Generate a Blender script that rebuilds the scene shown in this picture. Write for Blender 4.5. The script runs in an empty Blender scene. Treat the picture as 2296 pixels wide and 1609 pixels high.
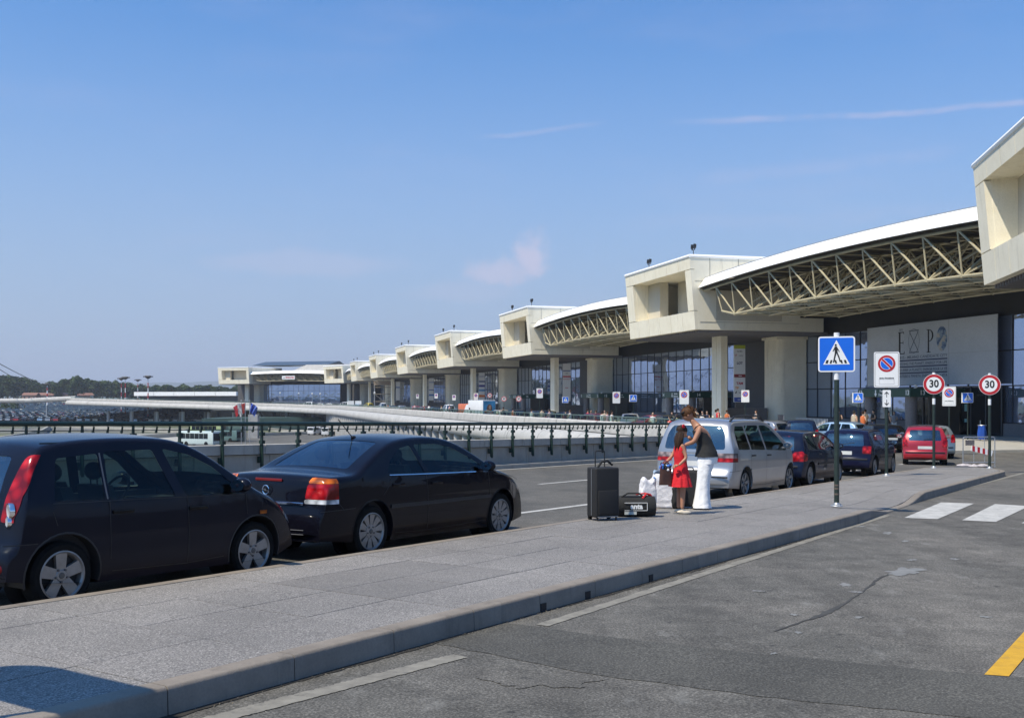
import bpy, bmesh, math, random
from mathutils import Vector, Matrix, Euler
random.seed(7)
C = bpy.context.scene.collection
sc = bpy.context.scene
PI = math.pi
R_ = math.radians

# ------------------------------------------------------------------ camera
F, CX, HY, EYE = 2400.0, 1148.0, 895.0, 2.7
cam = bpy.data.objects.new('camera', bpy.data.cameras.new('camera'))
C.objects.link(cam)
cam.location = (0, 0, EYE)
cam.rotation_euler = (PI/2, 0, 0)
cam.data.sensor_width = 36
cam.data.lens = F/2296*36
cam.data.shift_y = (HY-804.5)/2296
cam.data.clip_start = 0.1
cam.data.clip_end = 60000
sc.camera = cam

# ------------------------------------------------------------------ light
SUN_EL, SUN_AZ = R_(57), math.atan2(-.799, -.602)      # azimuth measured from +Y towards +X
world = bpy.data.worlds.new('World')
sc.world = world
world.use_nodes = True
wn = world.node_tree
for n in list(wn.nodes):
    wn.nodes.remove(n)
def wnode(t, **kw):
    n = wn.nodes.new(t)
    for k, v in kw.items():
        setattr(n, k, v)
    return n
def wmath(op, a, b=None, c=None):
    n = wn.nodes.new('ShaderNodeMath')
    n.operation = op
    for i, v in enumerate((a, b, c)):
        if v is None:
            continue
        if isinstance(v, (int, float)):
            n.inputs[i].default_value = v
        else:
            wn.links.new(v, n.inputs[i])
    return n.outputs[0]
def wmix(f, a, b):
    n = wn.nodes.new('ShaderNodeMix')
    n.data_type = 'RGBA'
    for s, v in ((0, f), (6, a), (7, b)):
        if hasattr(v, 'is_output') or isinstance(v, bpy.types.NodeSocket):
            wn.links.new(v, n.inputs[s])
        else:
            n.inputs[s].default_value = v
    return n.outputs[2]
sky = wnode('ShaderNodeTexSky', sky_type='NISHITA', sun_disc=False)
sky.sun_elevation = SUN_EL
sky.sun_rotation = SUN_AZ % (2*PI)
sky.air_density = 1.3
sky.dust_density = 1.2
sky.ozone_density = 3.0
SKY_TINT = (0.46, 1.05, 1.66, 1)
tint = wn.nodes.new('ShaderNodeMix')
tint.data_type = 'RGBA'
tint.blend_type = 'MULTIPLY'
tint.inputs[0].default_value = 1.0
wn.links.new(sky.outputs[0], tint.inputs[6])
tint.inputs[7].default_value = SKY_TINT
tc = wnode('ShaderNodeTexCoord')
sep = wnode('ShaderNodeSeparateXYZ')
wn.links.new(tc.outputs['Generated'], sep.inputs[0])
dx_, dy_, dz_ = sep.outputs
az = wmath('ARCTAN2', dx_, dy_)
el = wmath('ARCSINE', dz_)
comb = wnode('ShaderNodeCombineXYZ')
wn.links.new(az, comb.inputs[0]); wn.links.new(el, comb.inputs[1])
def wnoise(scale, detail, sx=1, sy=1, rough=.6, off=0):
    m = wnode('ShaderNodeMapping')
    m.inputs['Scale'].default_value = (sx, sy, 1)
    m.inputs['Location'].default_value = (off, off*.7, 0)
    wn.links.new(comb.outputs[0], m.inputs[0])
    n = wnode('ShaderNodeTexNoise')
    n.inputs['Scale'].default_value = scale
    n.inputs['Detail'].default_value = detail
    n.inputs['Roughness'].default_value = rough
    wn.links.new(m.outputs[0], n.inputs['Vector'])
    return n.outputs[0]
def smooth(v, lo, hi):
    n = wnode('ShaderNodeMapRange', interpolation_type='SMOOTHSTEP')
    wn.links.new(v, n.inputs[0])
    n.inputs[1].default_value = lo; n.inputs[2].default_value = hi
    return n.outputs[0]
SKYU = 10.0                                           # radiance of a bright cloud before the strength factor
# small cumulus
def azel(px, py):
    v = Vector(((px-CX)/F, 1, (HY-py)/F)).normalized()
    return math.atan2(v.x, v.y), math.asin(v.z)
def blob(px, py, rx, ry, nz, amt):
    a0, e0 = azel(px, py)
    u = wmath('DIVIDE', wmath('SUBTRACT', az, a0), rx/F)
    v = wmath('DIVIDE', wmath('SUBTRACT', el, e0), ry/F)
    r = wmath('SQRT', wmath('ADD', wmath('MULTIPLY', u, u), wmath('MULTIPLY', v, v)))
    r = wmath('ADD', r, wmath('MULTIPLY', wmath('SUBTRACT', nz, .5), 1.7))
    return wmath('MULTIPLY', smooth(r, 1.0, .25), amt)
nz = wnoise(40, 5)
b1 = blob(1192, 575, 48, 70, nz, .55)
b2 = blob(1125, 610, 105, 40, nz, .42)
nz2 = wnoise(12, 5, 1, 3, off=3)
b3 = blob(700, 590, 260, 40, nz2, .17)
b4 = blob(1050, 655, 180, 28, nz2, .14)
fac = wmath('MAXIMUM', wmath('MAXIMUM', b1, b2), wmath('MAXIMUM', b3, b4))
def trail(p0, p1, wid, amt, edge):
    (a0, e0), (a1, e1) = azel(*p0), azel(*p1)
    L = math.hypot(a1-a0, e1-e0)
    ux, uy = (a1-a0)/L, (e1-e0)/L
    da, de = wmath('SUBTRACT', az, a0), wmath('SUBTRACT', el, e0)
    t = wmath('DIVIDE', wmath('ADD', wmath('MULTIPLY', da, ux), wmath('MULTIPLY', de, uy)), L)
    s = wmath('SUBTRACT', wmath('MULTIPLY', de, ux), wmath('MULTIPLY', da, uy))
    s = wmath('ADD', s, wmath('MULTIPLY', wmath('SUBTRACT', wnoise(9, 3, off=edge), .5), .012))
    w = smooth(wmath('ABSOLUTE', s), wid/F, 0)
    e = wmath('MULTIPLY', smooth(t, -.05, .25), smooth(t, 1.1, .8))
    n = smooth(wnoise(14, 4, 1, 2, off=edge), .25, .6)
    return wmath('MULTIPLY', wmath('MULTIPLY', wmath('MULTIPLY', w, e), n), amt)
for t_ in (trail((1500, 272), (2600, 205), 11, .30, 1), trail((1060, 308), (1350, 276), 9, .15, 5),
           trail((1500, 410), (2150, 335), 30, .13, 9), trail((1380, 505), (2200, 470), 34, .10, 13)):
    fac = wmath('MAXIMUM', fac, t_)
cir = wmath('MULTIPLY', wmath('MULTIPLY', smooth(wnoise(3.2, 6, 1, 4, off=21), .48, .85), smooth(el, .02, .12)), .12)
fac = wmath('MAXIMUM', fac, cir)
hz = wmath('MULTIPLY', smooth(el, .43, -.03), 0.84)
SKY_HAZE = (4.7, 5.55, 7.7, 1)
col0 = wmix(hz, tint.outputs[2], SKY_HAZE)
col = wmix(fac, col0, (7.9, 6.9, 8.3, 1))
bg = wnode('ShaderNodeBackground')
bg.inputs['Strength'].default_value = 0.085
wn.links.new(col, bg.inputs[0])
wout = wnode('ShaderNodeOutputWorld')
wn.links.new(bg.outputs[0], wout.inputs[0])

sl = bpy.data.lights.new('sun', 'SUN')
sl.energy = 4.9
sl.angle = R_(.53)
sl.color = (1, .905, .73)
so = bpy.data.objects.new('sun', sl)
C.objects.link(so)
ldir = Vector((-math.sin(SUN_AZ)*math.cos(SUN_EL), -math.cos(SUN_AZ)*math.cos(SUN_EL), -math.sin(SUN_EL)))
so.rotation_euler = ldir.to_track_quat('-Z', 'Y').to_euler()
so.location = (-40, -20, 80)
vs = sc.view_settings
vs.view_transform = 'Standard'; vs.look = 'None'; vs.exposure = 0.22; vs.gamma = 1
vs.use_curve_mapping = False

# ------------------------------------------------------------------ frames
t_ = math.atan(1582/2400); ct, st = math.cos(t_), math.sin(t_)
s_ = math.atan(625/2400); cs, ss = math.cos(s_), math.sin(s_)
GR = .0191
def zr(Y):                      # height of the inclined forecourt road
    return max(0.0, .98-GR*Y)
def toR(x, y): return x*ct-y*st, x*st+y*ct
def Rw(X, Y, z=0.0):
    return Vector((X*ct+Y*st, -X*st+Y*ct, zr(Y)+z))
def Tw(X, Y, z=0.0):
    return Vector((X*cs-Y*ss, X*ss+Y*cs, z))
def gz(x, y): return zr(toR(x, y)[1])
def G(px, d, z=0.0):
    x = (px-CX)/F*d
    return Vector((x, d, gz(x, d)+z))
def unp(px, py, dz=0.0):
    a, b = (px-CX)/F, (HY-py)/F
    k = a*st+ct
    t = (.98+dz-EYE)/(b+GR*k)
    if t*k > 51.3: t = (dz-EYE)/b
    return Vector((a*t, t, EYE+t*b))
def onpav(q):                    # lift points that stand on the raised terminal pavement
    X, Y = q.x*cs+q.y*ss, -q.x*ss+q.y*cs
    return Vector((q.x, q.y, .15)) if X > 34.5 and 46 < Y < 372 else q
RA = PI/2-t_                     # world yaw of the road direction
TA = s_                          # rotation of the terminal frame

# ------------------------------------------------------------------ materials
MATS = {}
def newmat(name):
    m = bpy.data.materials.new(name); m.use_nodes = True
    MATS[name] = m
    return m, m.node_tree, m.node_tree.nodes['Principled BSDF']
def nd(nt, t, **kw):
    n = nt.nodes.new(t)
    for k, v in kw.items(): setattr(n, k, v)
    return n
def noise_(nt, scale, detail=4, rough=.6, vec=None, sc3=None, loc=None):
    n = nd(nt, 'ShaderNodeTexNoise')
    n.inputs['Scale'].default_value = scale; n.inputs['Detail'].default_value = detail
    n.inputs['Roughness'].default_value = rough
    if vec is None:
        vec = nd(nt, 'ShaderNodeTexCoord').outputs['Object']
    if sc3 or loc:
        mp = nd(nt, 'ShaderNodeMapping')
        if sc3: mp.inputs['Scale'].default_value = sc3
        if loc: mp.inputs['Location'].default_value = loc
        nt.links.new(vec, mp.inputs[0]); vec = mp.outputs[0]
    nt.links.new(vec, n.inputs['Vector'])
    return n.outputs[0]
def ramp(nt, fac, stops):
    r = nd(nt, 'ShaderNodeValToRGB')
    while len(r.color_ramp.elements) < len(stops): r.color_ramp.elements.new(.5)
    for e, (p, c) in zip(r.color_ramp.elements, stops):
        e.position = p
        e.color = (*c, 1) if not isinstance(c, (int, float)) else (c, c, c, 1)
    nt.links.new(fac, r.inputs[0])
    return r.outputs[0]
def mixc(nt, a, b, f, mode='MIX'):
    n = nd(nt, 'ShaderNodeMix', data_type='RGBA', blend_type=mode)
    for s, v in ((0, f), (6, a), (7, b)):
        if isinstance(v, bpy.types.NodeSocket): nt.links.new(v, n.inputs[s])
        elif isinstance(v, (int, float)): n.inputs[s].default_value = v
        else: n.inputs[s].default_value = (*v, 1)
    return n.outputs[2]
def bump(nt, b, h, strength, dist):
    n = nd(nt, 'ShaderNodeBump')
    n.inputs['Strength'].default_value = strength; n.inputs['Distance'].default_value = dist
    nt.links.new(h, n.inputs['Height']); nt.links.new(n.outputs[0], b.inputs['Normal'])
def mat(name, col, rough=.6, metal=0, var=.12, vscale=3.0, coat=0, bmp=0, bscale=60, emit=None, spec=None):
    if name in MATS: return MATS[name]
    m, nt, b = newmat(name)
    lo = tuple(c*(1-var) for c in col); hi = tuple(min(1, c*(1+var)) for c in col)
    if var > 0:
        nt.links.new(ramp(nt, noise_(nt, vscale), [(.3, lo), (.7, hi)]), b.inputs['Base Color'])
    else: b.inputs['Base Color'].default_value = (*col, 1)
    b.inputs['Roughness'].default_value = rough; b.inputs['Metallic'].default_value = metal
    if coat: b.inputs['Coat Weight'].default_value = coat; b.inputs['Coat Roughness'].default_value = .03
    if spec is not None: b.inputs['Specular IOR Level'].default_value = spec
    if bmp: bump(nt, b, noise_(nt, bscale, 3), bmp, .01)
    if emit:
        b.inputs['Emission Color'].default_value = (*col, 1); b.inputs['Emission Strength'].default_value = emit
    return m
def wpos(nt): return nd(nt, 'ShaderNodeNewGeometry').outputs['Position']

def asphalt(name, base, warm=0.0, wear=1.0):
    m, nt, b = newmat(name)
    p = wpos(nt)
    big = noise_(nt, .35, 5, .6, p)
    mid = noise_(nt, 2.6, 6, .7, p)
    fine = noise_(nt, 62, 3, .7, p)
    grit = nd(nt, 'ShaderNodeTexVoronoi'); grit.inputs['Scale'].default_value = 42
    nt.links.new(p, grit.inputs['Vector'])
    c = ramp(nt, big, [(.3, (base*.78, base*.755, base*.68)), (.7, (base*1.28+warm, base*1.23, base*1.09))])
    c = mixc(nt, c, ramp(nt, mid, [(.3, .66), (.7, 1.38)]), .8*wear, 'MULTIPLY')
    c = mixc(nt, c, ramp(nt, fine, [(.33, .45), (.5, 1), (.66, 2.0)]), .9, 'MULTIPLY')
    c = mixc(nt, c, ramp(nt, grit.outputs['Distance'], [(.1, 1.6), (.35, .9)]), .7, 'MULTIPLY')
    # pale scuffs stretched along the travel direction
    mp = nd(nt, 'ShaderNodeMapping'); mp.inputs['Rotation'].default_value = (0, 0, t_)
    mp.inputs['Scale'].default_value = (1.6, .55, 1)
    nt.links.new(p, mp.inputs[0])
    sp = noise_(nt, 2.1, 8, .72, mp.outputs[0])
    c = mixc(nt, c, (base*2.3, base*2.25, base*2.1), ramp(nt, sp, [(.585, 0.0), (.68, .42*wear)]))
    mp2 = nd(nt, 'ShaderNodeMapping'); mp2.inputs['Rotation'].default_value = (0, 0, t_); mp2.inputs['Scale'].default_value = (.9, .04, 1)
    nt.links.new(p, mp2.inputs[0])
    c = mixc(nt, c, ramp(nt, noise_(nt, 1.3, 4, .6, mp2.outputs[0]), [(.35, .80), (.5, 1.0), (.65, 1.14)]), .9*wear, 'MULTIPLY')
    c = mixc(nt, c, (base*.3, base*.3, base*.3), ramp(nt, noise_(nt, 5.5, 3, .5, p, loc=(9, 4, 0)), [(.70, 0.0), (.75, .75*wear)]))
    nt.links.new(c, b.inputs['Base Color'])
    b.inputs['Roughness'].default_value = .88
    b.inputs['Specular IOR Level'].default_value = .3
    bump(nt, b, fine, .5, .006)
    return m
M_asph = asphalt('asphalt', .097, .004)
M_asph2 = asphalt('asphalt_lane', .085, .003, .6)
M_patch = asphalt('asphalt_patch', .070, 0, .35)
M_lowroad = asphalt('asphalt_lower', .095, .0, .6)

def paver_mat(name='exposed_aggregate', k=1.0, sp=.9):
    m, nt, b = newmat(name)
    p = wpos(nt)
    oi = nd(nt, 'ShaderNodeObjectInfo').outputs['Random']
    big = noise_(nt, .6, 4, .6, p); fine = noise_(nt, 85, 3, .75, p)
    v = nd(nt, 'ShaderNodeTexVoronoi'); v.inputs['Scale'].default_value = 75
    nt.links.new(p, v.inputs['Vector'])
    c = ramp(nt, big, [(.3, (.146*k, .137*k, .128*k)), (.7, (.204*k, .191*k, .178*k))])
    c = mixc(nt, c, ramp(nt, oi, [(0, .95), (1, 1.05)]), 1, 'MULTIPLY')
    c = mixc(nt, c, ramp(nt, fine, [(.32, .42), (.5, 1), (.62, 2.1)]), sp, 'MULTIPLY')
    c = mixc(nt, c, ramp(nt, v.outputs['Color'], [(.2, .75), (.9, 1.3)]), .8, 'MULTIPLY')
    st2 = noise_(nt, 1.3, 8, .7, p, loc=(4, 2, 0))
    c = mixc(nt, c, (.10, .098, .10), ramp(nt, st2, [(.58, 0.0), (.70, .30)]))
    nt.links.new(c, b.inputs['Base Color'])
    b.inputs['Roughness'].default_value = .8
    bump(nt, b, fine, .6, .006)
    return m
M_paver = paver_mat()
def stone(name, c0, c1, streak=.35, scale=1.0, grime=(.10, .09, .07), rough=.75, strz=8.0):
    m, nt, b = newmat(name)
    p = wpos(nt)
    n1 = noise_(nt, 1.1*scale, 6, .65, p)
    n2 = noise_(nt, 30*scale, 3, .6, p)
    n3 = noise_(nt, 1.6*scale, 6, .7, p, sc3=(1, 1, 1/strz))
    c = ramp(nt, n1, [(.3, c0), (.7, c1)])
    c = mixc(nt, c, ramp(nt, n2, [(.3, .9), (.7, 1.1)]), .7, 'MULTIPLY')
    c = mixc(nt, c, grime, ramp(nt, n3, [(.56, 0.0), (.78, streak)]))
    nt.links.new(c, b.inputs['Base Color'])
    b.inputs['Roughness'].default_value = rough
    bump(nt, b, n2, .25, .01)
    return m
M_kerb = stone('kerb_concrete', (.175, .148, .12), (.26, .225, .185), .75, 2, (.05, .045, .037))
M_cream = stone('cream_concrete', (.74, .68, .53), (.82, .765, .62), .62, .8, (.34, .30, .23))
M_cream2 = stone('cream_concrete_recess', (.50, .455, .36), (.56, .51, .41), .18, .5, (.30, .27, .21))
M_wall = stone('parapet_concrete', (.29, .27, .235), (.38, .355, .31), .55, 1.6)
M_coping = stone('coping_concrete', (.33, .31, .27), (.43, .40, .355), .6, 2)
M_white = stone('white_fascia', (.80, .80, .79), (.86, .86, .85), .06, .4, (.5, .5, .48), .5)
M_deckwhite = stone('deck_edge_white', (.36, .35, .33), (.47, .455, .43), .65, .5, (.15, .145, .13), .6, 4)
M_deckgrey = stone('deck_edge_grey', (.36, .35, .33), (.50, .48, .45), .75, .8, (.10, .10, .09), .7, 3)
M_granite = stone('dark_granite', (.055, .055, .058), (.085, .083, .085), .1, 8)
M_granite2 = stone('grey_granite', (.13, .125, .13), (.19, .18, .185), .1, 9)
M_fin = stone('fin_concrete', (.30, .29, .28), (.40, .39, .37), .4, 1)
M_dark = mat('dark_void', (.012, .012, .014), .7)
M_paver2 = paver_mat('honed_aggregate', .86, .55)
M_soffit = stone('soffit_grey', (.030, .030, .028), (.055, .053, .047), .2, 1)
M_steel = mat('cream_steel', (.40, .35, .225), .45, 0, .15, 1.5)
M_line = stone('road_paint_white', (.34, .33, .31), (.50, .49, .46), .8, 4, (.09, .09, .088), .8, 1)
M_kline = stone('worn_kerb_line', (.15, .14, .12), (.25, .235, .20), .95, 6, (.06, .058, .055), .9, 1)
M_yel = stone('road_paint_yellow', (.46, .25, .012), (.62, .35, .02), .6, 5, (.14, .12, .09), .7, 1)
M_green = mat('dark_green_paint', (.012, .032, .026), .45, .1, .3, 6, bmp=.2, bscale=40)
M_pole = mat('pole_green_paint', (.018, .032, .026), .5, .1, .35, 9)
M_galv = mat('galvanised_steel', (.42, .43, .44), .45, .7, .15, 8)
M_black = mat('black_plastic', (.015, .015, .016), .55)
M_rubber = mat('tyre_rubber', (.009, .009, .009), .9, 0, .25, 20, spec=.15)
M_alloy = mat('alloy_wheel', (.27, .26, .25), .38, .5, .12, 12)
M_chrome = mat('chrome_trim', (.75, .75, .76), .15, 1, .03)
M_int = mat('car_interior', (.022, .022, .026), .8)
M_sign_w = mat('sign_white', (.75, .75, .74), .4, 0, .04)
M_sign_b = mat('sign_blue', (.004, .12, .62), .4, 0, .05)
M_sign_r = mat('sign_red', (.42, .012, .02), .4, 0, .05)
M_sign_k = mat('sign_black', (.012, .012, .012), .5, 0, .0)
M_grey = mat('grey_metal', (.30, .31, .32), .5, .3)
def lampmat(name, col, em=.0):
    m, nt, b = newmat(name)
    v = nd(nt, 'ShaderNodeTexVoronoi'); v.inputs['Scale'].default_value = 9
    nt.links.new(nd(nt, 'ShaderNodeTexCoord').outputs['Object'], v.inputs['Vector'])
    nt.links.new(ramp(nt, v.outputs['Distance'], [(.05, tuple(min(1, c*1.5+.02) for c in col)), (.35, col), (.7, tuple(c*.35 for c in col))]), b.inputs['Base Color'])
    b.inputs['Roughness'].default_value = .12
    b.inputs['Coat Weight'].default_value = .25; b.inputs['Specular IOR Level'].default_value = .3
    if em: b.inputs['Emission Color'].default_value = (*col, 1); b.inputs['Emission Strength'].default_value = em
    return m
M_lred = lampmat('lamp_red', (.36, .004, .006))
M_lbrake = lampmat('lamp_brake_lit', (1, .03, .02), 1.8)
M_lamb = lampmat('lamp_amber', (.62, .14, .01))
M_lclr = lampmat('lamp_clear', (.55, .56, .58))
M_lsmoke = lampmat('lamp_smoked', (.26, .20, .20))
def glass(name, tintc, refl=.12, mirror=(.8, .85, .9)):
    m, nt, b = newmat(name)
    nt.nodes.remove(b)
    tr = nd(nt, 'ShaderNodeBsdfTransparent'); tr.inputs[0].default_value = (*tintc, 1)
    gl = nd(nt, 'ShaderNodeBsdfGlossy'); gl.inputs[0].default_value = (*mirror, 1); gl.inputs['Roughness'].default_value = .02
    fr = nd(nt, 'ShaderNodeFresnel'); fr.inputs[0].default_value = 1.38
    bf = nd(nt, 'ShaderNodeNewGeometry').outputs['Backfacing']
    io = nd(nt, 'ShaderNodeMapRange'); io.inputs[3].default_value = 1.38; io.inputs[4].default_value = 1/1.38
    nt.links.new(bf, io.inputs[0]); nt.links.new(io.outputs[0], fr.inputs[0])
    ad = nd(nt, 'ShaderNodeMath', operation='ADD', use_clamp=True); ad.inputs[1].default_value = refl
    nt.links.new(fr.outputs[0], ad.inputs[0])
    mx = nd(nt, 'ShaderNodeMixShader')
    nt.links.new(ad.outputs[0], mx.inputs[0]); nt.links.new(tr.outputs[0], mx.inputs[1]); nt.links.new(gl.outputs[0], mx.inputs[2])
    nt.links.new(mx.outputs[0], nt.nodes['Material Output'].inputs[0])
    return m
M_glass = glass('car_glass', (.50, .62, .56), .0)
M_glassb = glass('car_rear_glass', (.26, .30, .34), .17)
M_railglass = glass('green_rail_glass', (.42, .58, .52), .04)
M_cglass = mat('dark_car_window', (.012, .016, .02), .04, 0, 0, spec=.9)
def facade_glass():
    m, nt, b = newmat('facade_glass')
    b.inputs['Base Color'].default_value = (.10, .135, .23, 1)
    b.inputs['Metallic'].default_value = .85; b.inputs['Roughness'].default_value = .03
    p = wpos(nt)
    c = ramp(nt, noise_(nt, .25, 3, .5, p), [(.3, (.36, .44, .60)), (.7, (.46, .54, .70))])
    nt.links.new(c, b.inputs['Base Color'])
    bump(nt, b, noise_(nt, .55, 2, .5, p), .06, .25)
    return m
M_fglass = facade_glass()
M_fglass_dark = mat('entrance_glass', (.012, .014, .017), .05, 0, .1, spec=.6)
def paint(name, col, metal=.35, rough=.32):
    dark = max(col) < .06
    m, nt, b = newmat(name)
    p = nd(nt, 'ShaderNodeTexCoord').outputs['Object']
    dirt = noise_(nt, 2.0, 5, .6, p)
    c = ramp(nt, dirt, [(.35, col), (.8, tuple(min(1, x*1.12+.001) for x in col))])
    nt.links.new(c, b.inputs['Base Color'])
    if dark: rough = .22
    b.inputs['Metallic'].default_value = metal; b.inputs['Roughness'].default_value = rough
    b.inputs['Coat Weight'].default_value = .5 if dark else 1; b.inputs['Coat Roughness'].default_value = .02
    b.inputs['Coat IOR'].default_value = 1.40 if dark else 1.5
    b.inputs['Specular IOR Level'].default_value = .05 if dark else .3
    if dark: b.inputs['Metallic'].default_value = 0
    return m
P_black = paint('paint_black_blue', (.004, .004, .008), .2)
P_navyf = paint('paint_dark_navy', (.006, .007, .014), .25)
P_silver = paint('paint_silver', (.36, .36, .37), .7, .35)
P_blue = paint('paint_blue', (.007, .011, .028), .4)
P_navy = paint('paint_navy_violet', (.007, .008, .026), .4)
P_red = paint('paint_red', (.30, .008, .014), .2)
P_grey = paint('paint_grey_green', (.20, .24, .26), .6)
P_lblue = paint('paint_light_blue', (.30, .42, .55), .5)
P_black2 = paint('paint_black', (.006, .006, .007), .2)
P_white = paint('paint_white', (.70, .70, .70), 0, .4)
P_dred = paint('paint_dark_red', (.10, .008, .010), .3)
P_beige = paint('paint_beige', (.32, .28, .20), .4)

# ------------------------------------------------------------------ object helpers
def tag(o, label=None, cat=None, group=None, kind=None):
    if label: o['label'] = label
    if cat: o['category'] = cat
    if group: o['group'] = group
    if kind: o['kind'] = kind
    return o
def empty(name, loc=(0, 0, 0), rz=0.0, label=None, cat=None, group=None, rot=None):
    o = bpy.data.objects.new(name, None); C.objects.link(o)
    o.empty_display_size = .2
    o.location = loc; o.rotation_euler = rot if rot else (0, 0, rz)
    return tag(o, label, cat, group)
def linkobj(name, me, parent=None, loc=(0, 0, 0), rot=(0, 0, 0)):
    o = bpy.data.objects.new(name, me); C.objects.link(o)
    o.location = loc; o.rotation_euler = rot
    if parent: o.parent = parent
    return o
class MB:
    def __init__(s): s.v = []; s.f = []; s.m = []; s.mi = 0
    def add(s, vs, fs):
        n = len(s.v); s.v += [tuple(v) for v in vs]
        for f in fs: s.f.append(tuple(n+i for i in f)); s.m.append(s.mi)
        return s
    def box(s, x0, x1, y0, y1, z0, z1):
        vs = [(x0, y0, z0), (x1, y0, z0), (x1, y1, z0), (x0, y1, z0), (x0, y0, z1), (x1, y0, z1), (x1, y1, z1), (x0, y1, z1)]
        return s.add(vs, [(0, 3, 2, 1), (4, 5, 6, 7), (0, 1, 5, 4), (1, 2, 6, 5), (2, 3, 7, 6), (3, 0, 4, 7)])
    def hexa(s, vs):
        return s.add(vs, [(0, 3, 2, 1), (4, 5, 6, 7), (0, 1, 5, 4), (1, 2, 6, 5), (2, 3, 7, 6), (3, 0, 4, 7)])
    def tube(s, p0, p1, r, n=8, r1=None, cap=True):
        p0, p1 = Vector(p0), Vector(p1); r1 = r if r1 is None else r1
        d = (p1-p0)
        if d.length < 1e-6: return s
        q = d.to_track_quat('Z', 'Y'); vs = []
        for p, rr in ((p0, r), (p1, r1)):
            for i in range(n):
                a = 2*PI*i/n
                vs.append(p+q@Vector((math.cos(a)*rr, math.sin(a)*rr, 0)))
        fs = [(i, (i+1) % n, n+(i+1) % n, n+i) for i in range(n)]
        if cap: fs += [tuple(range(n-1, -1, -1)), tuple(range(n, 2*n))]
        return s.add(vs, fs)
    def path(s, pts, r, n=8):
        for a, b in zip(pts[:-1], pts[1:]): s.tube(a, b, r, n)
        return s
    def lathe(s, prof, n=24, ax='z', c=(0, 0, 0), cap=True):
        vs = []
        for (r, h) in prof:
            for i in range(n):
                a = 2*PI*i/n; u, v = r*math.cos(a), r*math.sin(a)
                p = (u, v, h) if ax == 'z' else ((u, h, v) if ax == 'y' else (h, u, v))
                vs.append((p[0]+c[0], p[1]+c[1], p[2]+c[2]))
        fs = []
        for k in range(len(prof)-1):
            for i in range(n):
                j = (i+1) % n
                fs.append((k*n+i, k*n+j, (k+1)*n+j, (k+1)*n+i))
        if cap:
            fs.append(tuple(range(n-1, -1, -1))); m = (len(prof)-1)*n; fs.append(tuple(range(m, m+n)))
        return s.add(vs, fs)
    def prism(s, poly, lo, hi, ax='z'):
        n = len(poly)
        def P(u, v, h): return (u, v, h) if ax == 'z' else ((u, h, v) if ax == 'y' else (h, u, v))
        vs = [P(u, v, lo) for u, v in poly]+[P(u, v, hi) for u, v in poly]
        return s.add(vs, [tuple(range(n-1, -1, -1)), tuple(range(n, 2*n))]+[(i, (i+1) % n, n+(i+1) % n, n+i) for i in range(n)])
    def grid(s, fn, nu, nv, closeu=False):
        vs = [fn(i/(nu-(0 if closeu else 1)), j/(nv-1)) for j in range(nv) for i in range(nu)]
        fs = []
        for j in range(nv-1):
            for i in range(nu if closeu else nu-1):
                k = (i+1) % nu
                fs.append((j*nu+i, j*nu+k, (j+1)*nu+k, (j+1)*nu+i))
        return s.add(vs, fs)
    def ball(s, c, r, nu=12, nv=8):
        r = r if isinstance(r, (tuple, list)) else (r, r, r)
        return s.grid(lambda u, v: (c[0]+r[0]*math.cos(2*PI*u)*math.sin(PI*v), c[1]+r[1]*math.sin(2*PI*u)*math.sin(PI*v), c[2]+r[2]*math.cos(PI*v)), nu, nv, True)
    def mesh(s, name, mats, smooth=False, ang=35, fix=True):
        me = bpy.data.meshes.new(name)
        me.from_pydata(s.v, [], s.f)
        if not isinstance(mats, (list, tuple)): mats = [mats]
        for m in mats: me.materials.append(m)
        if len(mats) > 1: me.polygons.foreach_set('material_index', s.m)
        if fix:
            bm = bmesh.new(); bm.from_mesh(me)
            bmesh.ops.recalc_face_normals(bm, faces=bm.faces); bm.to_mesh(me); bm.free()
        if smooth:
            me.polygons.foreach_set('use_smooth', [True]*len(me.polygons))
            me.set_sharp_from_angle(angle=R_(ang))
        me.update()
        return me
    def build(s, name, mats, parent=None, loc=(0, 0, 0), rot=(0, 0, 0), smooth=False, ang=35, fix=True):
        return linkobj(name, s.mesh(name, mats, smooth, ang, fix), parent, loc, rot)
def bevel_mesh(me, w, seg=2):
    bm = bmesh.new(); bm.from_mesh(me)
    bmesh.ops.bevel(bm, geom=list(bm.edges), offset=w, segments=seg, affect='EDGES', profile=.6)
    bm.to_mesh(me); bm.free()
    me.polygons.foreach_set('use_smooth', [True]*len(me.polygons)); me.set_sharp_from_angle(angle=R_(50))
    return me
def kids(o): return [c for c in bpy.data.objects if c.parent == o]
CH = {}
def copy_tree(o, parent=None):
    c = o.copy(); C.objects.link(c); c.parent = parent
    for ch in CH.get(o, ()): copy_tree(ch, c)
    return c
def index_children(root):
    def rec(o):
        CH[o] = list(o.children)
        for c in CH[o]: rec(c)
    bpy.context.view_layer.update()
    rec(root)
_txt = {}
def text_mesh(s, size, font=None, bold=0.0, align='CENTER', spacing=1.0):
    key = (s, size, bold, align, spacing)
    if key in _txt: return _txt[key]
    cu = bpy.data.curves.new('lettering', 'FONT')
    cu.body = s; cu.size = size; cu.align_x = align; cu.align_y = 'CENTER'; cu.offset = bold
    cu.space_character = spacing; cu.resolution_u = 3; cu.extrude = .002
    o = bpy.data.objects.new('lettering', cu); C.objects.link(o)
    bpy.context.view_layer.update()
    me = bpy.data.meshes.new_from_object(o.evaluated_get(bpy.context.evaluated_depsgraph_get()))
    bpy.data.objects.remove(o); me.name = 'lettering'
    _txt[key] = me
    return me
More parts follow.
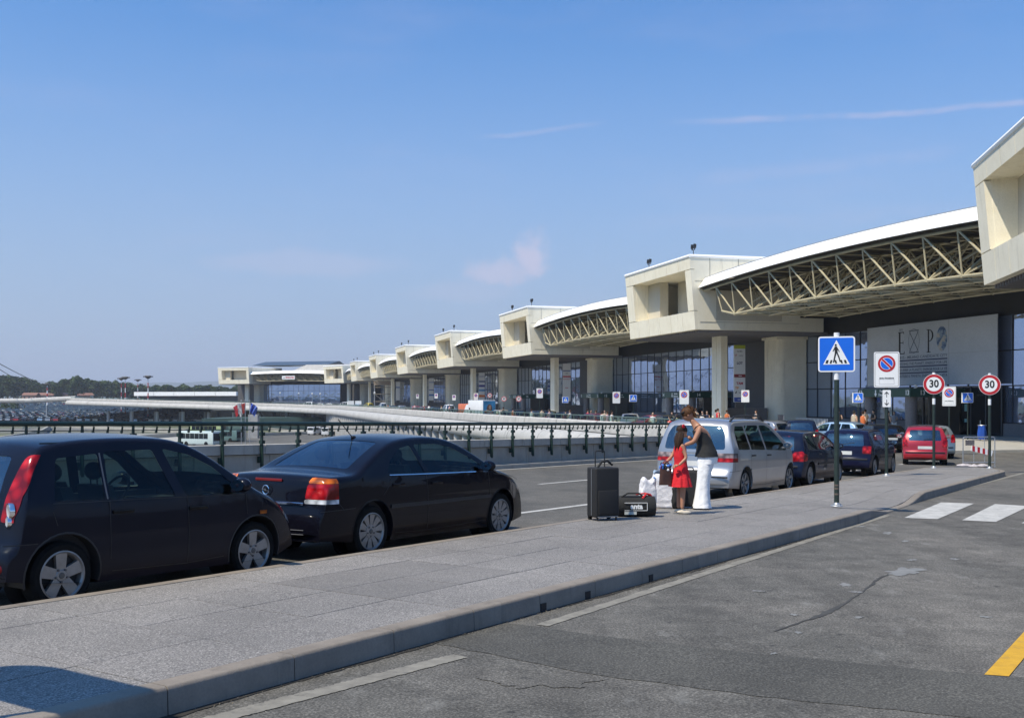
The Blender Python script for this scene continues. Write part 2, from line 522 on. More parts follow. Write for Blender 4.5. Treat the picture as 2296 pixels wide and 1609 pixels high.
def text(s, size, m, parent, loc, rot, bold=0.0, align='CENTER', name='lettering', sx=1.0, spacing=1.0):
    me = text_mesh(s, size, None, bold, align, spacing)
    if me.users and len(me.materials) and me.materials[0] != m: me = me.copy(); me.materials.clear()
    if not len(me.materials): me.materials.append(m)
    o = linkobj(name, me, parent, loc, rot); o.scale = (sx, 1, 1)
    return o
def evalmesh(o, name):
    bpy.context.view_layer.update()
    me = bpy.data.meshes.new_from_object(o.evaluated_get(bpy.context.evaluated_depsgraph_get()))
    me.name = name
    return me
def skin(name, verts, edges, radii, m, parent=None, sub=2, loc=(0, 0, 0), root=0):
    me = bpy.data.meshes.new(name); me.from_pydata(verts, edges, [])
    o = bpy.data.objects.new(name, me); C.objects.link(o)
    o.modifiers.new('s', 'SKIN').use_smooth_shade = True
    if not me.skin_vertices: bpy.ops.object.select_all(action='DESELECT')
    for i, r in enumerate(radii):
        sv = me.skin_vertices[0].data[i]
        sv.radius = (r, r) if not isinstance(r, tuple) else r
        sv.use_root = (i == root)
    md = o.modifiers.new('b', 'SUBSURF'); md.levels = sub; md.render_levels = sub
    out = evalmesh(o, name)
    bpy.data.objects.remove(o)
    out.materials.clear(); out.materials.append(m)
    out.polygons.foreach_set('use_smooth', [True]*len(out.polygons))
    return linkobj(name, out, parent, loc)
# ------------------------------------------------------------------ terrain
LOW = -6.5
def low_z(x, y):
    d = math.hypot(x, y)
    if d < 300: return LOW
    if d < 640: return LOW+5.0*(d-300)/340
    if d < 690: return -1.5+3.8*(d-640)/50
    return 2.3
def lowp(px, py, z=LOW):
    d = F*(EYE-z)/(py-HY)
    return Vector(((px-CX)/F*d, d, z))
m, nt, b = newmat('lower_ground')
p = wpos(nt)
c = ramp(nt, noise_(nt, .012, 6, .6, p), [(.35, (.055, .075, .03)), (.5, (.10, .105, .06)), (.62, (.15, .145, .13))])
c = mixc(nt, c, ramp(nt, noise_(nt, .5, 5, .7, p), [(.3, .7), (.7, 1.3)]), 1, 'MULTIPLY')
nt.links.new(c, b.inputs['Base Color']); b.inputs['Roughness'].default_value = .95
M_ground = m
mb = MB()
rad = [0, 60, 120, 200, 260, 300, 350, 400, 450, 500, 560, 640, 660, 690, 800, 1100, 1800, 4000, 9000, 20000]
NA = 96
vs = []; fs = []
for r in rad:
    for i in range(NA):
        a = 2*PI*i/NA
        vs.append((r*math.sin(a), r*math.cos(a), low_z(r*math.sin(a), r*math.cos(a))))
for k in range(len(rad)-1):
    for i in range(NA):
        j = (i+1) % NA
        fs.append((k*NA+i, k*NA+j, (k+1)*NA+j, (k+1)*NA+i))
mb.add(vs, fs)
tag(mb.build('ground', M_ground), kind='structure')

# distant hills
def hills(name, d0, hmax, seed, x0, x1, dep):
    rnd = random.Random(seed)
    ph = [(rnd.uniform(.4, 5), rnd.uniform(0, 6), rnd.uniform(.2, 1)) for _ in range(9)]
    def hh(u):
        v = sum(a*math.sin(f*u*6+q) for f, q, a in ph)/2.2
        return max(.12, .55+.30*v)*hmax
    mb = MB()
    mb.grid(lambda u, v: (x0+(x1-x0)*u, d0+dep*v*2, 2+hh(u)*math.sin(PI*min(1, v*1.0)) + (6*math.sin(90*u+30*v) if 0 < v < 1 else 0)), 160, 9)
    tag(mb.build(name, mat('hill_forest', (.045, .065, .04), .95, var=.3, vscale=.004), smooth=True, ang=80), kind='structure')
hills('hills', 6200, 150, 3, -7000, 1500, 900)
hills('hills', 7600, 210, 8, -6000, 2500, 900)

# ------------------------------------------------------------------ upper deck (forecourt)
EX = 26.6
corner = Rw(-20.6, 54.4)
def bez(a, b, c, n):
    return [(a*(1-t)**2+b*2*t*(1-t)+c*t*t) for t in [i/n for i in range(n+1)]]
P0, P2 = Rw(-20.6, 43), Tw(EX, 63)
fil = [Vector((p.x, p.y, 0)) for p in bez(Vector((P0.x, P0.y, 0)), Vector((corner.x, corner.y, 0)), Vector((P2.x, P2.y, 0)), 10)]
def pxd(px, d): return Vector(((px-CX)/F*d, d, 0))
bend = bez(Tw(EX, 270), Tw(EX, 303), pxd(650, 318), 8)
left = [pxd(480, 335), pxd(320, 350), pxd(210, 363), pxd(160, 370)]
edge = fil+[Tw(EX, y) for y in range(75, 266, 10)]+bend+left
def deck_z(x, y):
    z = zr(toR(x, y)[1]) if math.hypot(x, y) < 140 and x > -25 else 0
    if x < -55: z += min(1.0, (-55-x)/97)*2.1
    return z
bm = bmesh.new()
poly = [Rw(-20.6, -45)]+edge+[Vector((-158, 384, 0)), Vector((-170, 520, 0)), Vector((20, 560, 0)), Tw(150, 430), Tw(150, -60), Rw(80, -45)]
vv = [bm.verts.new((p.x, p.y, 0)) for p in poly]
bm.faces.new(vv)
def bis(co, no):
    bmesh.ops.bisect_plane(bm, geom=list(bm.verts)+list(bm.edges)+list(bm.faces), plane_co=co, plane_no=no)
k = Rw(0, 51.3); bis((k.x, k.y, 0), (st, ct, 0))
for xx in (-55, -80, -110, -152): bis((xx, 0, 0), (1, 0, 0))
k = Rw(-19.95, 0)
bmesh.ops.triangulate(bm, faces=bm.faces)
for v in bm.verts:
    X, Y = toR(v.co.x, v.co.y)
    v.co.z = .98-GR*Y if Y < 51.3 and v.co.y < 150 else (deck_z(v.co.x, v.co.y) if v.co.x < -40 else 0)
bmesh.ops.recalc_face_normals(bm, faces=bm.faces)
me = bpy.data.meshes.new('forecourt_road'); bm.to_mesh(me); bm.free(); me.materials.append(M_asph)
tag(linkobj('forecourt_road', me), kind='structure')

def rsheet(name, pts, m, z=.004, par=None):          # flat sheet on the inclined road, world xy points
    mb = MB()
    mb.add([(q[0], q[1], (.98-GR*toR(q[0], q[1])[1] if toR(q[0], q[1])[1] < 51.3 else 0)+z) for q in pts], [tuple(range(len(pts)))])
    return tag(mb.build(name, m, par), kind='structure')
def rrect(name, X0, X1, Y0, Y1, m, z=.004):
    return rsheet(name, [Rw(X0, Y0), Rw(X1, Y0), Rw(X1, Y1), Rw(X0, Y1)], m, z)
# the lane beyond the island is a paler asphalt
rrect('road_lane', -19.95, -8.2, -40, 51.2, M_asph2, .004)
# markings
for i, (X, w, Y0, Y1) in enumerate([(-19.2, .14, -40, 50), ]):
    rrect('edge_line', X-w/2, X+w/2, Y0, Y1, M_line, .009)
for k in range(-3, 8):
    Y = 23.1+7.5*k*.9
    if Y < 50: rrect('lane_dash', -14.47, -14.33, Y, Y+2.6, M_line, .009)
for k in range(-3, 9):
    Y = 15.4+4.6*k
    if Y < 48: rrect('parking_dash', -10.42, -10.27, Y, Y+3.4, M_line, .009)
def wavy(pa, pb, w, n, amp, seed, name, m, z):
    rnd = random.Random(seed); L = []; Rr = []
    for i in range(n+1):
        t = i/n; q = pa.lerp(pb, t); d = (pb-pa).normalized(); nrm = Vector((-d.y, d.x, 0))
        L.append(q+nrm*(w/2+rnd.uniform(-amp, amp))); Rr.append(q-nrm*(w/2+rnd.uniform(-amp, amp)*.5))
    return rsheet(name, L+Rr[::-1], m, z)
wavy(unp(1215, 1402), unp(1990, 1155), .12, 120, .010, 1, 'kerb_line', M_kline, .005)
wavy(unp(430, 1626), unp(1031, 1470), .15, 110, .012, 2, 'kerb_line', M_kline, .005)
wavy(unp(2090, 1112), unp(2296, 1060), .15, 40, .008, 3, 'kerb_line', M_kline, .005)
M_grime_shade = mat('gutter_dirt_shade', (.022, .020, .017), .95, 0, .4, 12)  # kerb-foot band: real dirt, with the kerb's shadow put into its dark colour
def grime(Y0, Y1, w, seed):  # lays the dirt-and-shadow band along the kerb foot
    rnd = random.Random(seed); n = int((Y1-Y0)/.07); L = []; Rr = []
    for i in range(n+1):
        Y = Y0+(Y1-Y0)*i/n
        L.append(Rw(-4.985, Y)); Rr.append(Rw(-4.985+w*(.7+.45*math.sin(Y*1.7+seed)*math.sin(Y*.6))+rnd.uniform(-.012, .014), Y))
    rsheet('gutter_dirt_shade', L+Rr[::-1], M_grime_shade, .0048)
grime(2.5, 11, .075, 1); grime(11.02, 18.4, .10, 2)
def crosses(pts, name):
    rsheet(name, [unp(*q) for q in pts], M_line, .007)
crosses([(2027, 1161), (2102, 1163.8), (2184, 1128.8), (2110, 1126.3)], 'zebra_stripe')
crosses([(2157, 1166.3), (2233, 1170), (2308, 1134.5), (2213+18, 1130)], 'zebra_stripe')
crosses([(2290, 1173), (2375, 1177), (2450, 1140), (2370, 1136)], 'zebra_stripe')
crosses([(2430, 1180), (2520, 1184), (2590, 1146), (2500, 1142)], 'zebra_stripe')
ya, yb = unp(2207, 1513), unp(2262, 1517)
yd = Vector((st, ct, 0))
ye = [ya, yb, yb+yd*2.4, ya+yd*2.4]
rsheet('yellow_marking', ye, M_yel, .007)
# asphalt trench repair crossing the near lane
tr = [(1085, 1388), (1395, 1431), (1700, 1465), (2100, 1503), (2420, 1530), (2420, 1635), (2006, 1592), (1700, 1560), (1342, 1514), (1120, 1470), (980, 1444)]
pts = []
for (q0, q1) in zip(tr, tr[1:]+tr[:1]):
    for i in range(6):
        u = i/6
        w_ = unp(q0[0]+(q1[0]-q0[0])*u, q0[1]+(q1[1]-q0[1])*u)
        pts.append(w_+Vector((random.uniform(-.012, .012), random.uniform(-.02, .02), 0)))
rsheet('trench_patch', pts, M_patch, .0035)
def blotch(px, py, rx, ry, m, seed, name, z=.0045):
    rnd = random.Random(seed); n = 40; ph = [rnd.uniform(0, 6) for _ in range(6)]
    q = []
    for i in range(n):
        a = 2*PI*i/n
        r = 1+.28*math.sin(2*a+ph[0])+.2*math.sin(5*a+ph[1])+.14*math.sin(9*a+ph[2])+.08*math.sin(14*a+ph[3])
        q.append(unp(px+rx*r*math.cos(a), py+ry*r*math.sin(a)))
    return rsheet(name, q, m, z)
M_scuff = asphalt('asphalt_scuff', .095, .004, .8)
M_crack = mat('tar_crack', (.046, .045, .042), .9, 0, .3, 6)
blotch(1215, 1527, 95, 17, M_scuff, 3, 'pale_repair')
M_paint_chip = stone('worn_filler', (.15, .15, .145), (.22, .22, .21), .4, 5)
blotch(2030, 1281, 42, 7, M_paint_chip, 5, 'filler_patch')
for i, (x, y, a, c_) in enumerate([(1895, 1311, 14, 3), (1920, 1327, 12, 2), (1780, 1378, 9, 2), (1790, 1418, 9, 2), (1925, 1384, 11, 2), (2045, 1255, 9, 2),
                                    (1990, 1195, 12, 2), (2030, 1213, 9, 1.6), (1700, 1325, 12, 1.5), (1930, 1180, 10, 1.5), (1735, 1465, 7, 2), (2210, 1383, 13, 2), (2140, 1253, 9, 2)]):
    blotch(x, y, a, c_, M_paint_chip, 20+i, 'filler_patch')
cr = [(1735, 1415), (1780, 1400), (1830, 1383), (1880, 1362), (1920, 1335), (1950, 1315), (1972, 1296), (2000, 1285)]
up, dn = [], []
rnd = random.Random(9)
for i in range(len(cr)-1):
    for k in range(6):
        u = k/6; x = cr[i][0]+(cr[i+1][0]-cr[i][0])*u; y = cr[i][1]+(cr[i+1][1]-cr[i][1])*u
        w = 4.6*(1-abs((i+u)/7-.45)*1.3)*rnd.uniform(.5, 1.5)
        up.append(unp(x+rnd.uniform(-3, 3), y-w*rnd.uniform(.4, 1.2))); dn.append(unp(x+rnd.uniform(-3, 3), y+w*rnd.uniform(.4, 1.2)))
rsheet('asphalt_crack', up+dn[::-1], M_crack, .0042)

# ------------------------------------------------------------------ island pavement with kerbs
KH = .165
isl = empty('pavement', Rw(-6.5, 18))
tag(isl, kind='structure')
isl.rotation_euler = (0, 0, 0)
base = Rw(-6.5, 18)
def ipar(o):
    o.parent = isl; o.matrix_parent_inverse = Matrix.Translation(-base); return o
def rightX(Y):
    if Y < 18: return -4.98
    if Y < 24.5: return -4.98-.34*(Y-18)/6.5
    if Y < 36: return -5.32-.22*(Y-24.5)/11.5
    return -5.54-1.4*((Y-36)/3.4)**2.2
def leftX(Y):
    return -8.12 if Y < 37 else -8.12+1.0*((Y-37)/2.4)**2
def kerbz(Y):                       # dropped kerb at the crossing
    for a, b, c_, d in ((18.9, 20.6, 22.7, 24.3),):
        if Y <= a or Y >= d: return KH
        if Y < b: return KH+(0.02-KH)*(Y-a)/(b-a)
        if Y > c_: return .02+(KH-.02)*(Y-c_)/(d-c_)
        return .02
    return KH
def top_z(X, Y):
    w = min(1, max(0, (X+7.4)/(rightX(Y)+7.4)))
    return KH*(1-w)+kerbz(Y)*w
YE = 39.4
def kstone(Y0, Y1, side, name='kerb_stone'):
    n = max(1, int((Y1-Y0)/.5)); mb = MB()
    fn = rightX if side > 0 else leftX
    W_ = .15
    prof = []
    g_ = .004
    rings = []
    for i in range(n+1):
        Y = Y0+g_+(Y1-Y0-2*g_)*i/n
        xo = fn(Y); xi = xo-side*W_
        z = kerbz(Y) if side > 0 else KH
        r = .022; b_ = -.05
        q = [(xi, b_), (xi, z+.003), (xo-side*r, z+.003), (xo-side*r*.3, z+.003-r*.35), (xo, z-r), (xo+side*.006, b_)]
        rings.append([Rw(x, Y, zz) for x, zz in q])
    vs = [p for r in rings for p in r]; k = 6; fs = []
    for i in range(n):
        for j in range(k): fs.append((i*k+j, i*k+(j+1) % k, (i+1)*k+(j+1) % k, (i+1)*k+j))
    fs += [tuple(range(k)), tuple(range(n*k, n*k+k))]
    mb.add([(v.x, v.y, v.z) for v in vs], fs)
    return ipar(mb.build(name, M_kerb, smooth=True, ang=50))
Y = -10.0
while Y < YE-.9:
    kstone(Y, min(Y+1.0, YE), 1); Y += 1.0
Y = -10.0
while Y < YE-.9:
    kstone(Y, min(Y+1.0, YE), -1); Y += 1.0
# drain gaps in the kerb face
for yy in (8.05, 8.85, 10.2):
    mb = MB(); q = []
    for (x, z) in ((rightX(yy)-.05, .0), (rightX(yy)+.011, .0), (rightX(yy)+.011, .075), (rightX(yy)-.05, .075)):
        q.append((x, z))
    v = [Rw(x, yy-.045, z) for x, z in q]+[Rw(x, yy+.045, z) for x, z in q]
    mb.hexa(v); ipar(mb.build('drain_slot', M_dark))
# slabs
rows = 0
Y = -10.0; rnd = random.Random(4)
M_pav2 = M_paver
ncol = 4
slabcount = 0
while Y < YE-.3:
    L_ = 1.0
    Y1 = min(Y+L_, YE)
    for c_ in range(ncol):
        vs = []
        dzj = rnd.uniform(-.0015, .0015)
        g0 = .0035 if rnd.random() < .8 else .007
        for (yy, a) in ((Y+g0, 0), (Y+g0, 1), (Y1-g0, 1), (Y1-g0, 0)):
            xl, xr = leftX(yy)+.152, rightX(yy)-.153
            u = (c_+a)/ncol
            X = xl+(xr-xl)*u+(g0 if a == 0 else -g0)
            vs.append(Rw(X, yy, top_z(X, yy)+dzj))
        vs = [v-Vector((0, 0, .06)) for v in vs]+vs
        mb = MB(); mb.hexa(vs)
        if slabcount < 290: ipar(mb.build('paving_slab', M_paver2 if (6.9 < Y < 8.9 and c_ in (1, 2)) else M_paver))
        slabcount += 1
    Y += L_
# bedding below the joints and the rounded end of the island
mb = MB(); q = []
for i in range(60):
    Y = -10+(YE+10)*i/59; q.append(Rw(leftX(Y)+.1, Y, KH-.03))
q2 = []
for i in range(60):
    Y = -10+(YE+10)*i/59; q2.append(Rw(rightX(Y)-.1, Y, kerbz(Y)-.035))
vs = q+q2; mb.add(vs, [(i, 60+i, 61+i, i+1) for i in range(59)])
ipar(mb.build('joint_bed', mat('joint_sand', (.09, .085, .08), .95)))
mb = MB()
xa, xb = leftX(YE)-.02, rightX(YE)+.02
mb.hexa([Rw(xa, YE, -.05), Rw(xb, YE, -.05), Rw(xb-.2, YE+.16, -.05), Rw(xa+.2, YE+.16, -.05), Rw(xa, YE, KH), Rw(xb, YE, KH), Rw(xb-.2, YE+.16, KH), Rw(xa+.2, YE+.16, KH)])
ipar(mb.build('kerb_stone', M_kerb))
# grit in the gutter
rnd = random.Random(11); mb = MB()
for i in range(900):
    Y = rnd.uniform(4, 18); x = -4.96+abs(rnd.gauss(0, .045)); s = rnd.uniform(.003, .010)
    pz = Rw(x, Y, s*.4)
    mb.add([pz+Vector((rnd.uniform(-s, s), rnd.uniform(-s, s), rnd.uniform(0, s))) for _ in range(4)], [(0, 1, 2), (0, 2, 3), (0, 1, 3), (1, 2, 3)])
tag(mb.build('gutter_grit', mat('grit', (.16, .14, .11), .95, var=.5, vscale=40)), kind='stuff')
# pavement in front of the terminal
KX = 34.5
tpv = empty('terminal_pavement', Tw(45, 100)); tag(tpv, kind='structure')
mb = MB()
for (a, b_) in ((52, 90), (90, 130), (130, 180), (180, 240), (240, 372)):
    mb.box(KX, 54, a, b_, -.1, .15)
    break
mb = MB(); mb.box(KX+.3, 54, 46, 372, -.3, .15)
o = mb.build('terminal_slab', stone('pale_pavement', (.34, .325, .29), (.42, .40, .36), .3, 1), rot=(0, 0, TA)); o.parent = tpv; o.matrix_parent_inverse = Matrix.Translation(-Tw(45, 100))
for i in range(16):
    mb = MB(); y0 = 46+2.0*i*1.0
    mb.box(KX, KX+.298, y0+.006, y0+1.994, -.2, .152)
    o = mb.build('kerb_stone', M_kerb, rot=(0, 0, TA)); o.parent = tpv; o.matrix_parent_inverse = Matrix.Translation(-Tw(45, 100))
mb = MB(); mb.box(KX, KX+.298, 78, 372, -.2, .152)
o = mb.build('kerb_run', M_kerb, rot=(0, 0, TA)); tag(o, kind='stuff'); o.parent = tpv; o.matrix_parent_inverse = Matrix.Translation(-Tw(45, 100))

# ------------------------------------------------------------------ near parapet wall and railing
wp = Rw(-20, 20)
wall = empty('parapet_wall', wp, label='low beige concrete parapet wall with coping blocks along the far road edge', cat='wall')
def wpar(o, par, bp):
    o.parent = par; o.matrix_parent_inverse = Matrix.Translation(-bp); return o
def rpath(s):                     # arc-length-ish station -> (point on deck edge, direction); straight part then fillet
    if s <= 43: return Rw(-19.98, s), Vector((st, ct, 0))
    n = len(fil); L = 0
    r = s-43
    for a, b_ in zip(fil[:-1], fil[1:]):
        l = (b_-a).length
        if r <= l:
            d = (b_-a).normalized(); q = a.lerp(b_, r/l); nr = Vector((d.y, -d.x, 0))
            q = q+nr*.62; q.z = zr(toR(q.x, q.y)[1]); return q, d
        r -= l
    d = (fil[-1]-fil[-2]).normalized(); q = fil[-1]+d*r; nr = Vector((d.y, -d.x, 0)); q = q+nr*.62; q.z = 0
    return q, d
def wallseg(s0, s1, o0, o1, z0, z1, name, m, gap=.008, bevel=None):
    (a, da), (b_, db) = rpath(s0+gap), rpath(s1-gap)
    na, nb = Vector((-da.y, da.x, 0)), Vector((-db.y, db.x, 0))     # towards the void
    U = Vector((0, 0, 1)); mb = MB()
    mb.hexa([a+na*o0+U*z0, a+na*o1+U*z0, b_+nb*o1+U*z0, b_+nb*o0+U*z0, a+na*o0+U*z1, a+na*o1+U*z1, b_+nb*o1+U*z1, b_+nb*o0+U*z1])
    return wpar(mb.build(name, m), wall, wp)
s = -12.0
while s < 58:
    wallseg(s, s+2.4, .0, .28, .0, .70, 'wall_panel', M_wall, .012)
    wallseg(s-.25, s+2.15, -.10, .40, .72, .95, 'coping_block', M_coping, .010)
    wallseg(s, s+2.4, .03, .25, .699, .721, 'joint_strip', M_dark, 0) if False else None
    wallseg(s, s+2.4, -.55, -.002, -.02, .13, 'base_kerb', M_wall, .006)
    s += 2.4
wallseg(-12, 45, .06, .22, .0, .80, 'wall_core', M_dark, 0)
rl = empty('parapet_railing', wp, label='dark green steel railing with clamped posts standing on the near parapet wall', cat='railing')
mb = MB()
mb.box(-.012, .012, -.05, .03, .36, .62)
mb.prism([(-.05, .36), (.05, .40), (.055, 1.0), (.025, 1.42), (-.03, 1.42), (-.035, 1.0)], -.016, .016, 'x')
for z in (1.02, 1.22):
    mb.box(-.05, .05, -.06, .055, z-.045, z+.045)
mb.box(-.035, .035, .04, .13, .50, .66)
post_me = mb.mesh('post', M_green)
mb = MB(); mb.tube((0, .02, 1.30), (0, -.005, 1.41), .022, 6); mb.ball((0, .03, 1.295), .034, 8, 5)
hook_me = mb.mesh('hook', M_green, True)
def rp(s, o): 
    q, d = rpath(s); n = Vector((-d.y, d.x, 0)); return q+n*o, d
s = -10.2; k = 0
while s < 58:
    q, d = rp(s, -.16)
    o = linkobj('post', post_me, None, q, (0, 0, math.atan2(d.y, d.x)-PI/2+PI/2)); o.rotation_euler = (0, 0, math.atan2(d.y, d.x))
    wpar(o, rl, wp)
    for f_ in (.22, .5, .78):
        q, d = rp(s+1.26*f_, -.16)
        wpar(linkobj('hook', hook_me, None, q, (0, 0, math.atan2(d.y, d.x))), rl, wp)
    s += 1.26; k += 1
def rail_run(off, z, r, name, s0, s1, m, par, bp, step=4):
    mb = MB(); s = s0; pts = []
    while s <= s1: 
        q, d = rp(s, off); pts.append(q+Vector((0, 0, z))); s += step if s < 42 else 1.2
    mb.path(pts, r, 8)
    return wpar(mb.build(name, m, smooth=True), par, bp)
rail_run(-.16, 1.47, .052, 'handrail', -12, 59, M_green, rl, wp)
# the last bays carry no glass; thin wire below the handrail
rail_run(-.16, 1.33, .010, 'tension_wire', -12, 59, M_green, rl, wp)

# ------------------------------------------------------------------ far deck edge
def sweep(name, pts, prof, m, zf, parent=None, closed=False, smooth_=True, off=0.0):
    mb = MB(); n = len(pts); vs = []
    for i, q in enumerate(pts):
        a = pts[max(0, i-1)]; b_ = pts[min(n-1, i+1)]
        d = (b_-a).normalized(); nr = Vector((-d.y, d.x, 0))
        z = zf(q.x, q.y)
        for (o, zz) in prof: 
            w = q+nr*(o+off); vs.append((w.x, w.y, z+zz))
    k = len(prof); fs = []
    for i in range(n-1):
        for j in range(k-1 if not closed else k):
            fs.append((i*k+j, i*k+(j+1) % k, (i+1)*k+(j+1) % k, (i+1)*k+j))
    mb.add(vs, fs)
    return mb.build(name, m, parent, smooth=smooth_, ang=40)
dk = empty('deck_edge', Vector((0, 0, 0)), label='curved white concrete deck edge with stained parapet running below the terminal', cat='parapet')
ed = edge[2:]
sweep('parapet', ed, [(-.02, -.3), (0, 1.0), (.12, 1.10), (.5, 1.12), (.62, 1.02), (.72, .42), (.72, .25)], M_deckgrey, deck_z, dk)
sweep('gutter', ed, [(.72, .30), (1.15, .24)], M_soffit, deck_z, dk)  # ledge behind the fascia; its shadow put into the dark colour
FASC = [(1.10, .12), (1.14, .26), (1.35, .27), (1.85, .12), (2.2, -.2), (2.35, -.6), (2.35, -1.0), (2.15, -1.25), (1.6, -1.3), (-6, -1.3)]
sweep('fascia', ed, FASC, M_deckwhite, deck_z, dk)
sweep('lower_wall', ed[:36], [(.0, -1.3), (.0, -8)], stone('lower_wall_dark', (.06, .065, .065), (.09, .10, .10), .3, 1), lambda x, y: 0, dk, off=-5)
mb = MB()
for i_ in range(1, len(ed)-1):
    q = ed[i_]; d = (ed[i_+1]-ed[i_-1]).normalized(); nr = Vector((-d.y, d.x, 0)); z = deck_z(q.x, q.y)
    for pr in (FASC[:8], [(.12, 1.105), (.5, 1.125), (.625, 1.025), (.728, .42)]):
        vs = []
        for (o_, zz) in pr:
            w = q+nr*(o_+.012); vs += [(w-d*.03)+Vector((0, 0, z+zz+.008)), (w+d*.03)+Vector((0, 0, z+zz+.008))]
        mb.add(vs, [(2*k_, 2*k_+1, 2*k_+3, 2*k_+2) for k_ in range(len(pr)-1)])
mb.build('expansion_joint', M_dark, dk)
# railing on it
fr = empty('deck_railing', Vector((0, 0, 0)), label='green railing with glass infill on the far curved deck edge before the terminal', cat='railing')
sweep('glass_infill', ed, [(.22, 1.14), (.22, 1.42)], M_railglass, deck_z, fr)
mb = MB()
def offpts(pts, off):
    out = []
    for i, q in enumerate(pts):
        d = (pts[min(len(pts)-1, i+1)]-pts[max(0, i-1)]).normalized(); out.append(Vector((q.x-d.y*off, q.y+d.x*off, deck_z(q.x, q.y))))
    return out
op = offpts(ed, .22)
mb.path([q+Vector((0, 0, 1.47)) for q in op], .04, 6)
mb.build('handrail', mat('railing_green', (.10, .15, .13), .5), fr)
acc = []; tot = 0; postme = None
mbp = MB(); mbp.box(-.03, .03, -.03, .03, 1.05, 1.46); postme = mbp.mesh('post', MATS['railing_green'])
cnt = 0; rest = MB()
for a, b_ in zip(op[:-1], op[1:]):
    L_ = (b_-a).length; n = max(1, int(L_/1.5))
    for i in range(n):
        q = a.lerp(b_, i/n)
        if cnt < 110: linkobj('post', postme, fr, q)
        else: rest.box(q.x-.03, q.x+.03, q.y-.03, q.y+.03, q.z+1.05, q.z+1.46)
        cnt += 1
tag(rest.build('far_posts', MATS['railing_green'], fr), kind='stuff')
# columns below the deck
mbf = MB(); mbf.lathe([(.75, -7), (.75, -1.3)], 16); finme = mbf.mesh('pillar', M_fin, True)
y = 84.0
while y < 300:
    q = Tw(EX-1.3, y); linkobj('pillar', finme, dk, (q.x, q.y, 0)); y += 4.6
mbf = MB(); mbf.lathe([(.55, -7), (.55, -1.3)], 12); pme = mbf.mesh('pillar', M_fin, True)
Lp = [pxd(700, 312), pxd(641, 320), pxd(580, 326), pxd(522, 331), pxd(466, 337), pxd(408, 342), pxd(350, 348), pxd(293, 354), pxd(240, 360)]
for q in Lp:
    linkobj('pillar', pme, dk, (q.x, q.y+1.2, 0))
for q in Lp[4:-1]:
    linkobj('pillar', pme, dk, (q.x-4.2, q.y+12, 0))
q = pxd(105, 380); mbf = MB(); mbf.tube((q.x, q.y, -7), (q.x, q.y, .6), .28, 8); mbf.build('pipe_post', M_galv, dk)
mb = MB()
a, b_ = pxd(470, 341), pxd(760, 318)
mb.hexa([a+Vector((0, 0, -7)), b_+Vector((0, 0, -7)), b_+Vector((0, 14, -7)), a+Vector((0, 14, -7)), a+Vector((0, 0, -.9)), b_+Vector((0, 0, -1.35)), b_+Vector((0, 14, -1.35)), a+Vector((0, 14, -.9))])
tag(mb.build('arrivals_front', mat('dark_lower_glazing', (.012, .014, .018), .12, 0, .2)), 'dark glazed arrivals front under the elevated deck on the left', 'building')
# ------------------------------------------------------------------ terminal
tb = Tw(45, 150)
term = empty('terminal_building', tb, TA, 'long airport terminal with cream concrete boxes, arched white roofs and steel space frames', 'building')
TI = (-45, -150, 0)
def tl(X, Y, z=0): return (X-45, Y-150, z)
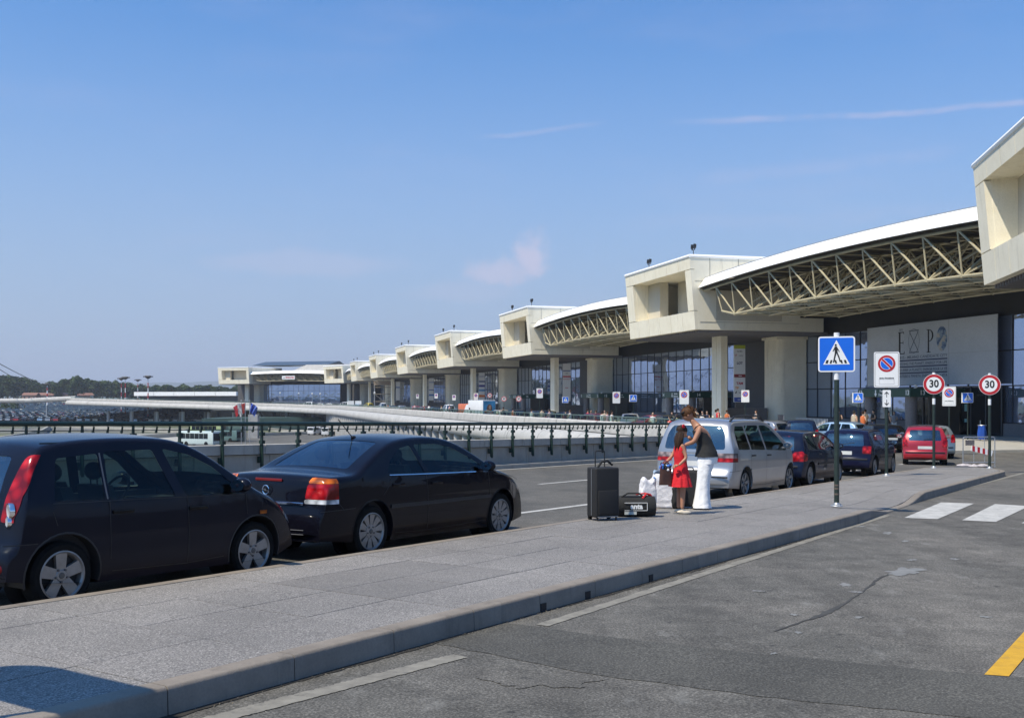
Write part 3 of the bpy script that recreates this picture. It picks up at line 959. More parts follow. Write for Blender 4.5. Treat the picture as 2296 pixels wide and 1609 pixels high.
# generic frame: local x into the building, y along the front
BW, BB, BT, SL = 15.7, 8.7, 15.1, .57
def fx(z): return SL*(BT-z)/(BT-BB)                 # leaning front plane
oy0, oy1, oz0, oz1 = 1.25, BW-1.9, BB+1.65, BT-1.2
def box_parts():
    P = []
    def pan(y0, y1, z0, z1, t=.35, gap=.028):
        mb = MB(); y0 += gap; y1 -= gap; z0 += gap; z1 -= gap
        mb.hexa([(fx(z0), y0, z0), (fx(z0)+t, y0, z0), (fx(z0)+t, y1, z0), (fx(z0), y1, z0), (fx(z1), y0, z1), (fx(z1)+t, y0, z1), (fx(z1)+t, y1, z1), (fx(z1), y1, z1)])
        return mb.mesh('front_panel', M_cream)
    ys = [0, 2.6, 5.2, 7.85, 10.5, 13.1, BW]
    for a, b_ in zip(ys[:-1], ys[1:]):
        P.append(('front_panel', pan(a, b_, oz1, BT))); P.append(('front_panel', pan(a, b_, BB, oz0)))
    P.append(('front_panel', pan(0, oy0, oz0, oz1))); P.append(('front_panel', pan(oy1, BW, oz0, oz1)))
    # shell behind: top, bottom, sides
    mb = MB(); D = 10.6
    t = .34
    mb.hexa([(fx(BB)+.35, .02, BB+.02), (D, .02, BB+.02), (D, BW-.02, BB+.02), (fx(BB)+.35, BW-.02, BB+.02), (fx(oz0)+t, .02, oz0-.05), (D, .02, oz0-.05), (D, BW-.02, oz0-.05), (fx(oz0)+t, BW-.02, oz0-.05)])
    mb.hexa([(fx(oz1)+t, .02, oz1+.05), (D+9, .02, oz1+.05), (D+9, BW-.02, oz1+.05), (fx(oz1)+t, BW-.02, oz1+.05), (fx(BT)+t, .02, BT-.02), (D+9, .02, BT-.02), (D+9, BW-.02, BT-.02), (fx(BT)+t, BW-.02, BT-.02)])
    for (ya, yb_) in ((.02, oy0), (oy1, BW-.02)):
        mb.hexa([(fx(oz0)+t, ya, oz0-.05), (D, ya, oz0-.05), (D, yb_, oz0-.05), (fx(oz0)+t, yb_, oz0-.05), (fx(oz1)+t, ya, oz1+.05), (D, ya, oz1+.05), (D, yb_, oz1+.05), (fx(oz1)+t, yb_, oz1+.05)])
    P.append(('shell', mb.mesh('shell', M_cream)))
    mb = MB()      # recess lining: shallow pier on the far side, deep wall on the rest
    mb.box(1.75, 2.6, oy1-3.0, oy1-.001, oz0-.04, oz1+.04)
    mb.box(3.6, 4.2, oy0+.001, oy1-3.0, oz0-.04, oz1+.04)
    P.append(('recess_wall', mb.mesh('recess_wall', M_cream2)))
    mb = MB()      # rounded roof edge along the near side and front
    mb.tube((-.0, .10, BT-.06), (D+9, .10, BT-.06), .17, 8); mb.tube((-.0, BW-.1, BT-.06), (D+9, BW-.1, BT-.06), .17, 8); mb.tube((.08, .0, BT-.06), (.08, BW, BT-.06), .17, 8)
    P.append(('roof_edge', mb.mesh('roof_edge', M_white, True)))
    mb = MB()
    mb.box(2.5, 8.8, -.006, .02, 9.55, 12.2)  # flat panel on the side wall; niche shade put into its darker colour
    P.append(('niche_shade_panel', mb.mesh('niche_shade_panel', M_cream2)))
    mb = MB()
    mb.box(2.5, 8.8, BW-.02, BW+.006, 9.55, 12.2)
    P.append(('niche_shade_panel', mb.mesh('niche_shade_panel', M_cream2)))
    mb = MB()      # side wall joints
    for x in (1.9, 4.6, 7.4):
        mb.box(x-.012, x+.012, -.004, 0.021, 12.25, BT-.2)
    mb.box(.5, 10.5, -.004, .021, 12.9, 12.925); mb.box(1.0, 10.5, -.004, .021, 9.38, 9.40)
    P.append(('panel_joint', mb.mesh('panel_joint', mat('joint_dark', (.16, .15, .12), .9))))
    mb = MB()      # ribbed soffit
    for i in range(30):
        mb.box(1.0, 14.5, .3+i*.51, .3+i*.51+.2, BB-.22, BB+.01)
    P.append(('soffit_ribs', mb.mesh('soffit_ribs', M_granite2)))
    return P
BP = box_parts()
def col_parts():
    P = []
    def ext(poly, z0, z1, m, nm, sm=False):
        mb = MB(); mb.prism(poly, z0, z1, 'z'); return (nm, mb.mesh(nm, m, sm, 30))
    A = [(x_+1.0, y_+2.0) for x_, y_ in [(4.1, 2.5), (4.35, 2.5), (4.35, 2.58), (4.45, 2.58), (4.45, 2.5), (4.75, 2.5), (4.75, 4.4), (4.1, 4.4), (4.1, 3.5), (4.16, 3.5), (4.16, 3.42), (4.1, 3.42)]]
    P.append(ext(A, 0.16, BB, M_cream, 'front_column'))
    r = .75; oo = .6
    arc = [(10.0+r-r*math.sin(PI/2*i/8), 2.5+r-r*math.cos(PI/2*i/8)) for i in range(9)]
    B = [(13.5, 4.0)]+[(x_+oo, y_+1.5) for x_, y_ in arc]+[(10.6, 6.6), (13.5, 6.6)]
    P.append(ext(B, 0.16, BB-.45, M_cream, 'rear_column', True))
    P.append(ext([(10.4, 3.8), (13.55, 3.8), (13.55, 6.8), (10.4, 6.8)], BB-.45, BB-.001, M_cream, 'column_head'))
    P.append(ext([(10.61, .02), (12.9, .02), (12.9, BW-.02), (10.61, BW-.02)], BB, BB+1.2, M_cream, 'edge_beam'))
    mb = MB(); mb.box(13.0, 13.42, 6.61, BW+1.5, .15, BB-.01); P.append(('granite_wall', mb.mesh('granite_wall', M_granite)))
    mb = MB(); mb.box(6.3, 10.4, 5.7, 6.3, .15, 1.9); P.append(('granite_plinth', mb.mesh('granite_plinth', M_granite2)))
    return P
CP = col_parts()
# floodlights that stand on the box corners
def flood():
    t = MB(); t.tube((0, 0, 0), (0, 0, .62), .035, 6); t.tube((0, -.26, .62), (0, .26, .62), .03, 6)
    h = MB()
    for s in (-1, 1):
        h.tube((0, .26*s, .60), (0, .27*s, .80), .05, 6)
    l1 = MB(); l1.prism([(-.10, .74), (.10, .74), (.13, 1.08), (-.08, 1.12)], .17, .36, 'y')
    l2 = MB(); l2.prism([(-.10, .74), (.10, .74), (.13, 1.08), (-.08, 1.12)], -.36, -.17, 'y')
    return t.mesh('pole', M_black), h.mesh('clamp', M_black), l1.mesh('lamp_head', M_black), l2.mesh('lamp_head', M_black)
FL = flood()
places = []
for n in range(7):
    yf = 48.6+52.4*n
    places.append((Tw(38, yf-BW), TA))
def dirv(a): return Vector((-math.sin(a), math.cos(a), 0))
Af, Aa = Vector((-70.9, 402, 0)), R_(36)
Bf, Ba = Vector((-115.5, 420, 0)), R_(62)
places[0] = (Vector((24.4, 56.7, 0))-dirv(R_(-10.7))*BW, R_(-10.7))
places.append((Af-dirv(Aa)*BW, Aa)); places.append((Bf-dirv(Ba)*BW, Ba))
names9 = ['nearest box at the right picture edge', 'second box, above the airline totem', 'third box from the right', 'fourth box from the right', 'fifth box from the right',
          'sixth box from the right', 'seventh box from the right', 'box right of the far glass front', 'last box on the far left']
def tchild(name, me, loc, rz, par=None, sub=None):
    o = bpy.data.objects.new(name, me); C.objects.link(o)
    o.parent = par or term
    M = Matrix.Translation(loc) @ Matrix.Rotation(rz, 4, 'Z')
    if par is None:
        o.matrix_parent_inverse = (Matrix.Translation(tb) @ Matrix.Rotation(TA, 4, 'Z')).inverted()
        o.location = loc; o.rotation_euler = (0, 0, rz)
    return o
floods = []
for i, (q, a) in enumerate(places):
    bx = bpy.data.objects.new('concrete_box', BP[14][1]); C.objects.link(bx)
    bx.parent = term; bx.matrix_parent_inverse = (Matrix.Translation(tb) @ Matrix.Rotation(TA, 4, 'Z')).inverted()
    bx.location = q; bx.rotation_euler = (0, 0, a)
    for nm, me in BP:
        if nm == 'shell': continue
        linkobj(nm, me, bx)
    for nm, me in CP:
        tchild(nm, me, q, a) if nm != 'bracket' else None
    for (lx, ly, w) in ((.9, 1.2, 'right'), (.9, BW-4.2, 'left')):
        wq = q+Matrix.Rotation(a, 3, 'Z')@Vector((lx, ly, BT+.02))
        if i in (0,): continue
        if i >= 7: continue
        fl = empty('roof_floodlight', wq, a, 'twin-headed floodlight on the roof corner, %s one on the %s' % (w, names9[i]), 'floodlight', 'floodlights on the box roofs')
        for nm, me in zip(('pole', 'clamp', 'lamp_head', 'lamp_head'), FL): linkobj(nm, me, fl)
# --- roof bays between the boxes
def za(s): return .42*(1-(2*s-1)**2)
TW = [1.65, 4.8, 8.0, 11.2]
def bay(q, ang, L, detail):
    M = (Matrix.Translation(tb) @ Matrix.Rotation(TA, 4, 'Z')).inverted()
    def attach(o, par=None):
        if par: o.parent = par
        else:
            o.parent = term; o.matrix_parent_inverse = M; o.location = q; o.rotation_euler = (0, 0, ang)
        return o
    # fascia panels
    roof = attach(MB().grid(lambda u, v: (1.5+36*u, L*v, 13.16+za(v)+.9*math.sin(min(1, u*1.3)*PI/2)-.0), 12, 25).build('roof', M_white, smooth=True))
    soff = MB().grid(lambda u, v: (.95+13.0*u, L*v, 12.22+za(v)), 2, 25)
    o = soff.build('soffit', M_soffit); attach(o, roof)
    npan = 7
    for k in range(npan):
        mb = MB(); v0, v1 = k/npan, (k+1)/npan; n = 4
        vs = []
        g = .018/L
        for j in range(n+1):
            v = v0+g+(v1-v0-2*g)*j/n; y = L*v; z = 12.3+za(v)
            vs += [(.78, y, z), (.95, y, z), (1.6, y, z+.86), (1.44, y, z+.88)]
        fs = []
        for j in range(n):
            for e in range(4): fs.append((j*4+e, j*4+(e+1) % 4, j*4+4+(e+1) % 4, j*4+4+e))
        fs += [(0, 1, 2, 3), tuple(n*4+e for e in range(4))]
        mb.add(vs, fs); o = mb.build('fascia_panel', M_white); attach(o, roof)
    mb = MB()
    mb.path([(1.46, L*j/24, 13.19+za(j/24)) for j in range(25)], .045, 6); o = mb.build('fascia_trim', M_galv); attach(o, roof)
    # purlins under the roof
    mb = MB()
    for j in range(24):
        y = L*(j+.5)/24; mb.box(1.6, 13.9, y-.05, y+.05, 12.02+za((j+.5)/24), 12.2+za((j+.5)/24))
    o = mb.build('purlins', mat('purlin_tan', (.09, .08, .06), .6)); attach(o, roof); tag(o, kind='stuff')
    # space frame
    tr = attach(MB().box(TW[3]+.2, TW[3]+.3, .4, L-.4, 11.6, 11.7).build('space_frame', M_steel))
    N = 11; dy = L*.0853
    ys = [.1+dy*i for i in range(N)]
    def b(i, k): return (TW[k], ys[i], 9.50+za(ys[i]/L)*.8)
    def t(i, k): return (TW[k]-(.32 if k == 0 else 0), ys[i], 12.08+za(ys[i]/L))
    rest = MB()
    def member(p0, p1, r, front, nm):
        if front and detail:
            m_ = MB(); m_.tube(p0, p1, r, 8); o = m_.build(nm, M_steel, smooth=True); attach(o, tr)
        else: rest.tube(p0, p1, r, 5, cap=False)
    for k in range(4):
        fr_ = (k == 0)
        for i in range(N-1):
            member(b(i, k), b(i+1, k), .098, fr_, 'chord')
            member(t(i, k), t(i+1, k), .095, fr_, 'chord')
            member(t(i+1, k), b(i, k), .072, fr_, 'diagonal')
            if k: member(b(i+1, k), t(i, k), .06, False, 'tie')
        for i in range(N):
            member(b(i, k), t(i, k), .060, fr_, 'strut')
            rest.ball((b(i, k)), .15, 6, 4)
            if k < 3:
                member(b(i, k), b(i, k+1), .06, False, 'tie')
                member(b(i, k), t(i, k+1), .06, False, 'tie')
                member(t(i, k), t(i, k+1), .05, False, 'tie')
                if i > 0:
                    member(b(i, k), t(i-1, k+1), .065, False, 'tie')
                    member(b(i, k), b(i-1, k+1), .05, False, 'tie')
        yl = ys[-1]+dy*.75
        tp_ = (TW[k]-(.32 if k == 0 else 0), yl+.6, 12.08+za(min(1, yl/L))); bp_ = (TW[k], yl, b(N-1, k)[2]+.42)
        member(b(N-1, k), bp_, .098, fr_, 'chord'); member(bp_, tp_, .06, fr_, 'strut'); member(tp_, b(N-1, k), .072, fr_, 'diagonal')
        member(t(N-1, k), (tp_[0], L+.3, 12.08), .095, fr_, 'chord')
    o = rest.build('frame_members', M_steel, smooth=True); attach(o, tr); tag(o, kind='stuff')
    return roof
for n in range(6):
    bay(Tw(38, 48.6+52.4*n), TA, 36.7, n < 2)
p6 = Tw(38, 48.6+52.4*6)
An = Af-dirv(Aa)*BW; Bn = Bf-dirv(Ba)*BW
v = An-p6; bay(p6, math.atan2(-v.x, v.y), v.length, False)
v = Bn-Af; bay(Af, math.atan2(-v.x, v.y), v.length, False)
# --- glazed front
MI = (Matrix.Translation(tb) @ Matrix.Rotation(TA, 4, 'Z')).inverted()
def tat(o, q=None, ang=None, par=None):
    if par: o.parent = par; return o
    o.parent = term; o.matrix_parent_inverse = MI
    o.location = q if q is not None else (0, 0, 0); o.rotation_euler = (0, 0, TA if ang is None else ang)
    return o
FX = 51.6
ZR = [1.08, 3.64, 6.07, 8.5]
M_mull = mat('mullion', (.015, .018, .025), .5)
fac = tat(MB().box(FX+.25, FX+.3, 20, 374, .15, 8.6).build('glass_front', M_dark))
PW = 2.3; y = 30.0; rnd = random.Random(5); npn = 0; restp = MB(); mull = MB()
while y < 372:
    n = (y-33)/52.4
    for r in range(3):
        ta, tb_ = rnd.uniform(-.010, .010), rnd.uniform(-.008, .008)
        x0, x1 = FX+ta, FX-ta
        vs = [(x0-tb_, y+.04, ZR[r]+.04), (x1-tb_, y+PW-.04, ZR[r]+.04), (x1+tb_, y+PW-.04, ZR[r+1]-.04), (x0+tb_, y+.04, ZR[r+1]-.04)]
        if y < 160 and 44 < y and npn < 160:
            mb = MB(); mb.add([(a+.05, b_, c_) for a, b_, c_ in vs]+vs, [(0, 1, 2, 3), (4, 7, 6, 5), (0, 4, 5, 1), (1, 5, 6, 2), (2, 6, 7, 3), (3, 7, 4, 0)])
            o = mb.build('pane', M_fglass); tat(o, par=fac); npn += 1
        else: restp.add(vs, [(0, 1, 2, 3)])
    mull.box(FX-.05, FX+.12, y-.035, y+.035, .2, 8.5)
    y += PW
for z in ZR: mull.box(FX-.04, FX+.10, 30, 372, z-.04, z+.04)
tat(restp.build('far_panes', M_fglass, fix=False), par=fac)['kind'] = 'stuff'
tat(mull.build('mullion_grid', M_mull), par=fac)['kind'] = 'stuff'
y = 20.0
while y < 110:
    mb = MB(); mb.box(FX-.16, FX+.2, y+.01, y+2.29, .14, 1.03); tat(mb.build('plinth_slab', M_granite2), par=fac); y += 2.3
mb = MB(); mb.box(FX-.16, FX+.2, 110, 374, .14, 1.03); tat(mb.build('plinth_run', M_granite2), par=fac)
mb = MB(); mb.box(FX-.1, FX+.6, 20, 374, 8.5, 12.4); tat(mb.build('upper_band', mat('dark_band', (.018, .017, .016), .6, 0, .2, 1)))
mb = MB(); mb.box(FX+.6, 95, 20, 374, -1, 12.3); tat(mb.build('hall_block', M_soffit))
# far curved end
def fend(q, a, L, dark_from=0):
    v_ = MB()
    for r in range(3): 
        yy = 0
        while yy < L-.5:
            dz_r = random.uniform(-.02, .02)
            v_.add([(13.4+dz_r, yy+.05, ZR[r]+.05), (13.4-dz_r, yy+2.25, ZR[r]+.05), (13.4-dz_r, yy+2.25, ZR[r+1]-.05), (13.4+dz_r, yy+.05, ZR[r+1]-.05)], [(0, 1, 2, 3)]); yy += 2.3
    o = tat(v_.build('far_panes', M_fglass, fix=False), q, a); o['kind'] = 'stuff'
    mb = MB(); mb.box(13.55, 40, 0, L, -1, 12.6); mb.box(13.0, 13.56, 0, L, 8.5, 12.3); tat(mb.build('far_hall', M_dark), q, a)
    mb = MB(); mb.box(13.3, 13.5, 0, L, .1, 1.08); tat(mb.build('plinth_run', M_granite2), q, a)
v = An-p6; fend(p6, math.atan2(-v.x, v.y), v.length)
fend(An, Aa, BW)
v = Bn-Af; fend(Af, math.atan2(-v.x, v.y), v.length)
fend(Bn, Ba, BW)
# rear roof shapes seen above the far end
rq, ra = Af, math.atan2(-v.x, v.y)
mb = MB(); mb.hexa([(9, -14, 12.5), (34, -14, 12.5), (34, 22, 12.5), (9, 22, 12.5), (12, -14, 16.2), (34, -14, 16.2), (34, 14, 16.2), (12, 14, 16.2)])
tat(mb.build('upper_hall', M_fin), rq, ra)
mb = MB(); mb.prism([(14, 16.2), (30, 16.2), (24, 18)], 6, 40, 'y'); tat(mb.build('skylight', mat('skylight_grey', (.05, .06, .07), .3)), rq, ra)

# --- large printed banner
M_ban = stone('banner_cloth', (.42, .44, .455), (.50, .515, .53), .12, .3, (.30, .31, .33), .6, 3)
BX = 51.0
bn = empty('exhibition_banner', Tw(BX, 70.8, 3.8), TA, 'huge pale grey EXPO banner hanging on the glass front above entrance 13', 'banner')
mb = MB(); mb.box(.0, .06, -7.8, 7.85, .0, 4.79); mb.build('cloth', M_ban, bn)
mb = MB(); mb.box(-.012, .001, -2.63, -2.60, .02, 4.77); mb.box(-.012, .001, -7.78, -2.6, 2.27, 2.29); mb.build('seam', M_fin, bn)
TRY = (PI/2, 0, -PI/2)          # lettering on a wall that faces the road (reads with +y to the left)
M_navy = mat('print_navy', (.012, .012, .06), .6, 0, 0)
M_pgrey = mat('print_grey', (.11, .125, .15), .6, 0, 0)
M_pk = mat('print_black', (.015, .015, .018), .6, 0, 0)
def strokes(name, segs, w, m, par, x, y, z, sy=1, sz=1):
    mb = MB()
    for sgm in segs:
        for (a, b_) in zip(sgm[:-1], sgm[1:]):
            A, B = Vector((0, a[0]*sy, a[1]*sz)), Vector((0, b_[0]*sy, b_[1]*sz)); d = (B-A)
            if d.length < 1e-6: continue
            n = Vector((0, -d.z, d.y)).normalized()*w/2
            mb.add([A-n, B-n, B+n, A+n], [(0, 1, 2, 3)])
    return mb.build(name, m, par, (x, y, z))
# layout: left text edge y=+3.5 (picture left), right edge y=-2.5
def serifE(par, y, z, h):
    w = h*.45
    mb = MB()
    def r(a0, a1, b0, b1): mb.box(-.014, 0, y-a1, y-a0, z+b0, z+b1)
    r(.08*w, .34*w, 0, h); r(0, w, 0, .04*h); r(0, w*.9, .96*h, h); r(.3*w, w*.8, .50*h, .528*h)
    mb.prism([(y-w, z), (y-w*.86, z), (y-w, z+.13*h)], -.014, 0, 'x'); mb.prism([(y-w*.9, z+h), (y-w*.8, z+h), (y-w*.9, z+.88*h)], -.014, 0, 'x')
    mb.prism([(y-w*.8, z+.43*h), (y-w*.8, z+.60*h), (y-w*.73, z+.514*h)], -.014, 0, 'x')
    mb.build('letter_e', M_pk, par)
serifE(bn, 3.55, 2.45, 1.75)
# P
mb = MB(); y0, z0, h = -.02, 2.45, 1.75
mb.box(-.014, 0, y0-.30, y0-.14, z0, z0+h); mb.box(-.014, 0, y0-.46, y0, z0, z0+.05); mb.box(-.014, 0, y0-.3, y0, z0+h-.05, z0+h)
n = 14; pl = []
for i in range(n+1):
    a = PI/2-PI*i/n; pl.append((y0-.30-.50*math.cos(a), z0+1.28+.45*math.sin(a)))
for i in range(n, -1, -1):
    a = PI/2-PI*i/n; pl.append((y0-.30-.34*math.cos(a), z0+1.28+.40*math.sin(a)))
mb.prism(pl, -.014, 0, 'x'); mb.build('letter_p', M_pk, bn)
# X place: thin strokes in a ring
ring = [(.68*math.cos(2*PI*i/30), .93*math.sin(2*PI*i/30)) for i in range(31)]
strokes('ring_outline', [ring], .035, M_pgrey, bn, -.016, 1.55, 3.42)
strokes('letter_x', [[(-.55, .72), (.55, -.80)], [(.55, .72), (-.55, -.80)], [(-.62, .80), (.62, .80)], [(-.62, -.88), (.62, -.88)]], .075, M_pgrey, bn, -.016, 1.55, 3.42)
def globe_mat():
    m, nt, b_ = newmat('print_globe')
    p = nd(nt, 'ShaderNodeTexCoord').outputs['Object']
    c = ramp(nt, noise_(nt, 1.9, 6, .65, p), [(.40, (.06, .10, .19)), (.5, (.22, .30, .38)), (.55, (.42, .37, .30)), (.72, (.52, .50, .47))])
    nt.links.new(c, b_.inputs['Base Color']); b_.inputs['Roughness'].default_value = .6
    return m
mb = MB(); mb.prism([(.62*math.cos(2*PI*i/32), .92*math.sin(2*PI*i/32)) for i in range(32)], -.014, 0, 'x'); mb.build('globe_print', globe_mat(), bn, (0, -1.82, 3.42))
mb = MB()
for z in (1.93, 1.44, .95): mb.box(-.014, 0, -2.45, 3.55, z-.045, z+.045)
mb.build('printed_rule', M_navy, bn)
for z, s_t in ((2.17, '2015 - MILANO CANDIDATE CITY'), (1.66, 'FEEDING THE PLANET, ENERGY FOR LIFE'), (1.18, "NOURRIR LA PLANETE, ENERGIE POUR LA VIE"), (.70, "NUTRIRE IL PIANETA, ENERGIA PER LA VITA")):
    o = text(s_t, .30, M_pgrey, bn, (-.008, .55, z), TRY, .004)
    wdt = o.dimensions.x if o.dimensions.x > 0 else 6
    o.scale = (6.0/max(.1, wdt), 1, 1)
text('2015', .26, M_pgrey, bn, (-.008, 3.2, 4.36), TRY, .002)

# --- entrance portals
M_portal = mat('portal_green', (.018, .060, .042), .5, 0, .15)
M_let = mat('letter_white', (.8, .8, .78), .5, 0, 0)
def arrow_dn(par, x, y, z, s, m, rot=(0, 0, 0), name='arrow'):
    mb = MB(); mb.prism([(-.12*s, .5*s), (.12*s, .5*s), (.12*s, 0), (.32*s, 0), (0, -.5*s), (-.32*s, 0), (-.12*s, 0)], -.01, .01, 'x')
    return mb.build(name, m, par, (x, y, z), rot)
def portal(num, px, dX, ylen, label):
    # px: picture x of the far front corner, projecting to X=dX
    dx = px-523; dep = F*dX/cs/dx; Yf = (dep-dX*ss)/cs
    q = Tw(dX, Yf-ylen/2)
    e = empty('entrance_portal', q, TA, label, 'entrance', 'entrance portals along the terminal')
    h0, h1 = 2.88, 3.48; wd = FX-dX-.02
    mb = MB(); mb.box(0, wd, -ylen/2, ylen/2, h0, h1); mb.build('beam', M_portal, e)
    mb = MB(); mb.box(.2, wd, -ylen/2+.3, ylen/2-.3, h1, h1+.08); mb.build('cap', M_granite2, e)
    for yy in (ylen/2-.75, -ylen/2+.75):
        mb = MB(); mb.lathe([(.42, .15), (.42, 2.88)], 18, c=(.6, yy, 0)); mb.build('granite_pillar', M_granite2, e, smooth=True)
    mb = MB(); mb.box(wd-.6, wd-.08, -ylen/2, ylen/2, .15, 2.87); mb.build('door_front', M_fglass_dark, e)
    for k_ in range(4):
        yy = -ylen/2+.3+k_*(ylen-.6)/3
        mb = MB(); mb.box(wd-.68, wd-.6, yy-.05, yy+.05, .15, 2.87); mb.build('door_post', M_granite2, e)
    mb = MB(); mb.box(1.6, wd-.7, -ylen/2+.02, -ylen/2+.22, .15, 2.87); mb.build('side_panel', mat('brown_granite', (.07, .058, .045), .4), e)
    text(num, .50, M_let, e, (-.012, ylen/2-.35, 3.17), TRY, .012); text(num, .50, M_let, e, (-.012, -ylen/2+.35, 3.17), TRY, .012)
    arrow_dn(e, -.01, .95, 3.14, .52, M_let)
    text('Partenze', .27, M_let, e, (-.012, -.05, 3.31), TRY, .006); text('Departures', .27, M_let, e, (-.012, -.05, 3.04), TRY, .006)
    RX = (PI/2, 0, 0)
    text(num, .46, M_let, e, (1.0, -ylen/2-.012, 3.17), RX, .010)
    text('Partenze', .25, M_let, e, (3.0, -ylen/2-.012, 3.30), RX, .005); text('Departures', .25, M_let, e, (3.0, -ylen/2-.012, 3.03), RX, .005)
    mb = MB(); mb.prism([(.25, 3.48), (.45, 3.48), (.62, 3.62), (.45, 3.76), (.25, 3.76), (.42, 3.62)], -ylen/2-.02, -ylen/2, 'y'); mb.build('arrow', M_let, e)
    return e
portal('13', 1924, 46.8, 6.6, 'green entrance portal number 13 below the large banner')
portal('14', 1485, 46.8, 7.5, 'green entrance portal number 14 left of the second concrete box')
portal('15', 1302, 46.8, 7.5, 'green entrance portal number 15 behind the parked cars')
portal('16', 1142, 46.8, 8, 'green entrance portal number 16 left of the third concrete box')
# doors between portal 13 and the right edge
dr = empty('glass_door', Tw(FX-.25, 66.2, .15), TA, 'dark glass door with pale stickers right of entrance 13', 'door')
mb = MB(); mb.box(0, .08, -3.2, 3.2, 0, 3.5); mb.build('leaf', M_fglass_dark, dr)
for yy in (-3.2, -1.6, 0, 1.6, 3.2):
    mb = MB(); mb.box(-.04, .0, yy-.05, yy+.05, 0, 3.5); mb.build('frame_post', M_granite, dr)
for (yy, z, s1, s2) in ((.5, 1.7, .28, .5), (.5, .9, .25, .25), (1.9, .9, .25, .25), (2.0, 1.6, .18, .25)):
    mb = MB(); mb.box(-.055, -.042, yy-s1/2, yy+s1/2, z, z+s2); mb.build('sticker', mat('sticker_teal', (.25, .45, .42), .5, 0, .2, 12), dr)

# --- airline totems between the columns
def totem(n, bands, label):
    q = places[n][0]+Matrix.Rotation(TA, 3, 'Z')@Vector((6.75, 4.1, 0))
    e = empty('airline_totem', Vector((q.x, q.y, 1.9)), TA, label, 'sign', 'airline boards between the columns')
    mb = MB(); mb.box(-.56, .56, -.06, .06, .55, 5.75); mb.build('board', mat('board_white', (.62, .62, .61), .5, 0, .03), e)
    mb = MB(); mb.box(-.45, .45, -.04, .04, 0, .55); mb.build('foot', M_granite, e)
    for (z0, z1, col) in bands:
        mb = MB(); mb.box(-.555, .555, -.066, -.06, z0, z1); mb.build('band', mat('band_%d%d%d' % tuple(int(c*99) for c in col), col, .5, 0, .05), e)
    return e
RX = (PI/2, 0, 0)
e = totem(1, [(5.42, 5.75, (.38, .42, .03)), (2.80, 3.10, (.20, .02, .02)), (.58, .98, (.03, .07, .30))], 'tall white airline board with green, red and blue bands between the columns right of centre')
text('LOT', .30, M_navy, e, (-.0, -.068, 4.1), RX, .012); text('Aeroflot', .15, M_pk, e, (.0, -.068, 5.18), RX, .004)
text('LT', .2, M_sign_r, e, (-.38, -.068, 4.82), RX, .008); text('UNITED', .12, M_pgrey, e, (.12, -.068, 4.78), RX, .003)
text('Qatar', .14, M_let, e, (.05, -.068, 2.95), RX, .003); text('TAM', .32, mat('print_crimson', (.35, .02, .05), .5, 0, 0), e, (0, -.068, 2.25), RX, .012)
text('TP', .32, mat('print_orange', (.55, .22, .03), .5, 0, 0), e, (-.28, -.068, 1.82), RX, .012); text('transat', .15, M_pk, e, (.12, -.068, 1.42), RX, .004)
mb = MB(); mb.prism([(-.5, 1.36), (-.32, 1.36), (-.28, 1.6)], -.07, -.06, 'y'); mb.build('tail_mark', M_pk, e)
text('Airline', .15, M_let, e, (0, -.068, .78), RX, .003)
e = totem(2, [(4.7, 4.82, (.03, .05, .25)), (3.85, 4.05, (.45, .03, .04)), (3.55, 3.62, (.45, .03, .04))], 'tall white airline board with two red stripes under the third concrete box')
text('iberia', .2, M_sign_r, e, (0, -.068, 2.4), RX, .006); text('SAS', .2, M_pgrey, e, (0, -.068, 4.4), RX, .006)
e = totem(3, [(5.0, 5.1, (.03, .05, .25)), (4.0, 4.25, (.04, .05, .15)), (3.1, 3.5, (.05, .05, .25)), (2.3, 2.7, (.10, .25, .45)), (1.2, 1.65, (.55, .15, .03))], 'airline board with blue and orange bands under the fourth concrete box')
e = totem(4, [(4.7, 4.85, (.05, .15, .4)), (2.9, 3.1, (.05, .10, .3)), (1.6, 2.0, (.05, .15, .4))], 'narrow pale airline board under the fifth concrete box')
e = totem(5, [(4.0, 4.3, (.05, .15, .4))], 'small pale airline board under the sixth concrete box, far along the terminal')
# red and white sign board on the far truss
vq = Bn-Af; aq = math.atan2(-vq.x, vq.y)
q = Af+Matrix.Rotation(aq, 3, 'Z')@Vector((.6, vq.length*.47, 10.3))
e = empty('truss_sign', q, aq, 'white sign with red lettering on the far truss', 'sign')
mb = MB(); mb.box(0, .2, -2.8, 2.8, 0, 1.35); mb.build('board', M_sign_w, e)
text('EDISONIC', .85, M_sign_r, e, (-.01, -.7, .68), TRY, .03); text('caffe', .5, M_pk, e, (-.01, 1.9, .5), TRY, .01)
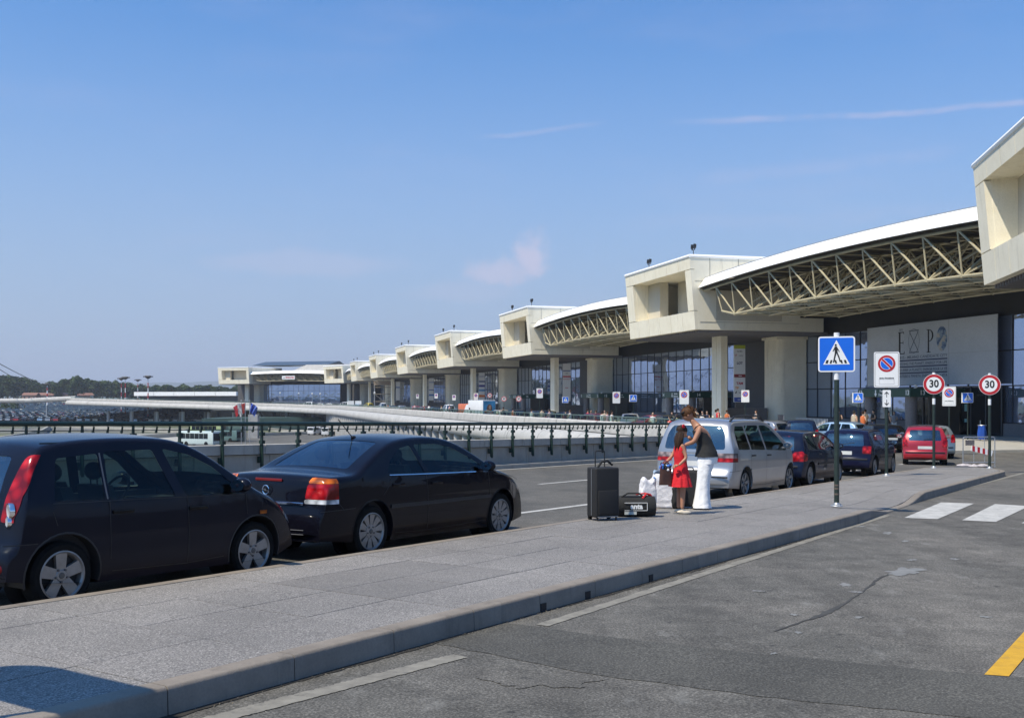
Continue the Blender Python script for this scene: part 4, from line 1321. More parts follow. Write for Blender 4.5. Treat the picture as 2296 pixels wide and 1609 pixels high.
# ------------------------------------------------------------------ cars
def interp(pts, x):
    if x <= pts[0][0]: return pts[0][1]
    for (a, fa), (b, fb) in zip(pts[:-1], pts[1:]):
        if x <= b: return fa+(fb-fa)*(x-a)/(b-a) if b > a else fb
    return pts[-1][1]
def chaikin(p, it=2):
    for _ in range(it):
        q = [p[0]]
        for a, b in zip(p[:-1], p[1:]):
            q.append((a[0]*.75+b[0]*.25, a[1]*.75+b[1]*.25)); q.append((a[0]*.25+b[0]*.75, a[1]*.25+b[1]*.75))
        q.append(p[-1]); p = q
    return p
def inside(poly, u, v):
    c = False; n = len(poly); j = n-1
    for i in range(n):
        (xi, yi), (xj, yj) = poly[i], poly[j]
        if (yi > v) != (yj > v) and u < (xj-xi)*(v-yi)/(yj-yi)+xi: c = not c
        j = i
    return c
def rpoly(poly, r=.04, n=3):
    out = []; m = len(poly)
    for i in range(m):
        p, a, b = Vector(poly[i]), Vector(poly[i-1]), Vector(poly[(i+1) % m])
        u = (a-p); w = (b-p); ra = min(r, u.length*.45, w.length*.45)
        A = p+u.normalized()*ra; B = p+w.normalized()*ra
        for k in range(n+1):
            t = k/n; q = A*(1-t)**2+p*2*t*(1-t)+B*t*t; out.append((q.x, q.y))
    return out
class Car:
    def __init__(s, W, top, zb, belt, tum=.42, crown=.035, rb=.16, fb=.30, rr=.09, taper=(.55, .10, .75, .14), wr=.31, axles=(.7, 3.3), lowpoly=False, waist=.012):
        s.W = W/2; s.top = chaikin(top, 1 if lowpoly else 2); s.zb = zb; s.belt = belt; s.tum = tum; s.crown = crown
        s.rb, s.fb, s.rr, s.taper = rb, fb, rr, taper; s.L = top[-1][0]; s.wr = wr; s.ax = axles; s.waist = waist
        s.x0 = top[0][0]
        P = s.top; d = [0]
        for a, b in zip(P[:-1], P[1:]): d.append(d[-1]+math.hypot(b[0]-a[0], b[1]-a[1]))
        n = 44 if lowpoly else 96
        s.st = []
        for i in range(n):
            t = d[-1]*i/(n-1)
            k = max(j for j in range(len(d)) if d[j] <= t+1e-9); k = min(k, len(d)-2)
            u = (t-d[k])/max(1e-9, d[k+1]-d[k]); s.st.append((P[k][0]+(P[k+1][0]-P[k][0])*u, P[k][1]+(P[k+1][1]-P[k][1])*u))
        s.ns = 8 if lowpoly else 12
        bm = bmesh.new(); rings = []
        for (x, zt) in s.st: rings.append([bm.verts.new(s.sh(*p)) for p in s.ring(x, zt)])
        K = len(rings[0])
        for a, b in zip(rings[:-1], rings[1:]):
            for j in range(K): bm.faces.new((a[j], a[(j+1) % K], b[(j+1) % K], b[j]))
        bm.faces.new(rings[0]); bm.faces.new(rings[-1][::-1])
        bmesh.ops.recalc_face_normals(bm, faces=bm.faces)
        s.bm = bm
    def plan(s, x):
        r, ar, f, af = s.taper; w = 1.0
        if x < r: w -= ar*((r-x)/r)**2.2
        if x > s.L-f: w -= af*((x-(s.L-f))/f)**2.0
        return w
    def hw(s, x, z):
        g = 1-.05*max(0, (.42-z)/.3)**2 if z < .42 else 1
        b_ = s.belt if not callable(s.belt) else s.belt(x)
        g += s.waist*math.sin(max(0, min(1, (z-.35)/(b_-.35)))*PI)-s.waist*.5
        w = s.W*s.plan(x)*g
        if z > b_: w -= s.tum*(z-b_)*(1-.12*(z-b_))
        return w
    def bot(s, x): return interp(s.zb, x) if isinstance(s.zb, (list, tuple)) else s.zb
    def sh(s, x, y, z):
        a = abs(y)/s.W
        x2 = x
        if x < .9: x2 += s.rb*a**2.6*(1-x/.9)**1
        if x > s.L-1.0: x2 -= s.fb*a**2.4*(1-(s.L-x)/1.0)
        return (x2, y, z)
    def ring(s, x, zt):
        zb = s.bot(x); zb = min(zb, zt-.05); r = min(s.rr, (zt-zb)*.4)
        pts = []
        for i in range(s.ns):
            u = i/(s.ns-1); z = zb+(zt-r-zb)*u
            pts.append((x, s.hw(x, z), z))
        w = s.hw(x, zt-r)
        for i in range(1, 5):
            a = PI/2*i/4; pts.append((x, w-r*1.25*(1-math.cos(a)), zt-r+r*math.sin(a)*.94))
        wi = w-r*1.25; zl = zt-r+r*.94
        for i in range(1, 6):
            y = wi*(1-i/5); pts.append((x, y, zl+r*.06*(1-(y/wi)**2)+s.crown*(1-(y/max(.2, wi))**2)*min(1, (zt-zb)*1.2)))
        full = pts+[(x, -y, z) for (_, y, z) in pts[-2::-1]]
        full += [(x, -s.hw(x, zb)+.3, zb), (x, s.hw(x, zb)-.3, zb)]
        return full
    def cut(s, poly, ax, test, grow=.05):
        # bisect the faces passing `test` along each edge of the 2D polygon (ax = axis looked along), return the faces inside
        i, j = {'y': (0, 2), 'x': (1, 2), 'z': (0, 1)}[ax]
        lo = [min(p[k] for p in poly)-grow for k in (0, 1)]; hi = [max(p[k] for p in poly)+grow for k in (0, 1)]
        bm = s.bm
        def near():
            F_ = []
            for f in bm.faces:
                us = [v.co[i] for v in f.verts]; vs = [v.co[j] for v in f.verts]
                if max(us) < lo[0] or min(us) > hi[0] or max(vs) < lo[1] or min(vs) > hi[1]: continue
                if test(f.calc_center_median(), f.normal): F_.append(f)
            return F_
        n = len(poly)
        for k in range(n):
            (a0, a1), (b0, b1) = poly[k], poly[(k+1) % n]
            if abs(a0-b0)+abs(a1-b1) < 1e-5: continue
            co = Vector((0, 0, 0)); co[i] = a0; co[j] = a1
            no = Vector((0, 0, 0)); no[i] = b1-a1; no[j] = -(b0-a0)
            L_ = math.hypot(b0-a0, b1-a1); e0, e1 = (b0-a0)/L_, (b1-a1)/L_
            fs = []
            for f in near():
                ds = [(v.co[i]-a0)*e0+(v.co[j]-a1)*e1 for v in f.verts]
                if max(ds) > -.01 and min(ds) < L_+.01: fs.append(f)
            g = set(fs)
            for f in fs: g.update(f.verts); g.update(f.edges)
            bmesh.ops.bisect_plane(bm, geom=list(g), plane_co=co, plane_no=no, dist=1e-5)
        out = []
        for f in near():
            c_ = f.calc_center_median()
            if inside(poly, c_[i], c_[j]): out.append(f)
        return out
    def take(s, faces, name, m, off=0.0, keep=False, smooth_=True):
        mb = MB(); idx = {}; vs = []; fs = []
        for f in faces:
            q = []
            for v in f.verts:
                if v not in idx: idx[v] = len(vs); vs.append((v.co+v.normal*off)[:])
                q.append(idx[v])
            fs.append(tuple(q))
        if not keep: bmesh.ops.delete(s.bm, geom=faces, context='FACES')
        mb.add(vs, fs); me = mb.mesh(name, m, smooth_, 60, fix=False)
        return me
def surf_y(car, X, z):
    x0 = X
    for _ in range(8): x0 -= (car.sh(x0, car.hw(x0, z), z)[0]-X)*.8
    return car.hw(x0, z)
def arc_path(cx, cz, r, a0, a1, n): return [(cx+r*math.cos(a0+(a1-a0)*i/n), cz+r*math.sin(a0+(a1-a0)*i/n)) for i in range(n+1)]
def rim_mesh(kind, r):
    mb = MB()
    rr = r*.70
    mb.lathe([(rr, -.085), (rr+.012, -.10), (rr-.004, -.104), (rr-.018, -.085), (rr-.03, .05)], 28, 'y', cap=False)
    def spoke(a, w0, w1, r0, r1, y=-.078, t=.03):
        ca, sa = math.cos(a), math.sin(a)
        q = []
        for (rad, w) in ((r0, w0), (r1, w1)):
            for sg in (-1, 1): q.append((ca*rad-sa*w*sg, sa*rad+ca*w*sg))
        q = [q[0], q[2], q[3], q[1]]
        vs = [(u, y-(.0 if k in (0, 3) else .012), v) for k, (u, v) in enumerate(q)]+[(u, y+t, v) for u, v in q]
        mb.add(vs, [(0, 1, 2, 3), (4, 7, 6, 5), (0, 4, 5, 1), (1, 5, 6, 2), (2, 6, 7, 3), (3, 7, 4, 0)])
    if kind == 5:
        for k in range(5): spoke(.35+2*PI*k/5, rr*.20, rr*.27, rr*.16, rr*.985)
        mb.lathe([(.001, -.088), (rr*.22, -.086), (rr*.28, -.074), (rr*.30, -.05)], 20, 'y')
    elif kind == 10:
        for k in range(10): spoke(.2+2*PI*k/10, rr*.10, rr*.215, rr*.30, rr*.985)
        mb.lathe([(.001, -.086), (rr*.38, -.084), (rr*.42, -.06)], 24, 'y')
    elif kind == 6:
        for k in range(6): spoke(.2+2*PI*k/6, rr*.12, rr*.17, rr*.16, rr*.985)
        mb.lathe([(.001, -.088), (rr*.24, -.086), (rr*.28, -.06)], 20, 'y')
    else:
        for k in range(7): spoke(.1+2*PI*k/7, rr*.16, rr*.34, rr*.2, rr*.98)
        mb.lathe([(.001, -.084), (rr*.5, -.080), (rr*.54, -.06)], 20, 'y')
    return mb.mesh('rim', M_alloy, True, 30)
_wh = {}
def wheel_meshes(kind, r):
    if (kind, r) in _wh: return _wh[(kind, r)]
    rr = r*.70
    t = MB(); t.lathe([(rr-.01, -.095), (rr+.03, -.108), (r-.03, -.106), (r-.004, -.08), (r, -.03), (r, .03), (r-.004, .08), (r-.03, .10), (rr, .09)], 32, 'y', cap=False)
    d = MB(); d.lathe([(.001, -.03), (rr*.99, -.03), (rr*.99, .06)], 24, 'y')
    d.lathe([(.001, -.035), (rr*.62, -.035)], 20, 'y', cap=False)
    c = MB(); c.lathe([(.001, -.094), (rr*.12, -.093), (rr*.14, -.084)], 14, 'y')
    for k in range(5):
        a = 2*PI*k/5+.9; c.lathe([(.001, -.092), (rr*.045, -.092), (rr*.05, -.08)], 8, 'y', c=(math.cos(a)*rr*.27, 0, math.sin(a)*rr*.27))
    _wh[(kind, r)] = (t.mesh('tyre', M_rubber, True, 40), rim_mesh(kind, r), d.mesh('brake_disc', M_dark), c.mesh('hub_cap', mat('hub_dark', (.10, .10, .10), .4, .5), True))
    return _wh[(kind, r)]
def add_wheels(root, car, kind):
    r = car.wr; W_ = car.W
    for x in car.ax:
        for sg in (1, -1):
            yy = sg*(W_-.13)
            ty, rm, ds, cp = wheel_meshes(kind, r)
            o = linkobj('wheel', ty, root, (x, yy, r), (0, 0, PI if sg > 0 else 0))
            linkobj('rim', rm, o); linkobj('brake_disc', ds, o); linkobj('hub_cap', cp, o)
def ribbon(car, path, w, name, m, root, sides=(1, -1), off=.003, thick=0):
    dense = []
    for a, b in zip(path[:-1], path[1:]):
        m_ = max(1, int(math.hypot(b[0]-a[0], b[1]-a[1])/.06))
        dense += [(a[0]+(b[0]-a[0])*i/m_, a[1]+(b[1]-a[1])*i/m_) for i in range(m_)]
    dense.append(path[-1])
    path = [p for p in dense if all(math.hypot(p[0]-ax_, p[1]-car.wr-.01) > car.wr+.075 for ax_ in car.ax)]
    if len(path) < 2: return
    for sg in sides:
        mb = MB(); n = len(path); vs = []
        for i, (x, z) in enumerate(path):
            a = path[max(0, i-1)]; b = path[min(n-1, i+1)]
            dx, dz = b[0]-a[0], b[1]-a[1]; l = math.hypot(dx, dz) or 1; nx, nz = -dz/l*w/2, dx/l*w/2
            for k in (-1, 1):
                xx, zz = x+nx*k, z+nz*k
                y = surf_y(car, xx, zz)
                vs.append(Vector((xx, sg*(y+off), zz)))
        if thick:
            vv = []
            for i in range(n):
                p, q = vs[2*i], vs[2*i+1]; o = Vector((0, sg*thick, 0))
                vv += [p-o*.3, p+o, q+o, q-o*.3]
            mb.add(vv, [(i*4+e, i*4+e+1, i*4+5+e, i*4+4+e) for i in range(n-1) for e in range(3) if math.hypot(path[i+1][0]-path[i][0], path[i+1][1]-path[i][1]) < .2])
        else:
            mb.add(vs, [(2*i, 2*i+1, 2*i+3, 2*i+2) for i in range(n-1) if math.hypot(path[i+1][0]-path[i][0], path[i+1][1]-path[i][1]) < .2])
        mb.build(name, m, root, smooth=bool(thick), ang=30)
def onside(s, ymin=.3):
    return lambda c, n: c.y*s > ymin and abs(n.y) > .25
def make_car(nm, spec, label, cat, group=None, loc=(0, 0, 0), rz=0, pitch=0.0):
    c = Car(spec['W'], spec['top'], spec['zb'], spec['belt'], **spec.get('kw', {}))
    root = empty(nm, loc, rz, label, cat, group)
    root.rotation_euler = (0, pitch, rz)
    P = spec['paint']
    hero = spec.get('hero', True)
    # side windows
    for pl in spec['side_win']:
        q = rpoly(pl, .035, 3)
        for sg in (1, -1):
            f = c.cut(q, 'y', onside(sg))
            if f:
                me = c.take(f, 'side_window', M_glass, -.006); linkobj('side_window', me, root)
    for key, nmw, mm in (('rear_win', 'rear_window', M_glassb), ('wind', 'windscreen', M_glass)):
        if key in spec:
            pl, ax, tst = spec[key]
            f = c.cut(rpoly(pl, .06, 3), ax, tst)
            if f: linkobj(nmw, c.take(f, nmw, mm, -.004), root)
    # wheel arches
    for x in c.ax:
        R0 = c.wr+spec.get('arch', .055)
        q = [(x+R0*math.cos(2*PI*k/28), c.wr+.01+R0*math.sin(2*PI*k/28)) for k in range(28)]
        for sg in (1, -1):
            f = c.cut(q, 'y', lambda cc, n, sg=sg: cc.y*sg > c.W-.45 and abs(n.y) > .12)
            if f: bmesh.ops.delete(c.bm, geom=f, context='FACES')
            mb = MB(); pa = arc_path(x, c.wr+.01, R0+.0, -.25, PI+.25, 18)
            vs = []
            for (xx, zz) in pa:
                y = surf_y(c, xx, zz)
                for (dy_, ro) in ((.002, .016), (.004, .0), (-.03, -.004), (-.36, 0)):
                    ux, uz = (xx-x)/R0, (zz-c.wr-.01)/R0
                    y = surf_y(c, xx+ux*ro, zz+uz*ro)
                    vs.append((xx+ux*ro, sg*(y+dy_), zz+uz*ro))
            k = 4; n = len(pa)
            mb.add(vs, [(i*k+j, i*k+j+1, i*k+k+j+1, i*k+k+j) for i in range(n-1) for j in range(k-1)])
            mb.add([(x+R0*math.cos(a), sg*(c.W-.36), c.wr+R0*math.sin(a)) for a in [2*PI*i/20 for i in range(20)]], [tuple(range(20))])
            mb.build('wheel_arch', [spec.get('archmat', M_black)], root, smooth=True)
    for it_ in spec.get('pan', []):
        (pl, ax, tst, name, mm, off) = it_[:6]
        q1 = rpoly(pl, .025, 2)
        f = c.cut(q1, ax, tst)
        if len(it_) > 6:
            q2 = it_[6]; sgn = 1 if sum(p[0] for p in pl) > 0 else -1
            t2 = lambda cc, n: tst(cc, n) and cc.y*sgn > .2
            f = [g for g in c.cut(q2, 'y', t2) if inside(q1, g.calc_center_median().y, g.calc_center_median().z)]
        if f: linkobj(name, c.take(f, name, mm, off), root)
    me = bpy.data.meshes.new('body'); c.bm.to_mesh(me)
    me.materials.append(P)
    me.polygons.foreach_set('use_smooth', [True]*len(me.polygons)); me.set_sharp_from_angle(angle=R_(38))
    linkobj('body', me, root)
    # cabin
    zr_ = c.belt if not callable(c.belt) else c.belt(c.L*.45)
    xa, xb = spec['cabin']
    mb = MB(); Wi = c.W-.14
    mb.box(.25, c.L-.35, -Wi+.16, Wi-.16, .22, .42)
    mb.box(xa, xb, -Wi, Wi, .36, .44); mb.box(xa, xa+.25, -Wi+.02, Wi-.02, .4, zr_-.06)
    mb.box(xb-.45, xb, -Wi+.02, Wi-.02, .5, zr_-.10)
    for sg in (-1, 1): mb.box(xa, xb, sg*(Wi-.01)-.03, sg*(Wi-.01)+.03, .4, zr_-.04)
    mb.build('cabin', M_int, root)
    xs = spec.get('seats', (xa+.55, xb-1.35))
    for k, x in enumerate(xs):
        for sg in (-1, 1):
            mb = MB(); y = sg*.36
            mb.hexa([(x, y-.24, .42), (x+.5, y-.24, .45), (x+.5, y+.24, .45), (x, y+.24, .42), (x-.05, y-.24, .58), (x+.5, y-.24, .62), (x+.5, y+.24, .62), (x-.05, y+.24, .58)])
            mb.hexa([(x-.05, y-.24, .5), (x+.1, y-.24, .5), (x+.1, y+.24, .5), (x-.05, y+.24, .5), (x-.22, y-.19, zr_+.12), (x-.10, y-.19, zr_+.12), (x-.10, y+.19, zr_+.12), (x-.22, y+.19, zr_+.12)])
            mb.tube((x-.16, y-.05, zr_+.10), (x-.17, y-.05, zr_+.2), .008, 5); mb.tube((x-.16, y+.05, zr_+.10), (x-.17, y+.05, zr_+.2), .008, 5)
            o = mb.build('seat', M_int, root)
            hb = MB(); hb.ball((x-.17, y, zr_+.25), (.055, .13, .085), 12, 8); hb.build('headrest', M_int, o, smooth=True)
    mb = MB(); cx, cz = xb-.75, zr_-.02
    mb.path([(cx+.10*math.cos(a), .36+.18*math.sin(a), cz+.16*math.cos(a)) for a in [2*PI*i/16 for i in range(17)]], .014, 6)
    mb.build('steering_wheel', M_int, root)
    add_wheels(root, c, spec['rim'])
    # seams, handles, mirrors
    for pth in spec.get('seams', []): ribbon(c, pth, .007, 'door_seam', M_sign_k, root, off=.0035)
    for (x, z) in spec.get('handles', []):
        for sg in (1, -1):
            mb = MB(); y = c.hw(x, z)
            mb.box(-.11, .11, -.012, .022, -.018, .018)
            me = bevel_mesh(mb.mesh('door_handle', spec.get('hmat', P)), .008, 2)
            linkobj('door_handle', me, root, (x, sg*y, z), (0, 0, 0 if sg > 0 else PI))
    if 'mirror' in spec:
        x, z, mr = spec['mirror']
        for sg in (1, -1):
            y = c.hw(x, z)
            mb = MB(); mb.ball((x, sg*(y+.12), z+.07), (.07, .115, .075), 14, 9); mb.box(x-.02, x+.05, sg*(y+.03)-.06, sg*(y+.03)+.06, z-.005, z+.03)
            o = mb.build('wing_mirror', spec.get('mmat', P), root, smooth=True, ang=60)
            g = MB(); g.add([(x-.066-.004*0, sg*(y+.12)+.095*math.cos(a), z+.07+.058*math.sin(a)) for a in [2*PI*i/16 for i in range(16)]], [tuple(range(16))])
            g.build('mirror_glass', mat('mirror_silver', (.7, .72, .75), .03, 1, 0), o)
    if hero:
        for fn in spec.get('extra', []): fn(c, root)
    c.bm.free()
    return root, c
def rear_test(xmax): return lambda c, n: c.x < xmax and (n.x < -.12 or abs(n.y) > .2 and c.x < xmax)
def top_test(x0, x1): return lambda c, n: x0 < c.x < x1 and n.z > .25
def backbox(y0, y1, z0, z1, x0, x1, name, m, bev=.0):
    def fn(c, root):
        mb = MB(); mb.box(x0, x1, y0, y1, z0, z1)
        me = mb.mesh(name, m)
        if bev: me = bevel_mesh(me, bev, 2)
        linkobj(name, me, root)
    return fn
def gen(fn):
    return fn

# ---- small dark hatchback (near left)
def fusion():
    L, h = 3.72, 1.49
    top = [(0, .36), (.0, .50), (.03, .56), (.10, .60), (.14, .90), (.26, 1.20), (.36, 1.36), (.50, 1.44), (1.0, 1.485), (1.6, 1.49), (1.95, 1.46), (2.25, 1.34), (2.72, 1.02), (2.95, .93), (3.35, .82), (3.58, .66), (3.69, .50), (3.72, .36)]
    side = [[(1.02, .935), (1.02, 1.345), (.60, 1.31), (.52, .95)], [(1.80, .925), (1.62, 1.37), (1.09, 1.36), (1.07, .935)], [(2.66, .905), (2.30, 1.19), (2.05, 1.31), (1.74, 1.375), (1.92, .92)]]
    rear = ([(-.52, .95), (.52, .95), (.47, 1.33), (-.47, 1.33)], 'x', lambda c, n: c.x < .5 and n.x < -.3)
    wind = ([(2.08, -.55), (2.08, .55), (2.66, .66), (2.66, -.66)], 'z', top_test(1.9, 2.8))
    lt = [(.60, .92), (.68, 1.32), (.74, 1.38), (.98, 1.30), (.98, .80), (.62, .78)]
    pan = []
    for sg in (1, -1):
        poly = [(sg*u, v) for u, v in ([(.60, .78), (.90, .78), (.90, .92), (.80, 1.16), (.70, 1.35), (.63, 1.33), (.60, 1.0)])]
        if sg < 0: poly = poly[::-1]
        pan.append((poly, 'x', lambda c, n: c.x < .55 and n.x < .3, 'tail_light', M_lred, .006, [(-.3, .72), (.20, .72), (.215, .82), (.27, 1.0), (.37, 1.20), (.475, 1.36), (.475, 1.42), (-.3, 1.42)]))
    pan.append(([(3.30, .60), (3.62, .46), (3.70, .62), (3.45, .82), (3.30, .80)], 'y', lambda c, n: c.y < -.2 and c.x > 3.2, 'headlight', M_lclr, .004))
    pan.append(([(3.30, .60), (3.62, .46), (3.70, .62), (3.45, .82), (3.30, .80)], 'y', lambda c, n: c.y > .2 and c.x > 3.2, 'headlight', M_lclr, .004))
    def extra(c, root):
        for sg in (1, -1):      # round white lamps in the cluster
            for (z, r) in ((.875, .062), (.785, .045)):
                y = .66*sg
                mb = MB(); mb.lathe([(.001, -.012), (r*.6, -.011), (r, -.004), (r*1.05, .03)], 18, 'x', c=(0, 0, 0))
                x = c.sh(.13+(z-.78)*.12, y, z)[0]+.012
                o = mb.build('reversing_lamp', M_lclr, root, (x-.012, y, z), (0, 0, -.25*(-sg)), smooth=True)
                rg = MB(); rg.lathe([(r*.98, -.008), (r*1.12, -.010), (r*1.2, 0), (r*1.2, .03)], 18, 'x', cap=False); rg.build('lamp_ring', M_chrome, o, smooth=True)
            mb = MB(); mb.ball((c.sh(.0, .70*sg, .40)[0]+.02, .70*sg, .40), (.02, .05, .055), 12, 8); mb.build('fog_lamp', M_lred, root, smooth=True)
        mb = MB(); mb.box(.10, .16, -.26, .26, .60, .71); mb.build('number_plate', mat('plate', (.6, .6, .58), .5), root)
        ribbon(c, [(2.86, .70), (2.96, .70)], .035, 'side_indicator', M_lamb, root, off=.004, thick=.008)
        ribbon(c, [(.50, 1.44), (1.2, 1.448), (1.9, 1.43)], .014, 'roof_gutter', M_sign_k, root, off=-.04)
        mb = MB(); mb.tube((1.72, 0, 1.50), (1.50, 0, 1.68), .006, 5); mb.build('aerial', M_black, root) if False else None
        ribbon(c, [(1.045, .94), (1.045, 1.35)], .016, 'pillar_trim', mat('pillar_grey', (.10, .10, .105), .3), root, off=.002)
    seams = [[(1.08, .40), (1.06, .92)], [(1.95, .28), (1.95, .6), (1.93, .92)], [(2.72, .30), (2.70, .62), (2.68, .90)], [(.50, .93), (1.4, .92), (2.66, .895)], [(1.10, .29), (1.95, .27), (2.60, .30)],
             [(.50, .86), (.58, .62), (.64, .58)], [(.08, .60), (.3, .60), (.42, .60)]]
    return dict(W=1.69, top=top, zb=[(0, .30), (.3, .26), (1, .20), (2.9, .20), (3.4, .22), (3.72, .30)], belt=.92, paint=P_navyf, side_win=side, rear_win=rear, wind=wind, pan=pan,
                cabin=(.42, 2.75), seams=seams, handles=[(1.20, .82), (2.06, .80)], mirror=(2.52, .93, 0), rim=5, extra=[extra],
                kw=dict(tum=.36, crown=.03, rb=.14, fb=.38, rr=.07, taper=(.5, .06, .8, .12), wr=.30, axles=(.62, 2.83)), hmat=P_black2, mmat=P_navyf)
sp = fusion()
X_side = -8.33
def park(sp, xr, rear_axle_Y, nm, label, cat, group, heading=0.0):
    ax0 = sp['kw']['axles'][0]
    p_ = Rw(xr-sp['W']/2, rear_axle_Y-ax0)
    g_ = group
    r, c = make_car(nm, sp, label, cat, g_, p_, RA+heading, GR if rear_axle_Y < 50 else 0)
    return r
GP = 'cars parked along the island kerb'
park(sp, -8.33, 5.60, 'parked_car', 'dark navy hatchback nearest the camera, cut off by the left picture edge', 'car', GP)

# ---- black saloon
def saloon():
    top = [(0, .34), (.0, .52), (.03, .60), (.06, .66), (.075, .80), (.10, .945), (.16, .985), (.32, 1.0), (.60, 1.01), (.72, 1.035), (1.05, 1.20), (1.40, 1.35), (1.65, 1.415), (2.0, 1.445), (2.4, 1.445), (2.75, 1.40), (3.1, 1.26),
           (3.55, 1.00), (3.70, .955), (4.06, .90), (4.40, .80), (4.63, .66), (4.72, .5), (4.74, .34)]
    side = [[(1.30, .985), (1.98, .975), (1.84, 1.335), (1.62, 1.30), (1.36, 1.15), (1.25, 1.02)], [(2.06, .972), (3.02, .955), (3.36, .975), (3.08, 1.14), (2.72, 1.29), (2.40, 1.345), (1.93, 1.345)]]
    rear = ([(.76, -.62), (.76, .62), (1.46, .50), (1.46, -.50)], 'z', top_test(.6, 1.6))
    wind = ([(2.82, -.54), (2.82, .54), (3.48, .68), (3.48, -.68)], 'z', top_test(2.6, 3.6))
    pan = []
    for sg in (1, -1):
        def fx_(poly): return [(sg*u, v) for u, v in (poly if sg > 0 else poly[::-1])]
        tst = lambda c, n: c.x < .34
        pan.append((fx_([(.575, .685), (.99, .685), (.99, .735), (.575, .735)]), 'x', tst, 'reversing_lamp', M_lclr, .004))
        pan.append((fx_([(.58, .738), (.99, .738), (.99, .915), (.60, .915)]), 'x', tst, 'tail_light', M_lred, .005))
        pan.append((fx_([(.60, .918), (.99, .918), (.99, .955), (.80, .975), (.615, .985)]), 'x', tst, 'indicator', M_lamb, .005))
    for sg in (1, -1):
        pan.append(([(4.33, .62), (4.62, .60), (4.63, .74), (4.40, .80)], 'y', (lambda sg: lambda c, n: c.y*sg > .3 and c.x > 4.1)(sg), 'headlight', M_lclr, .004))
    def extra(c, root):
        mb = MB(); n = 12; vs = []
        for i in range(n+1):
            y = -.58+1.16*i/n; x = c.sh(.062, y, .7)[0]-.016
            vs += [(x-.004, y, .665), (x-.016, y, .672), (x-.016, y, .692), (x-.004, y, .70)]
        mb.add(vs, [(i*4+e, i*4+e+1, i*4+5+e, i*4+4+e) for i in range(n) for e in range(3)])
        mb.build('chrome_strip', M_chrome, root, smooth=True)
        mb = MB(); y0 = .0
        mb.path([(-.0, .052*math.cos(a), .052*math.sin(a)) for a in [2*PI*i/20 for i in range(21)]], .007, 6)
        mb.add([(-.006, -.075, -.012), (-.006, .015, -.004), (-.006, -.01, .010), (-.006, .075, .012), (-.006, -.015, .004), (-.006, .01, -.010)], [(0, 1, 2, 3, 4, 5)])
        mb.build('emblem', M_chrome, root, (.048, 0, .825), smooth=False)
        mb = MB(); mb.box(-.012, 0, -.22, .22, -.016, .016); linkobj('brake_light', bevel_mesh(mb.mesh('brake_light', mat('lamp_dark_red', (.16, .01, .01), .2)), .004), root, (.10, 0, .945))
        mb = MB()
        for (y0_, w_) in ((.50, .06), (.40, .04), (-.42, .05), (-.50, .05)): mb.box(.03, .045, y0_-w_/2, y0_+w_/2, .678, .688)
        mb = MB(); mb.box(.016, .045, -.26, .26, .545, .645); mb.build('number_plate', mat('plate', (.6, .6, .58), .5), root)
        mb = MB()
        for i in range(13):
            pass
        for z in (.385, .335):
            mb = MB(); vs = []
            for i in range(n+1):
                y = -.62+1.24*i/n; x = c.sh(0.0, y, .4)[0]-.004; vs += [(x-.002, y, z-.004), (x-.007, y, z), (x-.002, y, z+.004)]
            mb.add(vs, [(i*3+e, i*3+e+1, i*3+4+e, i*3+3+e) for i in range(n) for e in range(2)]); mb.build('bumper_line', mat('dull_trim', (.10, .10, .11), .5), root)
        ribbon(c, [(1.26, .984), (2.0, .972), (3.36, .957)], .012, 'window_trim', M_chrome, root, off=.004, thick=.004)
        ribbon(c, [(1.15, .60), (2.0, .60), (3.55, .61)], .045, 'side_moulding', M_black, root, off=.004, thick=.010)
        ribbon(c, [(3.83, .60), (3.90, .60)], .035, 'side_indicator', M_lamb, root, off=.004, thick=.008)
        mb = MB(); mb.tube((1.55, 0, 1.43), (1.28, 0, 1.66), .006, 6); mb.ball((1.57, 0, 1.43), (.05, .025, .02), 8, 5); mb.build('aerial', M_black, root)
    seams = [[(2.02, .26), (2.02, .6), (1.98, .96)], [(1.05, .66), (1.12, .74), (1.24, .86), (1.28, .97)], [(3.44, .30), (3.42, .62), (3.38, .94)], [(1.2, .27), (2.0, .25), (3.4, .28)], [(.42, .62), (.34, .70), (.30, .94)], [(3.5, .92), (4.0, .86), (4.2, .80)],
             [(0.1, .60), (.3, .61), (.62, .62)]]
    return dict(W=1.79, top=top, zb=[(0, .26), (.3, .24), (1, .18), (3.6, .18), (4.2, .2), (4.74, .24)], belt=.955, paint=P_black, side_win=side, rear_win=rear, wind=wind, pan=pan,
                cabin=(1.0, 3.5), seams=seams, handles=[(1.42, .86), (2.20, .85)], mirror=(3.22, .965, 0), rim=10, extra=[extra], arch=.05, archmat=P_black,
                kw=dict(tum=.50, crown=.03, rb=.13, fb=.42, rr=.075, taper=(.55, .08, .9, .16), wr=.315, axles=(.96, 3.74)))
park(saloon(), -8.5, 9.86, 'parked_car', 'glossy black saloon with chrome boot strip and amber red tail lights', 'car', GP)

